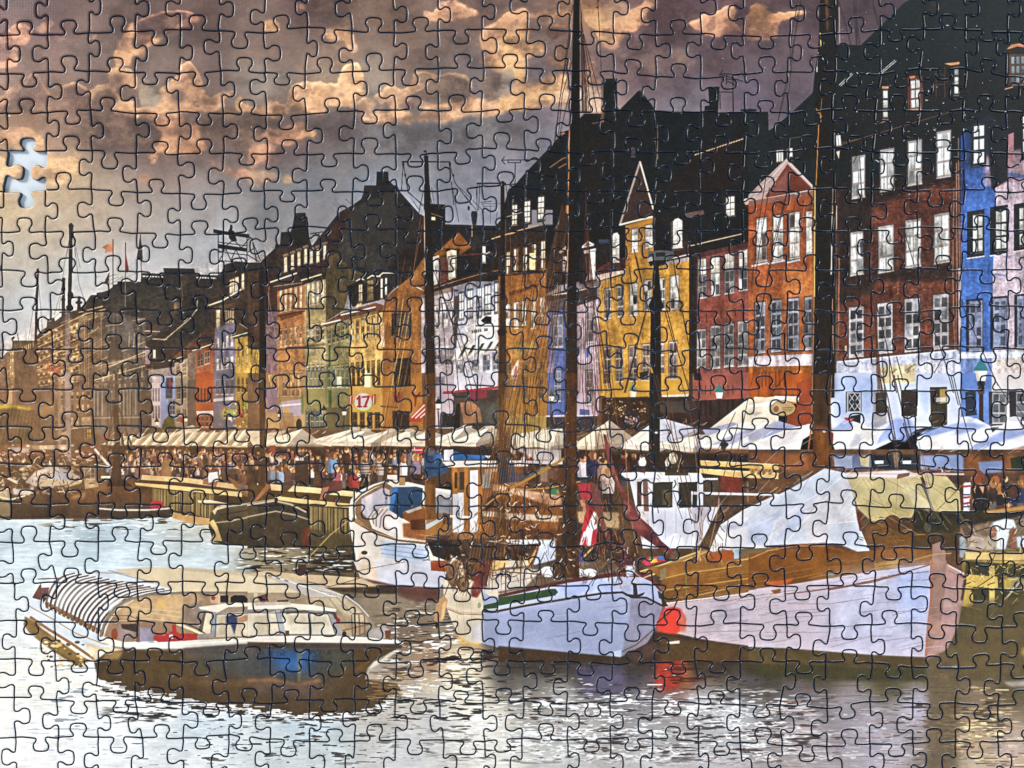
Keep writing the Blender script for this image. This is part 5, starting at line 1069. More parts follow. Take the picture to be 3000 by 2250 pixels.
    P("1640,850 1765,845 1765,1065 1640,1065", '5a4c3a', 1, 0, .2); P("1310,930 1380,930 1380,1060 1310,1060", '8a7c48', .6, 10); L("1410,850 1420,880 1400,910", 10, '3c4450'); P("1215,1075 1590,1075 1590,1390 1250,1390", 'ccd2e4', 1, 0, .05); LS("1240,1090 1240,1380;1330,1090 1335,1380;1420,1080 1420,1280;1500,1080 1500,1280", 5, 'a8b0cc', .8); P("1330,1330 1400,1280 1560,1280 1590,1390 1330,1390", 'e0e6f0', 1, 4); LS("1370,1390 1400,1300;1430,1390 1460,1290;1490,1390 1520,1290", 6, 'b0bcd4')
    P("1540,940 2250,960 2250,975 1545,965", 'd8d8e0', .9); L("1548,940 1545,1400", 9, 'c8ccd8'); P("1540,1070 1700,1060 1640,1180 1600,1390", 'b4b0bc', .8, 4); P("1100,690 1180,700 1170,790 1100,780", '4a3a38'); E(1147, 705, 32, 36, 'dcd8d0'); E(1405, 690, 58, 66, '40382e'); E(1395, 670, 40, 46, 'c8b49c', .8); P("1330,700 1370,620 1400,640 1340,770", 'd0c0a8'); E(1410, 680, 18, 22, 'f0ece0'); P("1330,760 1520,760 1520,810 1330,810", '3a3228', .9); L("1470,640 1430,780", 8, 'b89868')
    # flag
    P("700,1050 760,1095 785,1250 770,1380 710,1420 640,1370 660,1230", 'cf2e40', 1, 0, .15); P("755,1100 690,1250 700,1420 725,1400 745,1260 775,1130", 'e8e4ea', .95); P("640,1370 670,1270 780,1200 782,1235 690,1300 660,1380", 'e8e4ea', .85); P("690,1060 740,1050 750,1110 720,1150", '8a1c2c', .7, 6)
    # furled brown sails
    P("830,470 850,480 880,570 910,700 960,880 1060,1020 1130,1150 1220,1230 1300,1340 1420,1440 1400,1480 1280,1400 1180,1330 1080,1260 1040,1180 990,1000 920,850 860,680", '74383a', 1, 0, .3); P("850,560 900,700 980,920 950,900 880,720", 'a05a58', .6, 4); P("1040,1130 1130,1170 1200,1250 1120,1250 1060,1230", '8e4e4c', .8, 6); P("720,860 780,880 810,1000 840,1180 900,1330 980,1420 980,1500 890,1480 860,1340 800,1190 740,1000", '7a4444', .95, 0, .3)
    P("880,1480 1000,1420 1090,1470 1080,1560 960,1580 900,1560", '4a2c30', 1, 3, .3); P("885,1470 910,1470 905,1530 880,1530", 'c8283a'); P("990,1000 1060,1060 1040,1130 1000,1130", '9a6058', .7, 6)
    P("1140,1510 1200,1470 1300,1460 1340,1500 1180,1540", 'c83a58'); P("1200,1490 1260,1480 1270,1510 1220,1520", 'e0c038'); P("1260,1470 1330,1460 1320,1490 1270,1490", '3a7ac0'); E(1225, 1480, 20, 12, '4aa050')
    P("500,1380 960,1380 960,1640 430,1640", '43382f', .95, 6, .3); P("640,1400 700,1500 660,1560 620,1480", '3c4a90', .9, 3); L("660,1480 760,1380", 14, 'c8a060'); P("680,1560 760,1380 780,1400 720,1560", '2c2622')
    P("200,1600 420,1640 520,1580 800,1580 900,1560 910,1600 520,1660 200,1680", 'd0c8bc', .9); E(400, 1600, 60, 50, 'd8dce4'); E(600, 1600, 80, 50, 'c8d4ea'); E(730, 1620, 60, 40, 'd8dce8'); E(470, 1590, 40, 50, '6a5a48'); P("540,1500 590,1500 590,1560 540,1560", '3c4650')
    # spars and boom
    L("1130,1600 1300,1550 1600,1440 1660,1430", 36, 'a87c40'); L("1130,1588 1300,1535 1600,1428", 9, 'd8b880'); L("-20,960 150,880 400,740 620,610", 22, 'a8803c'); L("120,930 400,910 640,860", 9, 'b8904c'); P("1000,1600 1100,1560 1150,1620 1080,1680", '6a4a30', 1, 3)
    P("1615,690 2250,720 2250,765 1620,730", 'd2a864', 1, 0, .2); P("1610,755 2250,790 2250,840 1900,825 1610,790", 'd8b274', 1, 0, .2); LS("1620,690 2250,722;1615,757 2250,792", 6, 'f0dca8')
    for x in (2040, 2090, 2130, 2180): E(x, 780, 24, 30, 'c89c58', .8); E(x, 782, 14, 22, '8a6030', .8)
    # canvas over the big hull
    P("1680,1450 1780,1210 1960,1090 2250,960 2250,1420 2050,1400 1900,1440 1800,1400", 'cfd0d6', 1, 0, .08); P("1780,1215 2000,1190 2250,1090 2250,1130 2010,1220 1800,1260", '9aa4c0', .6, 10); P("1740,1290 1900,1240 1880,1400 1700,1450", 'd8d4d8', .7, 14)
    P("1600,1450 1700,1420 1800,1470 2050,1420 2250,1380 2250,1700 1540,1700 1300,1660 1400,1600 1580,1520", 'a06a34', 1, 0, .16); P("1680,1440 1880,1410 1890,1490 1660,1540", 'b05a24', 1, 4); P("1890,1410 1945,1405 1940,1480 1890,1485", '9ab4c0'); P("1945,1405 2170,1395 2190,1440 1950,1480", '7a6a48'); LS("1600,1560 2250,1440;1560,1640 2000,1560", 10, 'd0a860'); LS("1590,1400 1640,1560;1620,1400 1560,1600;1180,1640 1560,1470 1660,1430", 9, 'c8a870')
    at('L')
    P("-20,1440 600,1380 1000,1450 1320,1380 1470,1380 1470,1560 600,1680 -20,1720", '8a5420', 1, 0, .16); P("600,1390 960,1490 1000,1700 560,1700", '74461a', .8, 6); P("980,1190 1330,1250 1310,1400 1010,1390", '6e4c24', 1, 4, .18); P("1310,1240 1700,1200 1670,1420 1440,1420 1310,1390", '4f3c20', 1, 0, .18); P("1000,1500 1200,1480 1210,1560 1000,1580", 'c08c2c', .9, 6); P("280,1560 620,1500 600,1700 270,1700", '8a541e', .7, 4)
    P("-20,1070 300,930 470,830 595,752 770,790 830,960 860,1180 985,1478 760,1380 600,1358 300,1372 140,1385 -20,1350", 'c2cad8', 1, 0, .08); P("-20,1195 290,1100 440,1030 620,940 700,880 560,1060 420,1170 300,1280 140,1380 -20,1350", 'b4bedc', .85, 20); P("440,1040 640,930 780,830 840,1060 870,1200 660,1200 620,1350 470,1360 420,1200", 'cfccd0', .85, 14); P("100,1380 200,1180 330,1080 420,1040 320,1180 200,1330", 'd4d0d4', .6, 8); LS("140,1370 200,1190 400,1040 620,920 760,800;280,1360 430,1180 640,960;620,1200 860,1180", 6, 'e6e6ec', .7); LS("400,960 470,830;300,1190 290,1090", 6, '8c9cc4', .7); P("740,1380 985,1478 860,1200 780,1300", 'c0cce0', .8, 6); L("130,1382 600,1358", 10, 'b0624c')
    P("770,800 1340,795 1590,820 1690,940 1700,1100 1640,1110 1500,1100 1340,1078 1300,1150 980,1180 870,1080", 'c6b684', 1, 0, .1); P("1180,860 1330,1060 1500,1080 1320,900", 'd8caa0', .8, 10); P("870,1080 960,1000 1300,1060 1300,1150 980,1180", 'b8a670', .8, 8); LS("1190,840 1170,1140;1340,900 1500,1100;1200,960 1300,1060;1330,830 1690,960;1400,850 1600,1000", 6, '9a8a5c', .6); P("770,790 1250,765 1330,795 1330,820 1180,830 780,815", 'd8ccd0', 1, 3); LS("770,795 1720,800", 16, 'c8b8b0', .9); P("1190,800 1290,785 1280,815 1180,840", '8a6450')
    P("1310,1200 1340,1080 1460,1110 1700,1120 1900,1090 2250,1080 2250,1120 2080,1160 1700,1220 1620,1270 1330,1270", '3a3322', 1, 3, .2); P("1880,1100 2250,1050 2250,1090 1930,1120", 'c08c4c', 1, 3); E(1145, 1180, 64, 50, '6a4626'); P("850,1080 880,1260 900,1260 890,1120", '7a3a20'); E(1430, 1230, 30, 40, '5a5c50', .8)
    P("1700,1230 2250,1140 2250,1440 1720,1440", '8c7862', 1, 8, .2); P("1690,1210 1730,1200 1850,1360 1830,1390 1740,1300", '5c4a3c', .9, 4); LS("1750,1220 1860,1370;1700,1300 2212,1150;1790,1390 2200,1180;1800,1290 2190,1420", 9, '5a4230', .9); P("1780,1290 2080,1330 2040,1420 1760,1400", 'c0b0a0', .8, 8); P("1690,1310 1730,1290 1750,1400 1720,1480 1690,1470", '9ab0c0', .8, 5)
    P("1960,1190 2060,1160 2130,1170 2150,1230 2100,1260 2060,1410 1990,1400 1990,1250 1940,1230", 'd0dcf4', 1, 3, .08); P("1950,1230 1985,1230 1985,1310 1955,1300", 'a8684c'); P("2090,1260 2130,1220 2150,1400 2110,1400", 'a86850', .9); P("2150,1310 2250,1290 2250,1400 2160,1390", 'c8d8f8', .9, 5)
    P("1730,1440 1850,1420 2250,1410 2250,1700 1680,1700", '857440', 1, 0, .2); P("1735,1430 2250,1440 2250,1500 1740,1490", 'd6b878', 1, 0, .15); P("1740,1550 2050,1580 2250,1590 2250,1660 1740,1640", 'b09850', .8, 0, .2); P("1780,1500 2040,1510 2050,1590 1780,1570", '38351f', .95, 3); P("1880,1500 1930,1500 1930,1700 1880,1700", 'd0b468', .8)
    P("1470,1370 1570,1330 1585,1700 1465,1700", '97766a', 1, 0, .12); P("1530,1300 1560,1290 1580,1400 1540,1420", '4a3a30'); P("1580,1530 1740,1620 1700,1700 1585,1700", 'b89890', 1, 0, .1); P("560,1700 700,1640 1000,1590 1460,1525 1460,1720 560,1720", 'b8c2e0', 1, 0, .06); LS("680,1640 1000,1600 1460,1500;1010,1640 1470,1500", 11, 'a05c40'); L("1000,1590 1460,1523", 10, 'e0e0e8'); P("620,1610 680,1600 680,1640 620,1650", '6a8a6c', .8)

def paint_hulls():
    at('N')
    # pier planks, white sloop's hull, its keel
    P("-20,90 130,60 400,90 640,100 900,120 1190,170 1100,190 870,200 560,200 -20,190", 'c6ae8c', 1, 0, .1); P("600,200 870,195 1180,185 1190,250 1000,250 880,240 750,235", '4e3c28', 1, 3, .2); P("390,10 455,10 455,100 390,100", '4a3226', 1, 0, .2); LS("470,150 640,190 740,165 860,130 1250,5", 6, '6a4c38', .9)
    P("835,-20 1470,-20 1590,70 1570,160 1530,205 1400,195 1180,180 1000,150 920,130 870,60", 'c2c6d4', 1, 0, .07); P("850,-20 1000,-20 1050,140 930,130 880,70", 'e0c8a4', .8, 14); P("1010,-20 1280,-20 1280,60 1050,90", 'd8d4d4', .6, 20); P("900,120 1000,140 1180,178 1530,200 1520,300 1400,270 1190,240 1180,190 1000,165", '7a4c42', 1, 4, .15); P("1190,200 1520,220 1520,310 1300,300 1190,260", '6a4438', .8, 8); P("1460,-20 1590,-20 1585,70 1465,60", 'b04e24', 1, 0, .12); L("880,60 1250,-10", 6, '8a6a58', .8)
    # ---- canal tour boat
    at('M')
    P("180,270 260,250 420,300 830,590 900,640 1100,640 1100,700 1000,690 780,790 560,650 300,500 220,420", 'd2dce4', 1, 0, .06, 'c6d4dc'); P("200,430 300,480 330,520 500,640 640,740 740,790 640,830 560,800 440,720 330,640 230,560 190,500", '8a6a34', .9, 5, .3); specks(330, 620, 700, 840, 60, ['f4e0b0', 'e8c070', '5a4426'], 4, 12, .8, 1.8)
    L("250,440 400,540 580,650 760,775", 22, 'b0784a'); L("220,340 420,450 620,570 830,650 1000,680", 8, 'c89c70'); P("690,640 830,680 1000,690 900,760 760,780", 'd8c098', .9, 6); E(840, 740, 60, 34, 'f6e8c8', .9, 10); P("720,660 780,700 740,760 700,700", 'e8d4b0', .8)
    P("260,280 330,160 335,180 330,300", '7a4438', .9); L("310,128 480,122", 9, '8a5c50'); P("320,200 400,195 390,240 330,290", '7a4c48', .9); P("340,250 390,240 390,330 350,330", '5a3c34')
    # glass roof with its ribs
    P("345,330 410,240 480,165 560,100 680,70 940,55 1160,130 1420,215 1300,240 1130,270 980,330 890,430 840,590 790,580 430,390", 'ccd6e0', 1, 0, .06)
    for k in range(15):
        t = k / 14.0
        bx, by = 372 + t * 455, 330 + t * 255
        tx, ty = 600 + t * 780, 84 + t * 138
        c = [(bx, by), (bx + 22 + 10 * t, by - 80 - 20 * t), (bx * .72 + tx * .28, by * .36 + ty * .64), (bx * .42 + tx * .58, by * .12 + ty * .88), (tx, ty)]
        cc = catmull(c, 5); L([tuple(q) for q in cc], 17, '6a4c3c' if k % 3 else '8a7464', .92); L([(q[0] + 17, q[1] + 3) for q in cc], 9, 'f4f6f6', .8)
    for k in range(14):
        t = k / 13.0; x, y = 372 + t * 440, 310 + t * 225
        P([(x, y), (x + 26, y + 8), (x + 20, y + 62), (x - 4, y + 48)], '8a6038', .9)
    LS("880,60 1080,100 1240,160;700,75 940,80 1180,140;800,150 1000,150 1240,160;820,180 1000,185 1260,200;860,210 1100,205 1340,215", 7, '8c7668', .6); P("840,330 980,290 1040,350 900,420", 'dfe6ee', .7, 16); P("420,290 640,160 820,190 500,380", 'e0e8ee', .4, 20)
    P("930,50 1160,35 1480,38 1850,60 2250,140 2250,240 1800,238 1480,235 1400,220 1160,130 960,68", 'd8c6a4', 1, 0, .05); P("1480,36 1850,56 2250,130 2250,150 1850,90 1480,60", 'c0ac8c', .6, 6)
    P("880,440 960,340 1100,270 1300,245 1480,236 2250,240 2250,620 1480,620 1000,640 840,600", 'ac8e6c', 1, 0, .16); P("1140,280 1490,250 1490,470 1120,470 900,430 990,330", 'c4a478', .8, 8, .2); P("880,430 1130,470 1480,480 1480,620 1000,630 840,590", '9c7c62', .8, 10, .2); E(1310, 330, 40, 40, 'd8b068', .8, 5); P("1490,350 1640,300 1640,480 1490,480", '8a7a70', .8, 8); LS("900,430 1200,400 1480,440;920,470 1200,450 1470,480;1000,350 1300,380 1480,400", 8, 'd8c8a8', .5)
    L("815,590 850,470 930,360 1040,290 1200,255 1480,238 2250,240", 18, '8e8274'); L("840,590 880,470 960,370 1080,300", 8, 'd0c8bc'); LS("1488,245 1490,480", 6, '9a8a74')
    P("1700,250 1780,245 1785,330 1705,325", 'c8a888'); E(1727, 278, 18, 22, 'a03c30', .8); P("1785,262 1850,262 1850,318 1785,318", '2f2b2c'); P("1868,275 1900,258 1980,260 2010,290 2005,318 1868,318", '28262a'); P("2040,270 2100,240 2110,330 2040,318", '3a302c'); P("2060,240 2150,240 2150,320 2110,300", 'b89878'); E(2140, 280, 18, 24, 'a03c30', .8)
    P("1610,355 1840,325 2250,320 2250,345 1850,355 1760,400 1620,372", 'dcd2c0', 1, 0, .05); P("1620,372 1760,400 1850,372 2250,362 2250,388 1850,398 1750,415 1640,400", '9a928a')
    P("1650,390 1720,410 1705,600 1590,600", 'd4c6a6', 1, 0, .1); P("1745,415 1850,400 2250,390 2250,580 1740,600", 'd0c2a8', 1, 0, .12); P("1722,405 1762,402 1752,605 1708,605", '98a0a8'); P("1590,590 1650,395 1668,400 1630,600", '6a6056'); LS("1655,392 1720,410 1706,600;1748,415 2250,394;1748,415 1742,600", 7, '5c5650', .85); P("1770,430 1830,425 1820,580 1760,590", 'b0a080', .6, 8); P("2060,470 2150,460 2240,470 2240,570 2100,580", 'b4a486', .6, 10); P("1830,430 1890,415 1930,450 1900,580 1870,500 1830,490", '46507e', 1, 3, .2); P("1925,440 2000,420 2030,460 1960,480 1920,470", 'c09070'); P("1920,480 2000,480 2010,590 1900,590", 'd8c8a8', .8); P("2000,490 2060,470 2090,590 2020,595", '7890b0', .9, 4); P("2030,430 2150,420 2150,460 2060,470", '8a9098', .8, 5)
    P("905,540 960,500 1050,490 1100,500 1080,620 1000,630 930,600", '94807a', .95, 0, .2); E(928, 575, 26, 48, 'a0512c'); P("980,495 1100,490 1110,560 990,530", '4a3a36'); P("1105,430 1130,440 1135,640 1105,640", '7a5a48', .9); L("890,425 1050,425 1130,460", 8, '8a6a58'); P("1240,610 1260,580 1330,568 1590,570 1600,620 1480,632 1280,640", 'cb3a34', 1, 0, .1); P("1370,580 1400,578 1400,610 1370,612", 'f0e0d8'); P("1395,500 1425,495 1430,570 1395,575", 'c23a30'); L("1380,560 1440,565", 12, 'c23a30'); L("1430,490 1560,540 1660,585", 20, 'dccca4'); L("1500,490 1600,530 1690,590", 8, '3a3630'); P("1130,520 1240,530 1240,635 1130,635", '9090b0', .8, 6); P("1600,575 1730,565 1740,605 1600,615", 'a89890')
    P("830,590 1000,640 1240,645 1480,630 1850,610 2250,595 2250,640 1850,660 1480,690 1100,690 900,670 820,630", 'e2dccc', 1, 0, .05); L("980,660 1300,662 1480,655 2250,612", 9, 'f4f0e4')
    P("900,672 1100,695 1480,692 1850,662 2250,640 2250,690 1850,700 1480,715 1100,712 940,690", '8a7262', 1, 3)
    at('N')
    P("-20,690 300,688 840,690 1200,692 1010,790 950,850 930,940 1000,950 1190,975 1245,1080 1150,1110 1000,1190 850,1235 480,1255 -20,1215", '5c4628', 1, 5, .12, '54432e')
    at('M')
    P("760,800 850,730 1000,700 1480,712 2250,688 2250,1215 1900,1180 1600,1150 1300,1100 1100,1060 900,1000 790,930", '5d4829', 1, 5, .12, '55442e'); P("1500,715 2250,690 2250,760 1500,770", '6a5a48', .8, 8); P("1480,690 2250,640 2250,690 1480,718", '5a4940', .9, 8); P("1450,720 2700,690 2640,960 2100,950 1700,860", '454e58', .85, 90); P("860,720 1000,710 960,780 820,790", 'a88c60', .7, 10); P("1550,950 2250,930 2250,1000 1600,1000", '6b5134', .7, 14)
    edge = [(780, 970), (1000, 1040), (1300, 1100), (1700, 1160), (2250, 1215)]
    for _ in range(320):
        k = PR.randrange(4); x, y = lerp(edge[k], edge[k + 1], PR.random()); d = PR.gauss(0, 1); x += PR.uniform(-40, 40)
        L([(x, y + d * 22 + 8), (x + PR.uniform(20, 80), y + d * 22 + 8)], PR.uniform(5, 9), 'e4eaec' if d < .25 else '3c3022', .9)
    at('N')
    P("-20,100 130,120 380,175 480,240 400,240 -20,240", 'd6c6a6', 1, 0, .05); P("130,90 460,165 620,205 790,270 480,290 400,240 280,190", 'beb6aa', 1, 0, .06)
    for k in range(7): L([(110 + k * 34, 88 + k * 10), (400 + k * 40, 182 + k * 13), (640 + k * 20, 235 + k * 7)], 9, '75695f' if k % 2 else 'ece8e0', .9)
    P("-20,240 400,240 480,275 780,270 900,370 1000,500 860,600 -20,600", 'b09a7c', 1, 0, .14); P("470,285 760,275 880,380 960,490 850,500 800,420 600,330", 'c0b294', .9, 6); LS("560,290 640,400;640,285 760,440;700,275 820,400", 10, '9c8c74', .7)
    P("30,240 60,240 60,300 30,310", 'd0c0a0'); P("60,270 130,250 150,310 80,310", '3c3430'); E(115, 290, 20, 30, 'a84838', .8); P("220,300 310,295 310,330 220,325", '3a302a', .7)
    P("-20,320 330,325 520,340 700,372 690,395 480,380 240,372 -20,378", 'e0d8c8', 1, 0, .05); P("-20,376 240,370 480,380 690,395 680,412 480,400 -20,402", '98928a'); P("30,318 320,312 330,335 40,345", 'c8b8a8'); P("600,385 690,395 720,470 680,450", '6a4a40'); E(712, 462, 18, 18, 'b02c30')
    P("-20,405 205,390 240,575 -20,590", 'd4cab4', 1, 0, .1); P("245,395 470,390 480,575 290,575", 'd8d0bc', 1, 0, .08); P("490,405 630,410 690,580 500,580", 'd0cab8', 1, 0, .08); P("200,378 242,376 285,580 238,580", 'a4a8ac'); P("470,400 492,400 500,580 474,580", '9a9a98', .9); P("630,405 668,415 752,590 700,590", '9ca09e'); LS("295,410 450,382", 9, '8a6a38'); P("285,545 315,545 315,590 285,590", '7a4a38')
    LS("820,420 830,590;880,410 890,590;925,410 930,590;830,410 935,410;750,545 960,495 1100,490;840,600 950,560", 11, '8a6a54'); L("770,268 870,340 950,430 1000,510", 20, '948a80'); L("770,262 880,340 960,430", 7, 'd8d0c4'); E(762, 575, 18, 24, '3a3632')
    P("950,540 1080,510 1140,545 1130,610 960,610", 'a8a09a', 1, 4, .1); P("1090,548 1140,540 1136,612 1096,612", '7a4a34')
    P("-20,595 300,590 700,592 960,600 1240,640 1230,662 840,650 300,645 -20,642", 'dcd2c4', 1, 0, .06); P("-20,640 300,643 840,648 1235,655 1225,690 1180,692 840,690 300,688 -20,692", '5c4a40', 1, 0, .1); L("-20,598 700,594 1200,630", 8, 'f2ece0')
    P("140,696 560,694 470,860 330,890 200,840", '2f66ae', .8, 44); P("560,700 840,695 820,860 600,900", '4a4c42', .8, 20); P("380,690 420,690 410,960 385,970", '8a7c50', .6, 6); P("-20,940 200,935 380,975 560,935 580,960 400,1000 200,960 -20,960", '9a6c40', .8, 8); P("0,960 560,970 540,1080 100,1060", '6c5550', .6, 30)
    P("1040,800 1110,740 1210,690 1180,720 1060,810 960,860 1000,800", 'cccabc', .9, 6); P("900,800 960,790 930,870 850,870", '7a5a30', .6, 10); P("750,900 780,850 770,830", 'b09060', .5)
    LS("0,400 205,388 242,575 0,590;243,393 474,388 482,577 288,577;490,402 630,408 692,582 500,582;-20,402 700,404", 7, '6a6460', .8); LS("250,400 470,394;495,408 625,412", 9, '3e3a38', .7); P("300,420 460,410 470,480 310,500", 'b8a888', .5, 10); P("505,420 610,420 650,500 510,510", 'b4a488', .5, 10); P("30,430 150,420 160,570 60,580", 'b8a888', .5, 10)
    L("-20,640 300,645 840,650 1235,657", 10, '8a7868', .8); P("-20,650 840,655 1230,665 1225,688 840,692 -20,690", '54443c', .9, 3)
    def glyphs(txt, x, y, s, col):
        G = {'P': "0,2 0,0 1,0 1,1 0,1", 'A': "0,2 .5,0 1,2;.2,1.2 .8,1.2", '2': "0,.2 .5,0 1,.3 0,2 1,2", '0': "0,0 1,0 1,2 0,2 0,0", '7': "0,0 1,0 .3,2", 'L': "0,0 0,2 1,2", 'a': "0,1 1,1 1,2 0,2 0,1.5 1,1.5", 'B': "0,0 0,2 1,2 .8,1 1,.2 0,0;0,1 .8,1", 'H': "0,0 0,2;1,0 1,2;0,1 1,1", 'E': "1,0 0,0 0,2 1,2;0,1 .8,1", 'F': "1,0 0,0 0,2;0,1 .8,1", '9': "1,1 0,1 0,0 1,0 1,2 0,2"}
        for ch in txt:
            if ch in G:
                for st in G[ch].split(';'): L([(x + float(q.split(',')[0]) * s * .8, y + float(q.split(',')[1]) * s) for q in st.split()], 5, col, .7)
            x += s * 1.25
    glyphs("PA HE LaB", 78, 712, 19, '223a5c'); glyphs("2070", 84, 758, 16, '223a5c'); glyphs("PA2A  AF", 492, 706, 18, '2a3036'); glyphs("2070", 505, 752, 17, '2a3036')
    edge = [(-20, 1215), (480, 1255), (850, 1235), (1150, 1110), (1245, 1060)]
    for _ in range(260):
        k = PR.randrange(4); x, y = lerp(edge[k], edge[k + 1], PR.random()); d = PR.gauss(0, 1); x += PR.uniform(-40, 40)
        L([(x, y + d * 20 + 6), (x + PR.uniform(20, 80), y + d * 20 + 6)], PR.uniform(5, 9), 'e4eaec' if d < .25 else '3c3022', .9)
    for _ in range(120):
        x, y = PR.uniform(940, 1240), PR.uniform(880, 1110); L([(x, y), (x + PR.uniform(30, 110), y)], 7, PR.choice(['a07c50', '5a4226', 'c8a878', '7a5c38']), .5)
    P("1330,880 1420,860 1500,900 1480,1060 1400,1040", 'f6e4c0', .25, 30)
    # ---- small white ship, stern to bow
    P("1560,140 1700,100 1890,180 1890,640 1850,655 1740,640 1680,580 1620,440 1570,300", 'd4c6ac', 1, 0, .1); P("1890,200 2250,150 2250,720 2000,680 1880,650", 'a2accc', 1, 0, .05, '9098b8'); P("1820,480 1890,460 1890,650 1780,640", 'b8b8c0', .8, 10); P("1660,560 1720,600 1760,640 1860,640 1880,680 1700,660", 'e0b060', .8, 12); L("1600,360 1700,400 1890,405", 14, 'd0b494'); L("1600,372 1700,412 1890,418", 5, '7a5a48'); LS("1660,200 1690,560;1780,200 1800,600;1720,280 1740,600", 5, 'b8a890', .6)
    P("1510,310 1570,262 1600,300 1580,400 1560,470 1520,500 1490,460", 'c09468', 1, 0, .1); P("1560,330 1590,300 1570,440 1540,470", 'e8c488', .8, 5); L("1575,260 1620,140", 7, '5a4434'); P("1500,470 1525,490 1515,530 1500,520", '2a2422')
    P("1580,-20 1690,-20 1680,180 1640,200 1600,150", '7c5e44', 1, 4, .3); E(1725, 170, 50, 66, '5a4430', 1); E(1725, 170, 36, 50, '9a7c58', .9); E(1725, 170, 14, 20, '5a4430'); P("1790,200 1850,60 1900,-20 1960,-20 1900,180 1840,280 1790,270", '8c4238', 1, 3, .25); P("1960,-20 2250,-20 2250,220 1960,280 1900,240", 'cabfae', 1, 0, .12); P("1960,-20 2100,-20 2040,60 1960,80", 'd8b068', .9, 5)
    LS("2060,0 2065,240;2200,40 2205,200;1960,60 2200,40;1960,100 2212,90", 8, '6a4c3c'); L("1690,0 1700,200", 8, '5a4030')
    P("1890,340 2020,310 2250,250 2250,310 2000,365 1890,372", '3c5a30', 1, 0, .12); L("1890,392 2000,395 2250,345", 16, '4a3a38'); L("1890,382 2250,330", 5, 'd8c8a8'); E(1856, 342, 14, 24, '8a9a70', .7)
    at('O')
    P("-20,270 540,150 960,95 1150,100 1240,130 1300,210 1315,320 1290,420 1240,540 1190,640 1090,700 970,762 600,730 -20,675", 'a8b2d6', 1, 0, .05, '949cbc'); P("-20,290 540,165 970,105 980,235 540,295 -20,395", 'b0b8dc', .9, 3, .05); P("420,200 960,105 960,220 480,290", 'a8bcf4', .7, 20)
    P("1050,260 1200,300 1312,340 1290,440 1230,560 1100,690 975,758 1000,640 1035,480", '8c8aa0', .9, 8); P("1000,690 1240,540 1190,640 1000,752", '88808c', .9, 5); L("985,715 1100,660 1240,535", 9, '6a5244'); P("920,715 975,700 975,770 900,745", 'b4c0dc')
    P("-20,255 540,128 900,75 960,85 960,105 540,160 -20,280", '64302c', 1, 0, .12); P("960,85 1150,70 1240,120 1310,230 1290,230 1220,150 1140,115 960,108", '7a3a30', 1, 0, .12); L("-20,388 200,345 545,288 820,245 985,236", 17, '37302e'); L("-20,375 200,334 545,276 820,236", 5, 'c0a878', .8); L("985,236 1060,275 1180,280 1312,345", 17, '4a3a34')
    P("-20,280 400,208 445,208 465,235 440,262 -20,345", '3b5830', 1, 0, .12); P("980,130 1140,110 1140,160 1080,220 1010,230 985,180", 'a8b2d4', .9, 5); P("975,225 1010,262 1070,285 1150,262 1170,235 1150,240 1110,255 1100,165 1070,160 1075,255 1030,250", '3a3434'); P("1270,220 1310,250 1310,300 1280,280", '4a4630'); L("930,200 1060,160 1300,60 1500,-20", 9, 'd0bc94', .9)
    P("-20,40 500,0 900,-20 980,60 540,130 -20,250", '6c5c4c', 1, 4, .3); P("-20,60 200,40 330,60 200,190 -20,230", 'd0c8bc', .9, 6, .1); E(380, 70, 60, 44, 'd4dae4'); E(600, 80, 90, 40, 'c4d2ec'); E(720, 80, 60, 36, 'd8dce6'); E(470, 60, 36, 60, '6a5844'); P("1010,20 1090,20 1080,100 1020,110", 'c0d0e8', .9, 3); LS("40,40 40,240;160,40 160,200;325,60 330,170;20,70 330,90", 9, '6a4438'); L("0,170 380,90 520,140", 5, '8a7a68')
    # big brown and white hull
    P("1180,40 1300,120 1340,330 1480,360 2250,200 2250,-20 1500,-20 1300,20", '96662c', 1, 0, .14); P("1290,140 1500,90 1940,80 2250,60 2250,190 1500,310 1340,320", '8c5c26', .8, 8); LS("1290,130 1500,80 1950,20;1320,220 1600,180 2250,90;1330,290 1540,270 2212,130", 9, 'c8a05c', .8); P("1290,60 1340,30 1340,120 1300,140", '8a7a60'); LS("1330,340 1440,230 1570,80", 13, '6a5638'); LS("1500,70 1508,400 1485,640", 9, '8a8a48', .8)
    P("1340,325 1500,315 1950,250 2250,195 2250,700 2060,680 1780,640 1600,610 1480,580 1290,540", 'c0aeb6', 1, 0, .06); P("1600,330 2600,180 2600,620 1700,600", 'b8b0be', .8, 60); L("1340,325 1950,250 2250,195", 9, 'e8dcd8'); LS("1550,420 2250,330;1600,520 2250,420;1580,560 2250,540", 5, '9a7c84', .7); P("1290,230 1345,330 1360,350 1310,350", '4a3420')
    P("1260,500 1290,420 1320,365 1400,350 1460,370 1500,450 1495,530 1420,572 1330,568 1270,545", 'e64634', 1, 3, .08); P("1450,400 1500,420 1500,560 1450,560", 'd07a60', .8, 8); LS("1270,480 1400,370 1440,280", 12, '5a3a34')
    P("-20,670 600,728 970,762 1180,655 1250,555 1480,590 1600,615 1780,640 2250,705 2250,850 1250,820 -20,800", '4a3623', 1, 6, .15); P("1280,590 1600,630 1900,665 2250,720 2250,800 1300,800", '5e4626', .9, 10, .12); P("-20,790 900,810 1250,810 2250,840 2250,900 -20,900", '3e352a', .6, 20); P("1340,640 1450,625 1450,650 1370,655", 'd0c8c0', .8); P("1000,740 1250,640 1300,720 1100,800", '5a443c', .8, 14)
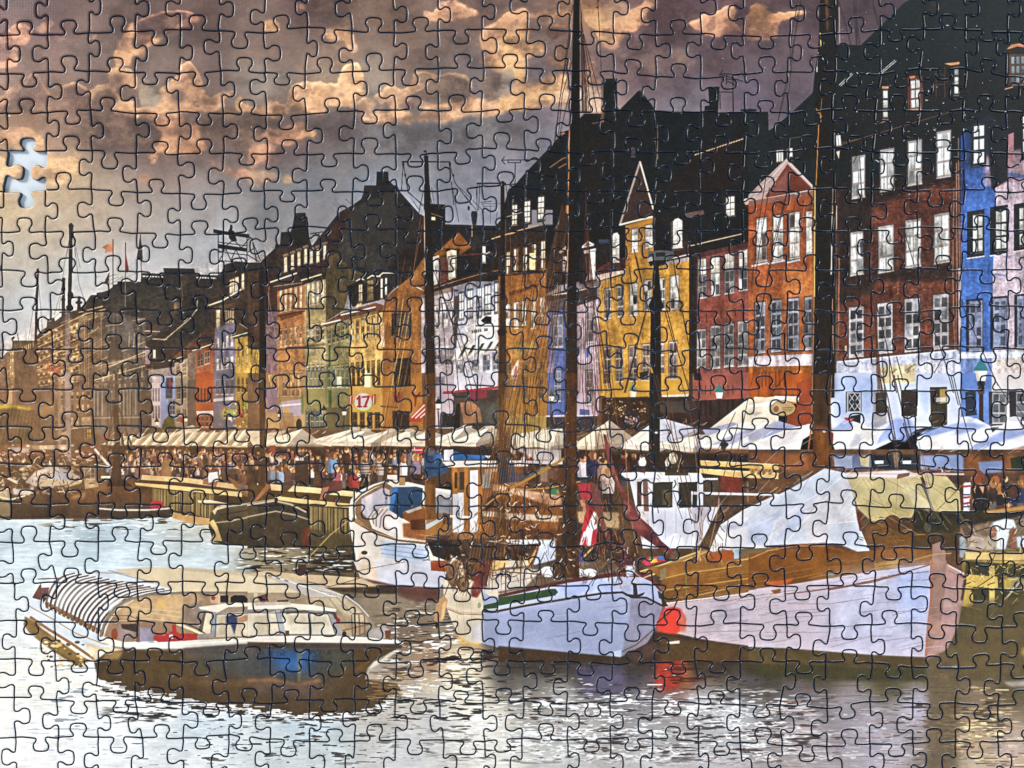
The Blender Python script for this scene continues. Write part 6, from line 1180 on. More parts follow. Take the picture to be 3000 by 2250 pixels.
    P("600,830 1000,830 990,1070 660,1070", '5c5676', .7, 30); P("1265,800 1500,790 1510,900 1440,1000 1330,1040 1250,980", 'c03c2c', .85, 14, .3); P("1440,830 1560,830 1540,1030 1440,1000", '8a6038', .6, 16); L("1190,984 1305,984", 9, 'e8e4e4'); ripples(1900, 1925, 2060, 2040, '4a2418', .05, .7, N_RIP2); ripples(1640, 1930, 2050, 2030, 'f0e0c0', .28, .7)
    at('P')
    P("-20,-40 620,-80 1460,-130 1460,10 1000,70 620,130 280,180 -20,215", '87531d', 1, 0, .14); P("120,155 360,115 280,180 180,185", 'd86830', .9, 3); P("1000,0 1200,-30 1210,30 1000,60", 'c08a28', .8, 6); P("620,85 680,75 680,105 625,120", '6a8470', .8)
    P("-20,215 280,178 620,125 1000,65 1455,8 1450,300 1420,760 1200,752 980,742 560,712 280,690 -20,680", 'c0b4c0', 1, 0, .05); P("700,120 1450,10 1420,760 600,700", 'bec2e0', .9, 120); P("1150,60 1455,15 1450,420 1300,500 1200,300", 'a8bcf0', .7, 40); P("640,300 1000,200 980,480 700,520", 'c4c6e0', .5, 30)
    LS("280,250 500,225 800,180 1240,85;640,215 1000,150 1455,10", 11, '9a5c44', .85); LS("40,500 300,440 640,420;300,330 640,330 960,280;120,560 620,560;650,680 980,590 1140,590;1000,640 1300,600;1140,400 1440,360;500,650 900,600;200,400 560,370", 5, 'a08090', .7); P("160,220 240,205 240,240 190,250", 'a85c2c'); LS("120,300 180,240", 8, 'c8a068')
    P("1450,-20 1585,-20 1570,200 1560,480 1500,620 1420,770 1415,620 1450,300", 'a28072', 1, 0, .1); L("1465,-20 1460,300 1435,560 1415,750", 16, 'c07454'); P("1585,0 1745,85 1700,400 1680,520 1590,700 1430,790 1420,760 1530,560 1565,300", 'b4908a', 1, 0, .1); L("1600,20 1745,95", 8, 'e0c8bc'); L("1600,60 1740,130", 8, 'a8725c')
    P("1745,-20 2250,-20 2250,300 1700,300", '4a442c', 1, 4, .2); P("1750,90 2000,110 2000,200 1740,190", 'c8a858', 1, 0, .15); P("1740,180 1800,180 1800,350 1710,345", 'c0a254', 1, 0, .15); P("1930,20 1975,20 1975,380 1930,360", 'c8ae64', .95, 0, .15); P("2050,110 2250,130 2250,220 2050,220", 'b8a052', .9, 4, .15); P("1750,-20 2250,-20 2250,10 2000,0", 'd8b868', .9, 4); L("1715,342 1860,375", 9, 'e0c078'); E(2160, 170, 54, 60, '8a8468', .8); E(2160, 180, 30, 36, '544c34', .9); L("2180,150 2070,280 2010,340 1920,450", 15, 'a8a084'); LS("1780,230 2120,0", 7, '4a4028'); P("1700,350 2250,250 2250,560 1680,540", '5c5030', .85, 16, .12)
    P("1680,520 2250,500 2250,960 1900,960 1500,920 1430,790 1590,700", '675838', 1, 10, .1); P("1420,770 1560,720 1680,860 1660,1659 1430,1659 1440,1100", '6c5c42', .8, 24); P("-20,680 300,690 600,715 980,745 1420,765 1420,850 600,830 -20,815", '62502c', 1, 6, .12); P("-20,815 600,825 1420,850 1420,960 600,950 -20,900", '46401f', .85, 14, .1); E(2240, 720, 50, 50, 'b8a048', .7, 12); P("2040,960 2250,950 2250,1000 2100,1000", 'a8a09c', .8, 8); P("1430,420 1600,500 1480,760 1430,740", 'b88c7c', .5, 10)
    LS("0,960 700,940;200,1010 900,990;650,1080 1300,1060;100,1110 600,1120;1440,1010 1650,1005", 6, '5a5040', .6)
    for _ in range(150):
        x, y = PR.uniform(-20, 1420), PR.uniform(1000, 1650); L([(x, y), (x + PR.uniform(40, 140), y + PR.uniform(-4, 4))], 7, PR.choice(['7a6a64', 'b4acb0', '6a5a50', '8a6a54', 'c4bcc8', '9c6a58']), PR.uniform(.3, .7))
    for _ in range(110):
        x, y = PR.uniform(1640, 2230), PR.uniform(980, 1650); L([(x, y), (x + PR.uniform(30, 110), y + PR.uniform(-4, 4))], 9, PR.choice(['d0a868', 'ecd8a8', '5a4a2c', '8a7048', 'c8a490', '6a5030']), PR.uniform(.4, .8))
    for _ in range(70):
        x, y = PR.uniform(1430, 1680), PR.uniform(900, 1650); L([(x, y), (x + PR.uniform(30, 90), y)], 8, PR.choice(['5a4e34', '7c6c4e', '8a7858']), .4)

def mast(s, col, lit, n=.2, side=0):
    # col: body, lit: the sunlit edge; s: left edge points down then right edge points up
    P(s, col, 1, 0, n, None, N_STREAK)

def fan(x0, y0, x1, y1, xa, ya, n, w, col, a=.8, bow=0):
    for k in range(n):
        t = k / max(1, n - 1)
        L([(x0 + (x1 - x0) * t, y0 + (y1 - y0) * t), (xa[0] + (xa[1] - xa[0]) * t, ya[0] + (ya[1] - ya[0]) * t)], w * PR.uniform(.7, 1.2), col, a)

def paint_masts():
    # from left to right; each mast crosses several windows
    at('E'); P("2112,640 2140,640 2150,1700 2095,1700", '241b13', 1, 0, .15); LS("2180,800 2170,1000;2170,850 2250,1300", 6, '9a8a78', .6); LS("2100,1240 2050,1659;2080,1300 1990,1659", 5, '4a3c24', .7)
    at('I'); P("2100,-20 2150,-20 2150,900 2105,900", '46341c', 1, 0, .2, None, N_STREAK)
    at('F'); P("70,680 110,680 130,1700 78,1700", '20170f', .9, 3)
    at('J'); P("78,-20 118,-20 118,900 80,900", '4a351d', 1, 0, .2, None, N_STREAK)
    for a, b in (((140, 0), (270, 520)), ((200, 0), (310, 540)), ((130, 300), (100, 560))): L([a, b], 5, '7a5c40', .7)
    # first tall mast
    at('F'); P("1410,-20 1456,-20 1478,500 1490,900 1498,1700 1424,1700 1416,900", '1e1712', 1, 0, .15); P("1416,700 1488,900 1498,1700 1424,1700", '38261a', .85, 14, .2, None, N_STREAK); L("1410,200 1416,700", 7, 'c8b090', .8)
    at('J'); P("1420,-20 1500,-20 1500,1160 1412,1170", '5d3b1c', 1, 0, .3, None, N_STREAK); P("1420,880 1500,880 1500,1160 1412,1170", '7c5424', .8, 6, .25, None, N_STREAK); L("1424,0 1420,1150", 8, '9a6c3c', .7)
    P("1408,650 1440,600 1500,610 1560,650 1540,700 1610,760 1560,800 1430,835 1404,780", '23456e', 1, 4, .3); P("1500,640 1560,640 1540,690 1480,690", '2f6ab4', .8, 4); P("1440,600 1500,610 1490,650 1440,650", '5a6478', .8, 4)
    at('F'); LS("1300,640 1060,1659;1380,240 1190,1659;1395,300 1130,1659;1380,600 1280,1400 1240,1659;1405,700 1330,1659", 5, '8a5c38', .75); LS("1500,640 1560,1000 1600,1659;1480,650 1700,1290 1800,1659;1540,800 1640,1100 1690,1659;1600,850 1840,1640", 6, '2c2420', .7); LS("1240,900 1160,1500;1260,1000 1140,1640;1290,1000 1190,1640", 6, 'e0b870', .7)
    at('J'); fan(1200, 0, 1290, 0, (960, 1180), (900, 620), 4, 5, 'a07c4c', .7); LS("1060,520 900,900;1000,560 920,860;1150,0 1050,540", 5, 'b89464', .7); LS("1540,0 1560,500;1590,0 1640,520;1740,0 1800,300;1880,0 1830,300;1620,560 1600,480", 5, '4a3428', .6); LS("740,0 790,600;870,300 870,560", 4, '8a7450', .5)
    # second thinner mast
    at('B'); P("2034,1480 2056,1480 2060,1700 2030,1700", '1c1917')
    at('F'); P("2028,-20 2056,-20 2070,900 2074,1700 2012,1700 2026,900", '221a14', 1, 0, .15); P("2020,900 2072,900 2074,1700 2012,1700", '4a3220', .8, 10, .2, None, N_STREAK); E(2050, 800, 22, 16, '2a2018'); LS("1830,1118 2212,1128", 8, '2a2420'); P("2000,1160 2030,1130 2060,1130 2080,1170 2060,1200 2010,1200", '2a211b')
    LS("2040,0 2030,1240;2100,0 2060,400;2000,200 1960,700;1840,640 1820,1400", 5, '3a3028', .6); P("2170,1390 2120,1480 2105,1560 2150,1540", 'd8c4c0', .9); P("2160,1440 2130,1500 2140,1520", '8a4a4a', .8)
    at('J'); P("2012,-20 2072,-20 2070,620 2085,720 2060,880 2010,880 2000,700 2012,600", '5a3d20', 1, 0, .25, None, N_STREAK); P("2040,620 2085,700 2090,870 2010,880 2010,700", '1e2c48', .9, 5, .2)
    # great mast in the middle
    at('C'); P("590,-20 640,-20 640,820 642,1700 546,1700 562,1000 576,600", '13110f', 1, 0, .12); P("580,300 590,0 598,0 588,320 578,620", '3a2a20', .8); L("556,1060 548,1590", 9, 'a8703c'); L("652,0 652,140", 6, 'b88858', .7); P("655,200 660,900 700,910 670,500", '3a2c26', .5)
    LS("585,40 520,500 430,1180;560,300 480,800 440,1180;575,500 500,760 460,1150;570,700 460,1170", 6, '3a2420', .8); LS("648,30 660,900;652,80 690,900;650,150 730,910;655,200 780,920;660,230 800,780;665,250 700,900;650,170 668,910;655,300 715,905", 6, '3c2420', .8); LS("785,0 800,260 815,580", 6, '4a2c28', .8); P("770,60 795,45 790,70", '3a2020'); E(790, 5, 8, 12, '6a2020')
    at('G'); P("552,-20 606,-20 612,600 622,1700 528,1700 540,800", '1c1511', 1, 0, .15); P("535,900 615,900 622,1700 528,1700", '382619', .8, 20, .25, None, N_STREAK); L("545,130 540,700", 11, 'c08048'); P("528,140 546,150 544,210 524,200", 'd89858'); L("538,700 520,1659", 6, '8a5c38', .8)
    fan(500, 130, 540, 250, (130, 400), (1659, 1659), 15, 5, '8a5a34', .6); fan(420, 620, 530, 480, (200, 380), (1400, 1659), 8, 5, '3a241c', .7); P("500,80 540,60 540,330 420,640 380,840 330,1000 420,700", '241a16', .5, 6)
    fan(690, 0, 705, 300, (640, 790), (1659, 1659), 8, 5, '5c3024', .65); LS("690,0 700,480;720,520 820,1659;700,330 760,900 850,1400;740,850 860,1659;780,1000 880,1640", 6, '4a281f', .75); LS("880,0 890,560", 5, '3a3a3c', .6)
    LS("40,250 35,1000;75,300 110,1600", 5, 'a07048', .5); P("150,1385 105,1490 80,1560 120,1545 135,1490", 'd8c0bc', .9); P("120,1440 135,1450 125,1530 100,1540", '7a3040', .6)
    at('K'); P("522,-20 618,-20 614,700 610,1100 640,1640 480,1640 505,1100", '51331a', 1, 0, .3, None, N_STREAK); P("500,900 612,900 615,1390 515,1390", '3a2918', .85, 12, .3, None, N_STREAK); P("450,1400 470,1150 515,1150 520,1400 480,1640 430,1640", '4a3420', .9, 5, .3); L("530,0 520,700", 9, '8a5a30', .7)
    fan(40, 0, 380, 0, (20, 330), (520, 430), 16, 5, '8a5c34', .65); fan(120, 0, 320, 0, (-40, 300), (760, 700), 9, 5, '4a2c20', .65); LS("410,250 400,600;380,440 390,900;250,440 260,700;320,440 310,640", 5, '8a6a4c', .6)
    fan(660, 0, 760, 0, (700, 900), (800, 640), 5, 6, '6a3424', .7); LS("770,0 760,420;830,0 900,560;850,0 960,440;900,0 940,330;800,440 750,900;860,480 790,900;700,540 690,640;780,900 810,1500;800,900 800,1560;960,960 1000,1300;940,760 960,1180;1010,1250 1060,1500;820,1500 820,1200", 7, '7a5030', .75); P("800,300 840,320 840,400 810,380", '4a2a26', .8)
    LS("1000,440 1040,1100;1060,1180 1110,1440", 7, 'a88858', .7)
    # rig across windows J / K in front of the wheelhouse
    at('J'); fan(2100, 0, 2200, 0, (1740, 2150), (1640, 1400), 14, 6, '8a6238', .75); fan(1960, 420, 2160, 420, (1800, 1960), (1640, 1640), 9, 6, '4e3422', .75); P("1920,1000 1990,940 1970,1060 1900,1100", '3a2a22', .9, 3, .3); P("1990,1000 2080,1000 2060,1340 1960,1340", '5c4228', .6, 8, .4); L("1820,1130 1960,1010 2060,950", 12, 'b08848'); LS("1600,1280 1700,1220 1850,1120;1640,1250 1760,1180", 5, '8a6a48', .7)
    P("1230,-60 1230,-60 1230,-60", '000000')
    at('N'); fan(1700, 0, 1880, 0, (1640, 1720), (200, 260), 6, 6, '6a4a34', .7); fan(1900, 0, 1960, 0, (1880, 1960), (200, 220), 4, 6, '5a3c2c', .7)
    # third mast, black
    at('G'); P("1236,-40 1288,-40 1290,560 1280,650 1300,900 1320,960 1296,1010 1300,1700 1206,1700 1215,1010 1195,960 1230,880 1240,640", '1a1816', 1, 0, .12); P("1196,520 1290,505 1400,515 1410,560 1380,585 1200,590", '5c5c60', 1, 0, .1); P("1255,525 1330,522 1335,555 1260,560", '2c2c2e'); P("1185,560 1240,560 1230,600 1190,600", 'a8a4a0'); P("1195,600 1240,590 1240,620 1215,640", '1c1c1c'); LS("1400,590 1420,740 1470,1000 1525,1280;1180,1000 1130,1180 1010,1659;1340,960 1420,1280 1530,1659;1330,1000 1400,1250;1170,1020 1000,1659;1080,500 1110,640 1200,1000;1040,640 1080,920;1100,560 1150,800", 8, '2c221c', .8); E(1085, 915, 14, 30, '1c1816'); LS("1120,1200 1200,1500;1180,1350 1270,1659;1300,620 1330,760", 6, '8a6a34', .8); L("1210,1440 1280,1659", 14, 'b08848'); P("1120,1500 1200,1480 1190,1530 1130,1540", '2a2420', .9)
    at('K'); P("1206,-20 1290,-20 1290,600 1285,700 1250,745 1200,700 1200,560", '22201b', 1, 0, .15); E(1260, 462, 13, 11, 'c0c0bc'); LS("1240,0 1300,250 1440,620;1340,0 1360,300 1440,780;1260,0 1340,300;1460,30 1560,420 1600,580;1510,30 1570,250;1380,250 1420,480 1550,1060;1340,400 1400,600 1550,1200;1900,300 1760,600;1920,400 1700,1200 1640,1360;2000,200 1870,900 1820,1380", 7, '6a4434', .75); LS("1560,440 1620,1100 1640,1350;1500,350 1540,620", 6, '9a7a5c', .7); LS("1620,1360 1640,1180 1690,1080;1690,1400 1740,1190 1770,1000", 10, 'b08a74', .7); P("1810,500 1830,580 1810,620 1780,590", '3c342e', .9); E(1810, 560, 36, 22, '3a342e')
    P("1380,1440 1440,1400 1450,1490 1370,1490", '7a6a4c', .7, 4, .4)
    # great mast on the right
    at('D'); P("562,-20 712,-20 690,560 690,1700 520,1700 516,600 530,560 545,380", '1b1713', 1, 0, .12); P("600,-20 625,-20 625,240 615,240", 'a86c44', .7, 4); P("605,0 650,0 640,250 610,260", '4c3424', .5, 8); L("545,430 535,580", 9, 'e8dccc'); L("528,880 570,940 550,1000 520,1659", 8, 'a87440'); L("560,270 568,370", 12, 'c8945c'); P("535,430 600,440 690,600 690,700 540,690", '171413', .8); L("575,800 560,960", 6, '8a6038')
    LS("405,0 380,170 300,600 210,1020;380,0 330,300 290,700 215,1000;380,100 340,420 290,900", 7, '403236', .75); LS("715,20 810,365;830,0 855,365;850,0 860,365;845,60 880,365;985,0 1040,220;985,40 1030,200", 10, '3c3638', .85); L("715,60 720,360", 9, 'b0aaa4', .6)
    at('H'); P("520,-20 690,-20 684,800 676,1700 498,1700 515,800", '211b17', 1, 0, .15); P("500,900 684,900 676,1700 498,1700", '2c2018', .7, 30, .2, None, N_STREAK); L("518,0 515,880", 9, 'd8a860'); L("512,900 500,1659", 6, 'a87848'); L("660,200 650,700", 10, 'e0d0c0', .8); L("665,0 660,200", 7, 'c8a080', .7); LS("660,900 668,1340", 8, 'c89878', .7)
    at('L'); P("496,-20 640,-20 650,420 660,560 650,745 500,740 505,400", '4b321c', 1, 0, .2, None, N_STREAK); P("500,400 655,420 650,745 500,740", '86501f', .75, 20, .25, None, N_STREAK); L("498,0 495,420", 6, 'b89878', .7); L("655,0 640,320", 8, 'b08060', .7); P("640,450 668,470 664,560 645,560", '8a3c2c'); E(594, 455, 14, 10, 'b0a8a4'); L("490,420 465,600", 12, 'a8623c'); P("500,400 650,420 650,440 500,418", '7a4030', .7)
    # running rigging over the right half
    at('H'); LS("140,-200 60,300 5,800;330,-100 250,220 140,720 20,1300;300,0 190,420 90,960 40,1300;150,0 90,350 40,700", 7, '3a2c28', .75); LS("60,1330 0,1600;100,1000 20,1450", 6, '5a3a30', .7); LS("370,620 440,100;230,1200 340,1000;220,1120 80,1330", 4, 'c8a898', .6)
    LS("895,-340 830,-200;880,-250 920,450 960,760;900,420 930,600 1000,960 1060,1659;910,450 980,800 1100,1280 1180,1659;1000,1000 1040,1640;1060,1350 1085,1659;1120,1380 1130,1640;1180,1370 1230,1560", 8, '3a2a26', .8); LS("1200,200 1320,620;1380,820 1480,1160 1560,1370 1640,1659;1490,1180 1530,1260;1700,890 1740,1020 1880,1330 2000,1600;1320,640 1380,820", 8, '3c3236', .75); LS("1000,900 1010,1000 1050,1659;990,950 1030,1659", 12, '7a4c34', .6); LS("1500,320 1560,500", 6, '6a5a5c', .6); P("880,440 900,430 920,560 890,560", '2c2c34', .7)
    at('L'); LS("1040,0 1150,480 1190,600;1060,0 1110,180 1180,560;1160,0 1260,430 1330,640 1400,850 1470,1120;1190,0 1300,480 1340,640;1110,250 1170,620;1235,390 1300,600;1250,430 1290,580", 9, '4a3438', .8); LS("1640,0 1700,260 1760,480 1810,650;1620,0 1680,240", 8, '4a3a3c', .75); LS("1980,40 2120,260 2200,420;2080,140 2212,330", 7, '4a3c40', .75); LS("1360,540 1440,960;1390,640 1450,900;1180,600 1190,760;1160,620 1170,740", 7, '8a7a78', .75); P("1150,640 1190,620 1210,700 1170,760", '9a7c5c', .7, 3); P("1370,820 1400,830 1420,890 1390,880", '5a3c30'); L("1390,880 1440,1000 1490,1150", 20, '6a645c', .9); L("1420,900 1470,1090", 8, 'a8a49c', .8); E(1480, 1130, 24, 34, '4a443c'); LS("1500,1100 1740,860;1640,960 1690,900", 8, '9a7c4c', .8); LS("130,1420 360,1380 600,1380;0,1480 140,1420;1300,1500 1480,1450 1620,1440", 9, 'c09860', .8)
    at('P'); LS("620,640 700,600", 4, 'c0a890', .3)

def deck_clutter():
    tan, drk = ['9a7444', 'b08850', '7a5632', '5c3e24'], ['2a1e18', '3c2a20', '4e3626', '1c1614', '241a14']
    at('J'); scribble(1560, 1000, 2240, 1640, 150, tan + drk, 6, 30, 160, (60, 130)); scribble(1650, 1300, 2240, 1650, 120, tan + drk + ['d8d0c8', '8a4a40'], 8, 20, 80)
    at('K'); scribble(-10, 880, 520, 1640, 190, tan + drk, 7, 20, 130, (60, 120)); scribble(0, 870, 520, 1380, 80, ['e8dccc', 'b0846c', '7a4a30', 'd8c0a8'], 9, 12, 40); scribble(620, 780, 1000, 1640, 130, tan + drk + ['8a4a48', '5c2c30', 'b06a64'], 7, 20, 120, (60, 130)); scribble(820, 500, 1300, 1450, 60, ['9a5a54', '5a2a2c', '8a4a48'], 8, 20, 60, (40, 80)); scribble(460, 1380, 1100, 1640, 160, drk + tan + ['c8ccd4', 'd8d8dc', '4a5a78', '8a3a38'], 8, 10, 60)
    scribble(-20, 150, 520, 620, 60, tan + drk, 6, 60, 240, (75, 105)); scribble(1300, 300, 1600, 1000, 14, drk, 6, 100, 300, (70, 84)); scribble(1550, 1050, 1800, 1500, 40, tan, 7, 30, 100, (50, 120))
    at('I'); scribble(-10, 600, 850, 960, 200, tan + drk + ['e8dcc8', 'b8b0a8'], 7, 10, 60); scribble(840, 100, 1100, 700, 20, drk, 5, 60, 200, (70, 110))
    at('G'); scribble(120, 500, 480, 1650, 70, ['7a4a2c', 'a87848', '3a241c'], 5, 120, 420, (96, 106)); scribble(640, 500, 880, 1650, 40, ['5a3024', '3a241c', '8a5a3a'], 6, 120, 420, (80, 90))
    at('F'); scribble(1080, 500, 1400, 1650, 26, ['6a4428', '8a6038', '3a2618'], 4, 200, 500, (96, 108))
    at('P'); scribble(1740, 0, 2240, 300, 60, ['d8b868', '4a4028', '8a7a44', 'e8d090', '2c2818'], 8, 20, 70)
    at('L'); scribble(1700, 1150, 2240, 1650, 90, ['d8c0a0', '5a4430', '8a6a48', '3a2c20', 'c8a868'], 8, 16, 70); scribble(850, 1100, 1330, 1400, 40, ['8a6030', '4a3018', 'a87840'], 7, 20, 90, (-10, 20))
    # plank seams and wear on the hulls
    at('O'); scribble(-10, 300, 1000, 720, 40, ['8a94b8', 'b8c0dc', '7a7c98'], 5, 60, 220, (-14, -4), (.2, .5)); scribble(1500, 260, 2240, 660, 60, ['9a8490', 'd0c0c8', '8a6a68'], 5, 60, 240, (-12, -4), (.25, .6)); scribble(1300, 60, 2240, 300, 60, ['6a4418', 'b8904c', '5a3a14', 'a87c3c'], 6, 60, 260, (-14, -6), (.3, .7))
    at('P'); scribble(-10, 120, 1420, 720, 110, ['9c90a8', 'd0d4e8', '8a6a64', 'a8a4c0'], 5, 60, 260, (-14, -4), (.25, .6)); scribble(-10, -20, 1400, 150, 40, ['6a4014', 'a87434'], 6, 60, 260, (-12, -4), (.3, .6))
    at('J'); scribble(840, 1200, 1460, 1640, 40, ['b8b0a8', 'a8b0c4', 'e8e0d8'], 5, 60, 200, (4, 14), (.25, .6))

def canvas_folds():
    at('L'); scribble(0, 800, 900, 1380, 46, ['e6e4e6', 'a4b0d0', 'f0ece8', '9aa4c4'], 9, 80, 320, (-60, -25), (.15, .4)); scribble(860, 830, 1660, 1140, 40, ['e0d4a8', 'a8986c', '8a7a50'], 8, 80, 300, (20, 70), (.2, .45)); scribble(660, 380, 2240, 640, 60, ['f6f0e8', 'a8b0d4', 'c8c4cc'], 8, 40, 160, (-40, -15), (.2, .5)); scribble(0, 430, 480, 620, 16, ['f6f0e8', 'b0b0c8'], 8, 40, 140, (-40, -20), (.3, .5))
    at('K'); scribble(1000, 400, 2240, 610, 50, ['f8f0e0', 'b4aca4', 'c8bca8', 'a8acc8'], 8, 40, 160, (-40, -15), (.2, .5)); scribble(80, 440, 1000, 580, 40, ['f8f0e0', 'a89c8a', 'c0b49c'], 7, 30, 120, (-40, -10), (.2, .5)); scribble(1700, 1100, 2240, 1400, 24, ['e8e6e8', 'a0a8c4'], 8, 60, 240, (-50, -20), (.2, .4))
    at('J'); scribble(0, 440, 2100, 570, 90, ['fbf2de', '8f8474', 'c8bca4', 'a89c88'], 7, 30, 120, (-40, -10), (.25, .6))
    at('I'); scribble(860, 470, 2240, 580, 70, ['fbf2de', '94866e', 'c8bca4'], 6, 30, 100, (-55, -30), (.25, .6))

def haze_left():
    at('px'); P("-60,960 300,900 640,1000 900,1200 900,1420 -60,1480", 'c8935c', .20, 120, .1); P("-60,1040 250,1000 420,1180 300,1420 -60,1440", 'f0bc80', .20, 90, .1)
    P("350,1180 1250,1200 1300,1480 350,1400", 'd88a48', .13, 80, .1); P("1250,950 2100,950 2100,1600 1250,1600", 'c87a3c', .08, 150, .1)

def finish_print():
    # paper grain and the strong local contrast of a tone-mapped picture
    global CAN
    g = CAN.mean(2)
    k = 1 + .6 * (g - box_blur(g, 4)) + .4 * (g - box_blur(g, 22))
    CAN = CAN * np.clip(k, .62, 1.4)[:, :, None]
    CAN = np.clip(CAN, 0, 1); CAN = CAN + .18 * (CAN * CAN * (3 - 2 * CAN) - CAN)      # gentle s-curve
    CAN = np.clip(CAN + (N_FINE * .05)[:, :, None] + (NRND.rand(IH, IW, 1).astype(np.float32) - .5) * .03, 0, 1)
    m = CAN.mean(2, keepdims=True); CAN = m + (CAN - m) * .94
    CAN = np.clip(CAN * np.array([1.035, 1.015, 1.005], np.float32), 0, 1)

def catmull(c, k):
    p = np.array(c, float); a = np.vstack([2 * p[0] - p[1], p, 2 * p[-1] - p[-2]]); out = []
    for i in range(1, len(a) - 2):
        for t in np.arange(k) / k:
            p0, p1, p2, p3 = a[i - 1:i + 3]
            out.append(.5 * (2 * p1 + (p2 - p0) * t + (2 * p0 - 5 * p1 + 4 * p2 - p3) * t * t + (3 * p1 - p0 - 3 * p2 + p3) * t ** 3))
    out.append(p[-1]); return np.array(out)

def paint_print():
    paint_sky(); paint_far(); paint_mid(); paint_row_g(); paint_near(); weather_walls(); paint_water(); paint_quay()
    paint_boats(); paint_hulls(); canvas_folds(); paint_masts(); deck_clutter(); haze_left(); finish_print()
    return CAN

# ---------------------------------------------------------------- materials
def new_mat(name):
    m = bpy.data.materials.new(name); m.use_nodes = True
    nt = m.node_tree
    return m, nt, nt.nodes["Principled BSDF"]

def print_material(rgb):
    h, w = rgb.shape[:2]
    im = bpy.data.images.new("harbour_print", w, h, alpha=False, float_buffer=False)
    px = np.ones((h, w, 4), np.float32)
    px[:, :, :3] = np.clip(rgb[::-1], 0, 1)
    im.pixels.foreach_set(px.ravel()); im.update(); im.pack()
    m, nt, b = new_mat("printed_board")
    tex = nt.nodes.new("ShaderNodeTexImage"); tex.image = im; tex.extension = 'MIRROR'
    uv = nt.nodes.new("ShaderNodeUVMap"); uv.uv_map = "UVMap"
    nt.links.new(uv.outputs[0], tex.inputs[0])
    nt.links.new(tex.outputs[0], b.inputs["Base Color"])
    b.inputs["Roughness"].default_value = 0.26
    b.inputs["Specular IOR Level"].default_value = 0.40
    # linen embossing of the lacquered paper
    co = nt.nodes.new("ShaderNodeTexCoord")
    bumps = []
    for rot in (0.0, math.pi / 2):
        mp = nt.nodes.new("ShaderNodeMapping"); mp.inputs["Rotation"].default_value = (0, 0, rot)
        wv = nt.nodes.new("ShaderNodeTexWave"); wv.inputs["Scale"].default_value = 420.0
        wv.inputs["Distortion"].default_value = 2.5; wv.inputs["Detail Scale"].default_value = 3.0
        nt.links.new(co.outputs["Object"], mp.inputs[0]); nt.links.new(mp.outputs[0], wv.inputs[0])
        bumps.append(wv)
    mx = nt.nodes.new("ShaderNodeMath"); mx.operation = 'ADD'
    nt.links.new(bumps[0].outputs["Fac"], mx.inputs[0]); nt.links.new(bumps[1].outputs["Fac"], mx.inputs[1])
    bp = nt.nodes.new("ShaderNodeBump"); bp.inputs["Strength"].default_value = 0.06
    bp.inputs["Distance"].default_value = 0.0002
    nt.links.new(mx.outputs[0], bp.inputs["Height"]); nt.links.new(bp.outputs[0], b.inputs["Normal"])
    return m

def board_material():
    m, nt, b = new_mat("blue_grey_board")
    n = nt.nodes.new("ShaderNodeTexNoise"); n.inputs["Scale"].default_value = 900.0
    r = nt.nodes.new("ShaderNodeValToRGB")
    r.color_ramp.elements[0].color = (0.006, 0.018, 0.045, 1); r.color_ramp.elements[1].color = (0.014, 0.04, 0.085, 1)
    nt.links.new(n.outputs["Fac"], r.inputs[0]); nt.links.new(r.outputs[0], b.inputs["Base Color"])
    b.inputs["Roughness"].default_value = 0.9
    return m

def table_material():
    m, nt, b = new_mat("pale_table")
    co = nt.nodes.new("ShaderNodeTexCoord")
    sep = nt.nodes.new("ShaderNodeSeparateXYZ"); nt.links.new(co.outputs["Object"], sep.inputs[0])
    # narrow paler strips repeat at even spacing across the top
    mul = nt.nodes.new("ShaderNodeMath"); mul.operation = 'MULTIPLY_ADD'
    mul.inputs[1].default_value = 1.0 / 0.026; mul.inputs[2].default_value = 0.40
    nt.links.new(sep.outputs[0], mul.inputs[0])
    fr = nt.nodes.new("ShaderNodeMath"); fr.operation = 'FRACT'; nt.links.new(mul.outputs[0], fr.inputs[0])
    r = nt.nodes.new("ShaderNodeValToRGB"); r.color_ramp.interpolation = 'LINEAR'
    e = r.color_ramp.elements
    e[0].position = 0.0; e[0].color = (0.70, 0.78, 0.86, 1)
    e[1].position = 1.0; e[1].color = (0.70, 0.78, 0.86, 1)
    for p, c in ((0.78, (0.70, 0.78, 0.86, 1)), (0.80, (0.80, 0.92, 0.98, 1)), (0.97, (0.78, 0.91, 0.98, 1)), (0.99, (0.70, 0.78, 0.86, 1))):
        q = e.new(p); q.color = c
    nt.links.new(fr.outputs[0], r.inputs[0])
    n = nt.nodes.new("ShaderNodeTexNoise"); n.inputs["Scale"].default_value = 120.0
    mx = nt.nodes.new("ShaderNodeMixRGB"); mx.blend_type = 'MULTIPLY'; mx.inputs[0].default_value = 0.12
    nt.links.new(r.outputs[0], mx.inputs[1]); nt.links.new(n.outputs["Fac"], mx.inputs[2])
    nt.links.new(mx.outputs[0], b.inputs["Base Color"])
    b.inputs["Roughness"].default_value = 0.55
    return m

PRINT = print_material(paint_print())
BOARD = board_material()
TABLE = table_material()

# ---------------------------------------------------------------- the table
def make_mesh(name, verts, faces, mats, mat_idx=None, smooth=None, uv_xy=None):
    me = bpy.data.meshes.new(name)
    me.from_pydata(verts, [], faces)
    for m in mats: me.materials.append(m)
    if mat_idx is not None: me.polygons.foreach_set("material_index", mat_idx)
    if smooth is not None: me.polygons.foreach_set("use_smooth", smooth)
    if uv_xy is not None:
        l = me.uv_layers.new(name="UVMap")
        li = np.zeros(len(me.loops), np.int32); me.loops.foreach_get("vertex_index", li)
        l.data.foreach_set("uv", np.asarray(uv_xy, np.float32)[li].ravel())
    me.update()
    return me

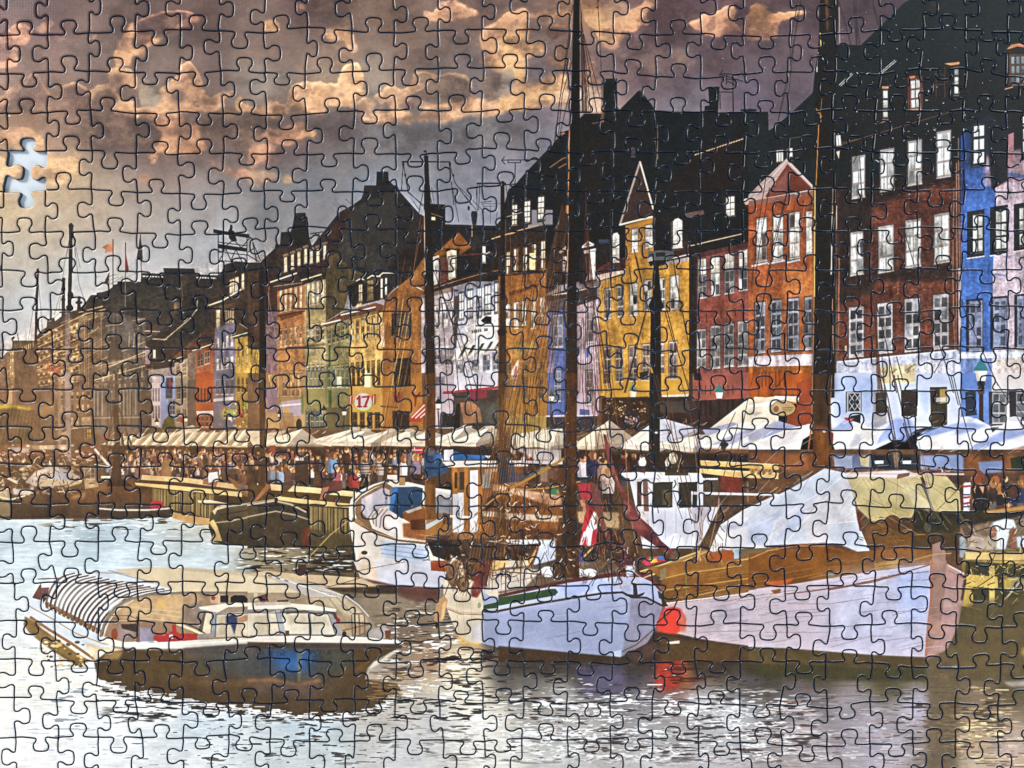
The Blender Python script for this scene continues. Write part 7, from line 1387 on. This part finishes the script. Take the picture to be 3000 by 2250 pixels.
tx, ty, tz = 0.60, 0.50, 0.022
tv = [(sx * tx, sy * ty, z) for z in (-tz, 0.0) for sx, sy in ((-1, -1), (1, -1), (1, 1), (-1, 1))]
tf = [(3, 2, 1, 0), (4, 5, 6, 7), (0, 1, 5, 4), (1, 2, 6, 5), (2, 3, 7, 6), (3, 0, 4, 7)]
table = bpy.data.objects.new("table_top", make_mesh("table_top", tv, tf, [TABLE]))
table["kind"] = "structure"
table["label"] = "pale blue white table surface showing through the missing piece"
scene.collection.objects.link(table)

# ---------------------------------------------------------------- the cut lines, read off the photograph
CROWS = """
20,103 139,102 260,95 396,91 528,87 640,89 772,96 899,79 1031,90 1155,95 1282,90 1413,84 1545,86 1669,89 1798,96 1921,103 2056,98 2178,104 2314,103 2446,98 2580,87 2707,84 2830,87 2955,93
22,216 140,210 259,208 394,212 524,214 646,207 776,212 894,216 1033,209 1154,204 1285,200 1416,198 1542,198 1662,206 1798,209 1923,225 2052,229 2182,217 2308,210 2448,208 2581,218 2696,200 2832,200 2949,224
18,330 138,330 264,321 397,332 524,327 654,332 780,337 896,335 1038,324 1158,321 1285,325 1411,326 1536,317 1670,327 1799,324 1915,325 2055,328 2184,327 2310,331 2439,320 2565,327 2694,324 2823,322 2949,327
22,442 135,441 269,441 397,448 521,451 655,448 782,450 900,453 1036,449 1160,450 1283,450 1413,433 1540,439 1662,447 1796,441 1920,448 2052,443 2179,448 2310,444 2442,432 2557,443 2688,448 2826,441 2952,451
9,562 131,555 267,554 403,565 526,566 653,570 774,558 899,559 1033,562 1162,558 1282,561 1414,544 1538,550 1662,560 1796,559 1917,564 2049,562 2175,561 2312,563 2445,550 2554,554 2690,561 2829,555 2956,562
4,680 132,680 276,678 401,683 528,689 654,685 776,670 901,663 1025,672 1160,672 1292,676 1415,673 1536,677 1662,679 1790,667 1915,669 2053,678 2176,675 2310,679 2439,678 2554,677 2689,665 2822,670 2954,677
4,791 139,800 278,797 399,797 524,802 654,798 779,787 901,781 1034,786 1161,800 1289,794 1408,797 1538,797 1656,801 1792,792 1917,788 2050,791 2178,788 2304,792 2442,793 2549,792 2692,787 2817,792 2950,789
8,909 148,908 274,912 398,906 529,909 654,906 782,912 904,904 1028,908 1161,913 1287,911 1402,911 1536,910 1653,915 1783,913 1912,913 2047,911 2179,909 2307,909 2437,913 2557,925 2693,915 2815,899 2957,896
7,1025 154,1024 270,1021 400,1021 533,1021 649,1025 776,1020 903,1020 1024,1018 1157,1024 1286,1021 1402,1024 1532,1021 1660,1026 1777,1011 1918,1031 2050,1024 2178,1020 2299,1025 2435,1027 2556,1028 2692,1021 2814,1014 2954,1021
22,1142 153,1140 271,1140 406,1139 533,1135 653,1135 776,1140 898,1132 1028,1130 1159,1133 1290,1127 1400,1129 1535,1132 1661,1143 1791,1143 1910,1145 2051,1143 2175,1141 2304,1141 2421,1144 2554,1146 2688,1146 2817,1143 2954,1142
21,1249 155,1251 273,1249 413,1249 538,1256 665,1256 780,1259 906,1252 1031,1248 1164,1252 1292,1249 1398,1247 1539,1245 1653,1266 1787,1257 1911,1263 2047,1254 2174,1257 2298,1257 2431,1261 2558,1259 2683,1252 2806,1254 2946,1259
25,1358 158,1366 284,1369 410,1368 538,1369 662,1366 779,1364 907,1358 1033,1360 1169,1368 1288,1371 1409,1358 1538,1359 1659,1369 1789,1360 1920,1371 2049,1371 2172,1364 2301,1365 2433,1369 2555,1371 2691,1362 2808,1377 2940,1377
30,1471 146,1479 288,1474 409,1478 535,1476 665,1478 780,1482 903,1480 1036,1480 1166,1481 1283,1482 1409,1483 1536,1486 1650,1483 1790,1479 1913,1483 2049,1484 2178,1482 2304,1479 2428,1471 2548,1484 2682,1490 2808,1500 2952,1505
35,1590 143,1588 287,1588 409,1588 531,1585 667,1597 777,1601 907,1603 1035,1601 1160,1594 1284,1597 1413,1601 1535,1599 1656,1603 1790,1590 1908,1602 2041,1603 2170,1604 2300,1601 2422,1595 2563,1600 2673,1606 2803,1609 2940,1621
40,1709 167,1707 287,1709 400,1707 535,1703 667,1705 780,1713 900,1713 1040,1711 1161,1718 1286,1723 1413,1724 1536,1722 1660,1718 1794,1713 1912,1715 2045,1716 2170,1717 2302,1718 2427,1715 2565,1718 2672,1720 2805,1725 2940,1728
48,1819 159,1823 288,1824 404,1819 534,1827 664,1830 788,1826 907,1826 1040,1825 1157,1835 1285,1825 1413,1816 1536,1821 1662,1821 1795,1825 1915,1833 2038,1834 2169,1827 2305,1831 2433,1835 2554,1831 2670,1826 2803,1834 2937,1840
43,1930 160,1938 288,1936 392,1936 533,1941 654,1936 792,1928 905,1936 1035,1939 1162,1942 1287,1932 1411,1933 1533,1939 1664,1940 1796,1947 1920,1943 2037,1938 2169,1939 2305,1939 2421,1939 2556,1944 2673,1955 2809,1960 2934,1948
41,2044 165,2051 281,2056 395,2052 535,2059 669,2060 796,2063 906,2051 1039,2050 1158,2051 1286,2051 1414,2062 1535,2054 1660,2063 1786,2058 1911,2050 2048,2062 2168,2066 2286,2065 2424,2077 2550,2056 2675,2061 2800,2060 2925,2068
45,2161 171,2162 288,2160 417,2163 535,2163 669,2154 790,2167 907,2173 1039,2173 1159,2167 1300,2169 1421,2173 1529,2164 1662,2169 1789,2164 1911,2164 2046,2174 2169,2176 2292,2185 2423,2189 2549,2180 2675,2179 2801,2174 2925,2174
"""
HROWS = """
71,62 201,59 342,46 467,133 577,43 700,141 822,44 963,125 1095,51 1230,50 1350,128 1497,127 1596,46 1717,130 1858,144 1986,57 2106,144 2245,142 2390,140 2507,50 2625,120 2778,43 2893,120 3014,127
84,254 203,163 336,168 439,247 588,252 716,168 825,248 952,168 1095,155 1203,250 1355,158 1494,158 1603,245 1744,248 1858,174 1991,186 2137,260 2248,165 2397,165 2500,254 2647,255 2768,233 2900,174 3014,260
76,289 213,363 314,285 474,368 595,366 723,292 840,379 972,287 1081,362 1213,281 1337,277 1480,357 1603,275 1749,286 1863,371 1988,285 2117,369 2245,294 2379,367 2491,278 2632,278 2771,363 2889,278 3014,365
81,404 209,398 318,494 469,414 599,407 722,483 848,409 964,488 1083,404 1218,489 1356,480 1472,388 1595,406 1722,485 1854,404 1998,482 2113,399 2237,491 2368,397 2511,399 2641,486 2762,409 2889,485 3014,492
76,607 184,505 338,602 459,525 582,614 716,521 840,591 960,525 1096,603 1215,515 1360,594 1482,503 1610,515 1739,596 1854,517 1961,610 2113,601 2248,517 2359,602 2500,596 2634,514 2742,606 2902,519 3016,528
71,638 199,724 338,638 469,726 584,647 730,639 832,720 978,708 1089,628 1206,713 1351,719 1475,638 1612,626 1738,627 1858,707 1968,715 2113,627 2230,721 2366,637 2501,638 2622,714 2775,702 2880,632 3016,716
85,840 195,756 331,749 451,836 599,842 699,756 836,827 977,736 1079,835 1225,838 1344,756 1487,750 1606,842 1735,845 1846,830 1970,748 2102,751 2239,840 2377,746 2497,838 2626,757 2765,748 2894,831 3010,753
80,871 227,871 339,948 481,953 587,866 728,953 843,861 963,870 1092,950 1215,871 1347,952 1464,865 1587,952 1735,871 1841,952 1978,882 2116,953 2240,860 2373,950 2499,872 2622,886 2775,945 2886,857 3012,933
88,1066 222,1062 333,980 457,1058 600,991 721,981 823,1059 966,1057 1092,978 1224,1066 1347,979 1471,1064 1594,985 1715,1067 1853,978 1988,1072 2113,980 2233,1071 2374,979 2493,1073 2638,990 2750,1053 2896,1062 3017,1064
80,1177 226,1098 332,1180 456,1098 595,1175 732,1178 820,1099 958,1091 1081,1099 1232,1160 1349,1163 1464,1090 1612,1180 1708,1181 1840,1109 1974,1103 2106,1100 2241,1102 2359,1187 2489,1103 2638,1110 2759,1185 2896,1100 3014,1187
107,1291 201,1207 327,1291 468,1296 600,1213 707,1295 829,1298 969,1211 1099,1213 1239,1289 1348,1297 1467,1204 1590,1294 1715,1225 1851,1216 1980,1297 2122,1292 2227,1225 2363,1211 2511,1211 2627,1292 2747,1211 2873,1295 3014,1221
108,1323 219,1406 339,1329 484,1327 587,1401 703,1330 826,1325 963,1405 1107,1323 1231,1406 1344,1329 1476,1322 1599,1325 1711,1403 1842,1408 1979,1323 2122,1323 2250,1403 2369,1325 2489,1402 2620,1322 2759,1335 2876,1423 3017,1337
78,1436 213,1436 349,1521 484,1516 580,1436 723,1436 846,1526 970,1442 1081,1521 1222,1438 1359,1522 1474,1447 1592,1521 1709,1441 1850,1525 1972,1439 2097,1530 2243,1445 2372,1504 2489,1436 2627,1448 2741,1537 2877,1465 3010,1543
83,1542 204,1632 351,1544 463,1625 610,1552 726,1639 845,1560 971,1642 1082,1559 1231,1635 1365,1561 1471,1641 1599,1561 1729,1644 1847,1552 1970,1642 2092,1647 2226,1565 2359,1642 2493,1559 2604,1641 2744,1568 2884,1660 3016,1577
82,1667 208,1665 356,1751 479,1742 615,1745 732,1665 856,1753 972,1669 1087,1751 1229,1679 1354,1763 1473,1683 1595,1764 1741,1758 1838,1673 1964,1756 2115,1759 2228,1681 2352,1758 2487,1681 2617,1758 2750,1681 2865,1766 3012,1686
89,1860 233,1869 358,1779 464,1858 602,1794 731,1868 849,1782 963,1865 1098,1877 1206,1789 1357,1859 1473,1859 1601,1789 1730,1862 1852,1879 1970,1786 2104,1789 2252,1876 2356,1794 2491,1874 2607,1789 2743,1872 2872,1885 2996,1796
104,1980 231,1971 337,1975 452,1900 592,1980 737,1896 860,1969 984,1984 1094,1899 1221,1986 1364,1897 1470,1979 1607,1976 1714,1980 1859,1909 1987,1976 2102,1973 2251,1900 2359,1975 2491,1904 2618,1988 2735,1923 2873,1919 2987,1989
106,2011 230,2092 354,2089 458,2015 618,2099 731,2018 852,2022 962,2087 1095,2092 1227,2091 1351,2026 1474,2018 1596,2097 1739,2100 1849,2016 1969,2094 2098,2026 2232,2103 2354,2034 2486,2106 2618,2018 2740,2109 2880,2108 2992,2023
118,2202 228,2120 346,2207 473,2124 593,2195 712,2200 844,2217 979,2137 1095,2123 1215,2212 1372,2212 1473,2204 1602,2121 1735,2204 1855,2200 1972,2130 2115,2214 2237,2133 2365,2232 2489,2137 2629,2217 2738,2136 2858,2223 3017,2138
"""
VROWS = """
-16,43 104,31 294,20 435,26 485,25 683,27 733,49 865,22 982,24 1192,42 1320,41 1450,33 1494,18 1634,25 1841,20 1879,45 2099,20 2135,38 2358,38 2394,36 2621,29 2748,22 2869,25 2990,24
58,158 95,156 292,141 430,155 563,155 597,139 821,155 929,142 993,162 1192,151 1247,152 1456,132 1598,143 1626,154 1749,143 1965,148 2012,145 2143,150 2349,154 2486,148 2533,150 2659,127 2865,136 2921,139
-16,275 180,269 223,255 352,271 487,250 687,262 732,255 858,274 1075,257 1110,266 1248,254 1377,250 1496,255 1708,273 1837,255 1881,273 2097,277 2222,255 2271,257 2401,255 2539,269 2733,255 2783,271 2988,266
-16,394 172,376 302,382 436,380 559,385 695,385 743,391 944,396 993,389 1123,380 1323,398 1367,382 1577,365 1630,378 1755,369 1955,391 2011,389 2220,380 2269,383 2481,369 2610,376 2645,380 2867,367 2906,394
67,505 90,503 231,490 359,512 569,497 610,514 816,512 856,513 1079,508 1118,512 1320,512 1451,475 1580,486 1696,514 1762,503 1964,512 2090,488 2134,505 2356,488 2404,486 2592,488 2733,488 2784,485 3007,503
-22,622 168,618 227,616 442,610 491,631 697,627 814,626 864,622 989,626 1207,622 1327,627 1455,597 1498,599 1694,613 1836,604 1870,613 2004,617 2214,604 2265,613 2401,611 2599,619 2651,606 2784,611 2917,597
38,727 85,736 242,745 437,742 563,747 614,751 732,722 939,713 1069,736 1114,734 1246,743 1451,731 1582,734 1619,747 1837,738 1882,731 2012,731 2137,725 2263,731 2485,733 2514,724 2733,709 2861,724 2911,722
-25,856 186,841 318,854 353,838 482,859 699,850 735,850 944,839 991,832 1124,857 1325,857 1363,852 1574,859 1696,865 1825,859 1876,857 2093,843 2136,863 2345,838 2395,852 2590,839 2649,848 2770,836 2992,834
48,959 111,953 229,977 443,962 567,951 690,957 818,968 942,977 982,964 1202,973 1243,970 1446,968 1494,957 1703,971 1735,953 1955,979 2010,960 2224,959 2261,959 2480,966 2512,971 2737,959 2855,944 2911,950
-18,1067 190,1080 315,1080 356,1080 500,1076 684,1083 735,1094 861,1087 1063,1058 1117,1076 1325,1076 1359,1082 1570,1067 1625,1098 1823,1056 1867,1085 2088,1060 2138,1071 2343,1071 2386,1071 2600,1083 2733,1085 2775,1078 2991,1087
-20,1196 112,1203 232,1184 445,1189 493,1201 701,1197 821,1210 939,1196 991,1174 1206,1189 1330,1194 1363,1192 1574,1196 1617,1223 1747,1183 1953,1203 2005,1185 2210,1189 2257,1192 2461,1198 2598,1194 2646,1205 2859,1185 2907,1199
62,1303 201,1301 233,1322 374,1297 578,1317 624,1315 740,1326 869,1313 1065,1297 1205,1304 1250,1330 1445,1290 1498,1295 1691,1324 1826,1295 1878,1319 2084,1299 2217,1324 2259,1297 2478,1317 2519,1317 2730,1301 2839,1315 2902,1317
-18,1415 111,1411 326,1427 363,1416 494,1424 622,1427 826,1431 864,1435 1076,1420 1124,1429 1323,1438 1368,1436 1575,1407 1612,1438 1755,1415 1877,1427 2086,1431 2216,1411 2348,1415 2393,1425 2592,1422 2735,1407 2770,1449 2985,1445
-16,1538 189,1529 250,1527 448,1534 569,1523 711,1539 733,1558 951,1550 998,1541 1123,1532 1314,1536 1451,1547 1494,1539 1688,1545 1754,1538 1944,1548 2003,1541 2135,1552 2346,1536 2382,1548 2601,1543 2635,1541 2849,1552 2903,1561
-14,1668 113,1650 248,1659 442,1659 494,1644 628,1666 824,1664 867,1662 1083,1657 1196,1659 1330,1675 1368,1661 1582,1653 1621,1675 1827,1624 1870,1659 2010,1664 2131,1670 2256,1652 2465,1657 2528,1659 2634,1661 2841,1668 2975,1666
82,1769 119,1766 316,1766 442,1775 574,1760 713,1786 741,1775 949,1780 1004,1766 1123,1784 1246,1780 1458,1773 1495,1782 1698,1769 1837,1775 1872,1786 2011,1762 2212,1764 2256,1777 2395,1771 2521,1782 2718,1771 2757,1778 2894,1791
6,1880 119,1894 333,1891 360,1881 494,1889 695,1894 836,1874 862,1889 998,1889 1204,1900 1321,1885 1449,1894 1492,1891 1701,1894 1756,1898 1960,1892 2073,1887 2212,1885 2346,1883 2383,1898 2593,1896 2704,1885 2773,1905 2982,1903
-14,1992 201,2010 241,2019 424,1986 494,1999 622,2017 834,1992 949,1997 1078,1994 1122,2003 1325,1997 1367,1983 1573,1997 1622,2012 1749,2006 1947,2006 2067,1994 2130,2004 2331,2001 2386,2008 2513,2004 2719,2003 2843,2012 2885,2015
87,2098 124,2113 323,2118 376,2127 579,2109 707,2115 748,2115 940,2120 1004,2109 1193,2118 1261,2122 1456,2120 1481,2118 1697,2115 1826,2113 1870,2126 2014,2113 2130,2117 2327,2122 2378,2133 2587,2111 2629,2124 2842,2122 2965,2127
4,2220 216,2220 246,2229 384,2236 489,2216 618,2232 747,2225 951,2236 1011,2236 1124,2243 1338,2236 1452,2232 1495,2240 1697,2229 1826,2236 1877,2236 2077,2232 2203,2243 2250,2229 2468,2243 2591,2232 2715,2229 2761,2236 2965,2232
"""

def rows(s):
    return [[tuple(map(float, q.split(','))) for q in ln.split()] for ln in s.strip().split('\n')]
CO, HT, VT = rows(CROWS), rows(HROWS), rows(VROWS)
rnd = random.Random(7)
NR, NC = 20, 25                    # pieces
# full corner lattice: 21 x 26, outermost lines are the puzzle's straight border
lat = {}
for r in range(19):
    for c in range(24): lat[r + 1, c + 1] = CO[r][c]
    lat[r + 1, 0] = (CO[r][0][0] - 118, CO[r][0][1] + rnd.uniform(-4, 4))
    lat[r + 1, 25] = (CO[r][23][0] + 120, CO[r][23][1] + rnd.uniform(-4, 4))
BX0, BX1 = -100.0, 3082.0
BY0, BY1 = -30.0, 2296.0
for r in range(1, 20):
    lat[r, 0] = (BX0, lat[r, 0][1]); lat[r, 25] = (BX1, lat[r, 25][1])
for c in range(26):
    lat[0, c] = (lat[1, c][0] + (rnd.uniform(-5, 5) if 0 < c < 25 else 0), BY0)
    lat[20, c] = (lat[19, c][0] + (rnd.uniform(-5, 5) if 0 < c < 25 else 0), BY1)

PROF = [(-.46, .0), (-.36, .015), (-.292, .065), (-.275, .17), (-.315, .31), (-.405, .45), (-.445, .60), (-.425, .77),
        (-.355, .92), (-.20, .985), (0., 1.0)]
PROF = PROF + [(-u, v) for u, v in PROF[-2::-1]]

def catmull_edge(pts, k):
    p = np.array(pts, float)
    a = np.vstack([2 * p[0] - p[1], p, 2 * p[-1] - p[-2]])
    out = []
    for i in range(1, len(a) - 2):
        p0, p1, p2, p3 = a[i - 1], a[i], a[i + 1], a[i + 2]
        n = k if not callable(k) else k(p1, p2)
        for t in np.arange(n) / n:
            out.append(.5 * (2 * p1 + (p2 - p0) * t + (2 * p0 - 5 * p1 + 4 * p2 - p3) * t * t + (3 * p1 - p0 - 3 * p2 + p3) * t ** 3))
    out.append(a[-2])
    return np.array(out)

def knob_edge(A, B, T):
    A, B, T = map(np.array, (A, B, T))
    L = np.hypot(*(B - A)); e = (B - A) / L
    f = float((T - A) @ e); F = A + e * f
    n = T - F; h = np.hypot(*n); n = n / h
    w = 51.0 * rnd.uniform(.94, 1.06)
    lean = rnd.uniform(-.05, .05)
    s0, s1 = rnd.uniform(-2.5, 2.5), rnd.uniform(-2.5, 2.5)
    wig = rnd.uniform(-2.0, 2.0)
    pts = [A, A + e * (f - .62 * w) * .5 + n * (wig + s0 * .3)]
    for u, v in PROF:
        base = (s0 if u < 0 else s1) * max(0.0, 1 - v * 4)
        pts.append(F + e * (u * w + lean * w * v) + n * (v * h + base))
    pts += [B - e * (L - f - .62 * w) * .5 + n * (-wig + s1 * .3), B]
    return catmull_edge(pts, 2)

def straight(A, B):
    A, B = np.array(A), np.array(B)
    return A + (B - A) * np.linspace(0, 1, 7)[:, None]

hedge, vedge = {}, {}
for r in range(21):
    for c in range(25):
        A, B = lat[r, c], lat[r, c + 1]
        if r in (0, 20): hedge[r, c] = straight(A, B); continue
        if c == 0:
            d = {18: 1, 19: -1}.get(r, rnd.choice((-1, 1)))
            T = (BX0 + 62 + rnd.uniform(-5, 3), (A[1] + B[1]) / 2 + d * 42)
        else: T = HT[r - 1][c - 1]
        hedge[r, c] = knob_edge(A, B, T)
for r in range(20):
    for c in range(26):
        A, B = lat[r, c], lat[r + 1, c]
        if c in (0, 25): vedge[r, c] = straight(A, B); continue
        vedge[r, c] = knob_edge(A, B, VT[r][c - 1])

def outline(r, c):
    lp = np.vstack([hedge[r, c][:-1], vedge[r, c + 1][:-1], hedge[r + 1, c][::-1][:-1], vedge[r, c][::-1][:-1]])
    return lp                                      # clockwise in the world seen from above (y down in the photograph)

def inset(lp, d):
    nx, pv = np.roll(lp, -1, 0), np.roll(lp, 1, 0)
    t1 = lp - pv; t1 /= np.hypot(t1[:, 0], t1[:, 1])[:, None] + 1e-9
    t2 = nx - lp; t2 /= np.hypot(t2[:, 0], t2[:, 1])[:, None] + 1e-9
    t = t1 + t2; t /= np.hypot(t[:, 0], t[:, 1])[:, None] + 1e-9
    n = np.stack([-t[:, 1], t[:, 0]], 1)           # inward, y down
    k = np.clip(1.0 / np.maximum((t1 * t).sum(1), .5), 1, 1.6)
    q = lp + n * (d * k)[:, None]
    # points that fold over in the tight fillets slide onto the line between their good neighbours
    seg = nx - lp; l2 = (seg ** 2).sum(1) + 1e-9
    w = q[:, None] - lp[None]
    tt = np.clip((w * seg[None]).sum(2) / l2[None], 0, 1)
    dist = np.sqrt(((w - tt[..., None] * seg[None]) ** 2).sum(2)).min(1)
    good = np.flatnonzero(dist > d * .93)
    if len(good) < len(q):
        idx = np.arange(len(q)); per = len(q)
        q = np.stack([np.interp(idx, good, q[good, k2], period=per) for k2 in (0, 1)], 1)
    def cross(o, a, b): return (a[:, 0] - o[:, 0]) * (b[:, 1] - o[:, 1]) - (a[:, 1] - o[:, 1]) * (b[:, 0] - o[:, 0])
    for _ in range(4):
        fixed = False
        n1 = np.roll(q, -1, 0)
        for s in (2, 3, 4, 5, 6):
            c0, c1 = np.roll(q, -s, 0), np.roll(q, -s - 1, 0)
            hit = (cross(q, n1, c0) * cross(q, n1, c1) < 0) & (cross(c0, c1, q) * cross(c0, c1, n1) < 0)
            for i in np.flatnonzero(hit):
                a, b = q[i - 1].copy(), q[(i + s + 2) % len(q)].copy()
                for m in range(s + 2): q[(i + m) % len(q)] = a + (b - a) * (m + 1) / (s + 3)
                fixed = True
            if fixed: break
        if not fixed: break
    return q

def shoelace(p):
    x, y = p[:, 0], p[:, 1]
    return abs(np.sum(x * np.roll(y, -1) - np.roll(x, -1) * y)) / 2

# depth below the printed face (in photograph pixels) against the distance in from the cut
RINGS = [(5.8, 0.0), (4.0, 0.5), (2.3, 1.8), (1.2, 3.8), (1.2, 12.0)]

def piece_geometry(r, c):
    lp = outline(r, c)
    N = len(lp)
    cx, cy = lp[:, 0].mean(), lp[:, 1].mean()
    ta, tb, dz = rnd.gauss(0, .0035), rnd.gauss(0, .0035), rnd.uniform(-.25, .25)
    vs, uv = [], []
    for d, dep in RINGS:
        p = inset(lp, d)
        lift = ((p[:, 0] - cx) * ta + (p[:, 1] - cy) * tb + dz) if dep < 11 else 0.0 * p[:, 0]
        z = 12.0 - dep + lift
        vs.append(np.stack([(p[:, 0] - cx) * PX, -(p[:, 1] - cy) * PX, z * PX], 1))
        uv.append(np.stack([p[:, 0] / 3000., 1 - p[:, 1] / 2250.], 1))
    V = np.vstack(vs); UV = np.vstack(uv)
    faces = [tuple(range(N - 1, -1, -1))]; mi = [0]; sm = [False]
    for k in range(len(RINGS) - 1):
        a, b = k * N, (k + 1) * N
        for i in range(N):
            j = (i + 1) % N
            faces.append((a + i, a + j, b + j, b + i)); mi.append(0 if k < 2 else 1); sm.append(k < 3)
    return V, UV, faces, mi, sm, (wx(cx), wy(cy)), lp

MISSING = (4, 1)
pieces = []
for r in range(NR):
    for c in range(NC):
        if (r, c) == MISSING: continue
        g = piece_geometry(r, c)
        lp = g[6].copy(); lp[:, 0] = lp[:, 0].clip(0, 3000); lp[:, 1] = lp[:, 1].clip(0, 2250)
        pieces.append((shoelace(lp), r, c, g))
pieces.sort(key=lambda q: -q[0])

puzzle = bpy.data.objects.new("jigsaw_puzzle", None)
puzzle["label"] = "nearly finished jigsaw puzzle of a sunlit harbour with one piece missing"
puzzle["category"] = "jigsaw puzzle"
scene.collection.objects.link(puzzle)

PIECE_LABELS = {
    (1064, 1180): "piece printed with the round sign reading 17",
    (85, 690): "piece of pale sky just below the empty gap",
    (1965, 640): "piece printed with the red buoy beside the white bow",
    (1965, 1795): "piece printed with the red buoy beside the white bow",
    (1730, 1560): "piece printed with the red and white flag",
    (2105, 1135): "piece printed with the green topped lantern",
    (560, 1860): "piece printed with the red life raft of the tour boat",
    (960, 1925): "piece printed with the blue patch of the tour boat's bow",
    (690, 700): "piece printed with the rooftop sign scaffold",
    (320, 720): "piece printed with the orange flag against the sky",
    (470, 1480): "piece printed with the red buoy of the far dinghy",
    (2510, 1180): "piece printed with the diamond lattice window",
    (2660, 300): "piece printed with the skylit dormer in the dark roof",
    (1650, 90): "piece printed with the upper part of the tallest mast",
}

rest = []
for i, (a, r, c, g) in enumerate(pieces):
    V, UV, faces, mi, sm, (ox, oy), lp = g
    if i < 300:
        me = make_mesh("puzzle_piece", V.tolist(), faces, [PRINT, BOARD], mi, sm, UV)
        o = bpy.data.objects.new("puzzle_piece", me)
        o.location = (ox, oy, 0.0); o.parent = puzzle
        for (qx, qy), text in PIECE_LABELS.items():
            x0, y0 = lp[:, 0], lp[:, 1]; x1, y1 = np.roll(x0, -1), np.roll(y0, -1)
            with np.errstate(divide='ignore', invalid='ignore'):
                if (((y0 > qy) != (y1 > qy)) & (qx < (x1 - x0) * (qy - y0) / (y1 - y0) + x0)).sum() % 2: o["label"] = text
        scene.collection.objects.link(o)
    else: rest.append(g)
VV, UU, FF, MM, SS, off = [], [], [], [], [], 0
for V, UV, faces, mi, sm, (ox, oy), lp in rest:
    VV.append(V + np.array([ox, oy, 0.0])); UU.append(UV)
    FF += [tuple(v + off for v in f) for f in faces]; MM += mi; SS += sm
    off += len(V)
me = make_mesh("other_pieces", np.vstack(VV).tolist(), FF, [PRINT, BOARD], MM, SS, np.vstack(UU))
o = bpy.data.objects.new("other_puzzle_pieces", me)
o.parent = puzzle; o["kind"] = "stuff"
scene.collection.objects.link(o)

# ---------------------------------------------------------------- lint and dust lying on the glossy face
m, nt, b = new_mat("pale_lint")
b.inputs["Base Color"].default_value = (0.55, 0.66, 0.72, 1); b.inputs["Roughness"].default_value = 0.8
dr = random.Random(21); dv, df = [], []
for k in range(170):
    if k < 120: x, y = dr.gauss(2700, 150), dr.gauss(330, 130)
    elif k < 150: x, y = dr.uniform(1900, 2980), dr.uniform(60, 900)
    else: x, y = dr.uniform(60, 2950), dr.uniform(60, 2200)
    if not (2 < x < 2998 and 2 < y < 2248): continue
    s = dr.uniform(.9, 2.4) if dr.random() < .85 else dr.uniform(2.5, 4.2); t = dr.uniform(0, 6.3)
    l, w, h = s * dr.uniform(.8, 2.2) * PX, s * .6 * PX, s * .5 * PX
    base = len(dv); cx, cy = wx(x), wy(y)
    for i in range(6):
        q = i * math.pi / 3; u, v = math.cos(q) * l * dr.uniform(.6, 1), math.sin(q) * w * dr.uniform(.6, 1)
        dv.append((cx + u * math.cos(t) - v * math.sin(t), cy + u * math.sin(t) + v * math.cos(t), THICK + .1 * PX))
    dv.append((cx, cy, THICK + .1 * PX + h))
    for i in range(6): df.append((base + i, base + (i + 1) % 6, base + 6))
    df.append(tuple(base + i for i in range(5, -1, -1)))
lint = bpy.data.objects.new("dust", make_mesh("dust", dv, df, [m]))
lint["kind"] = "stuff"; lint["label"] = "pale specks of dust and lint lying on the dark printed roofs"
scene.collection.objects.link(lint)
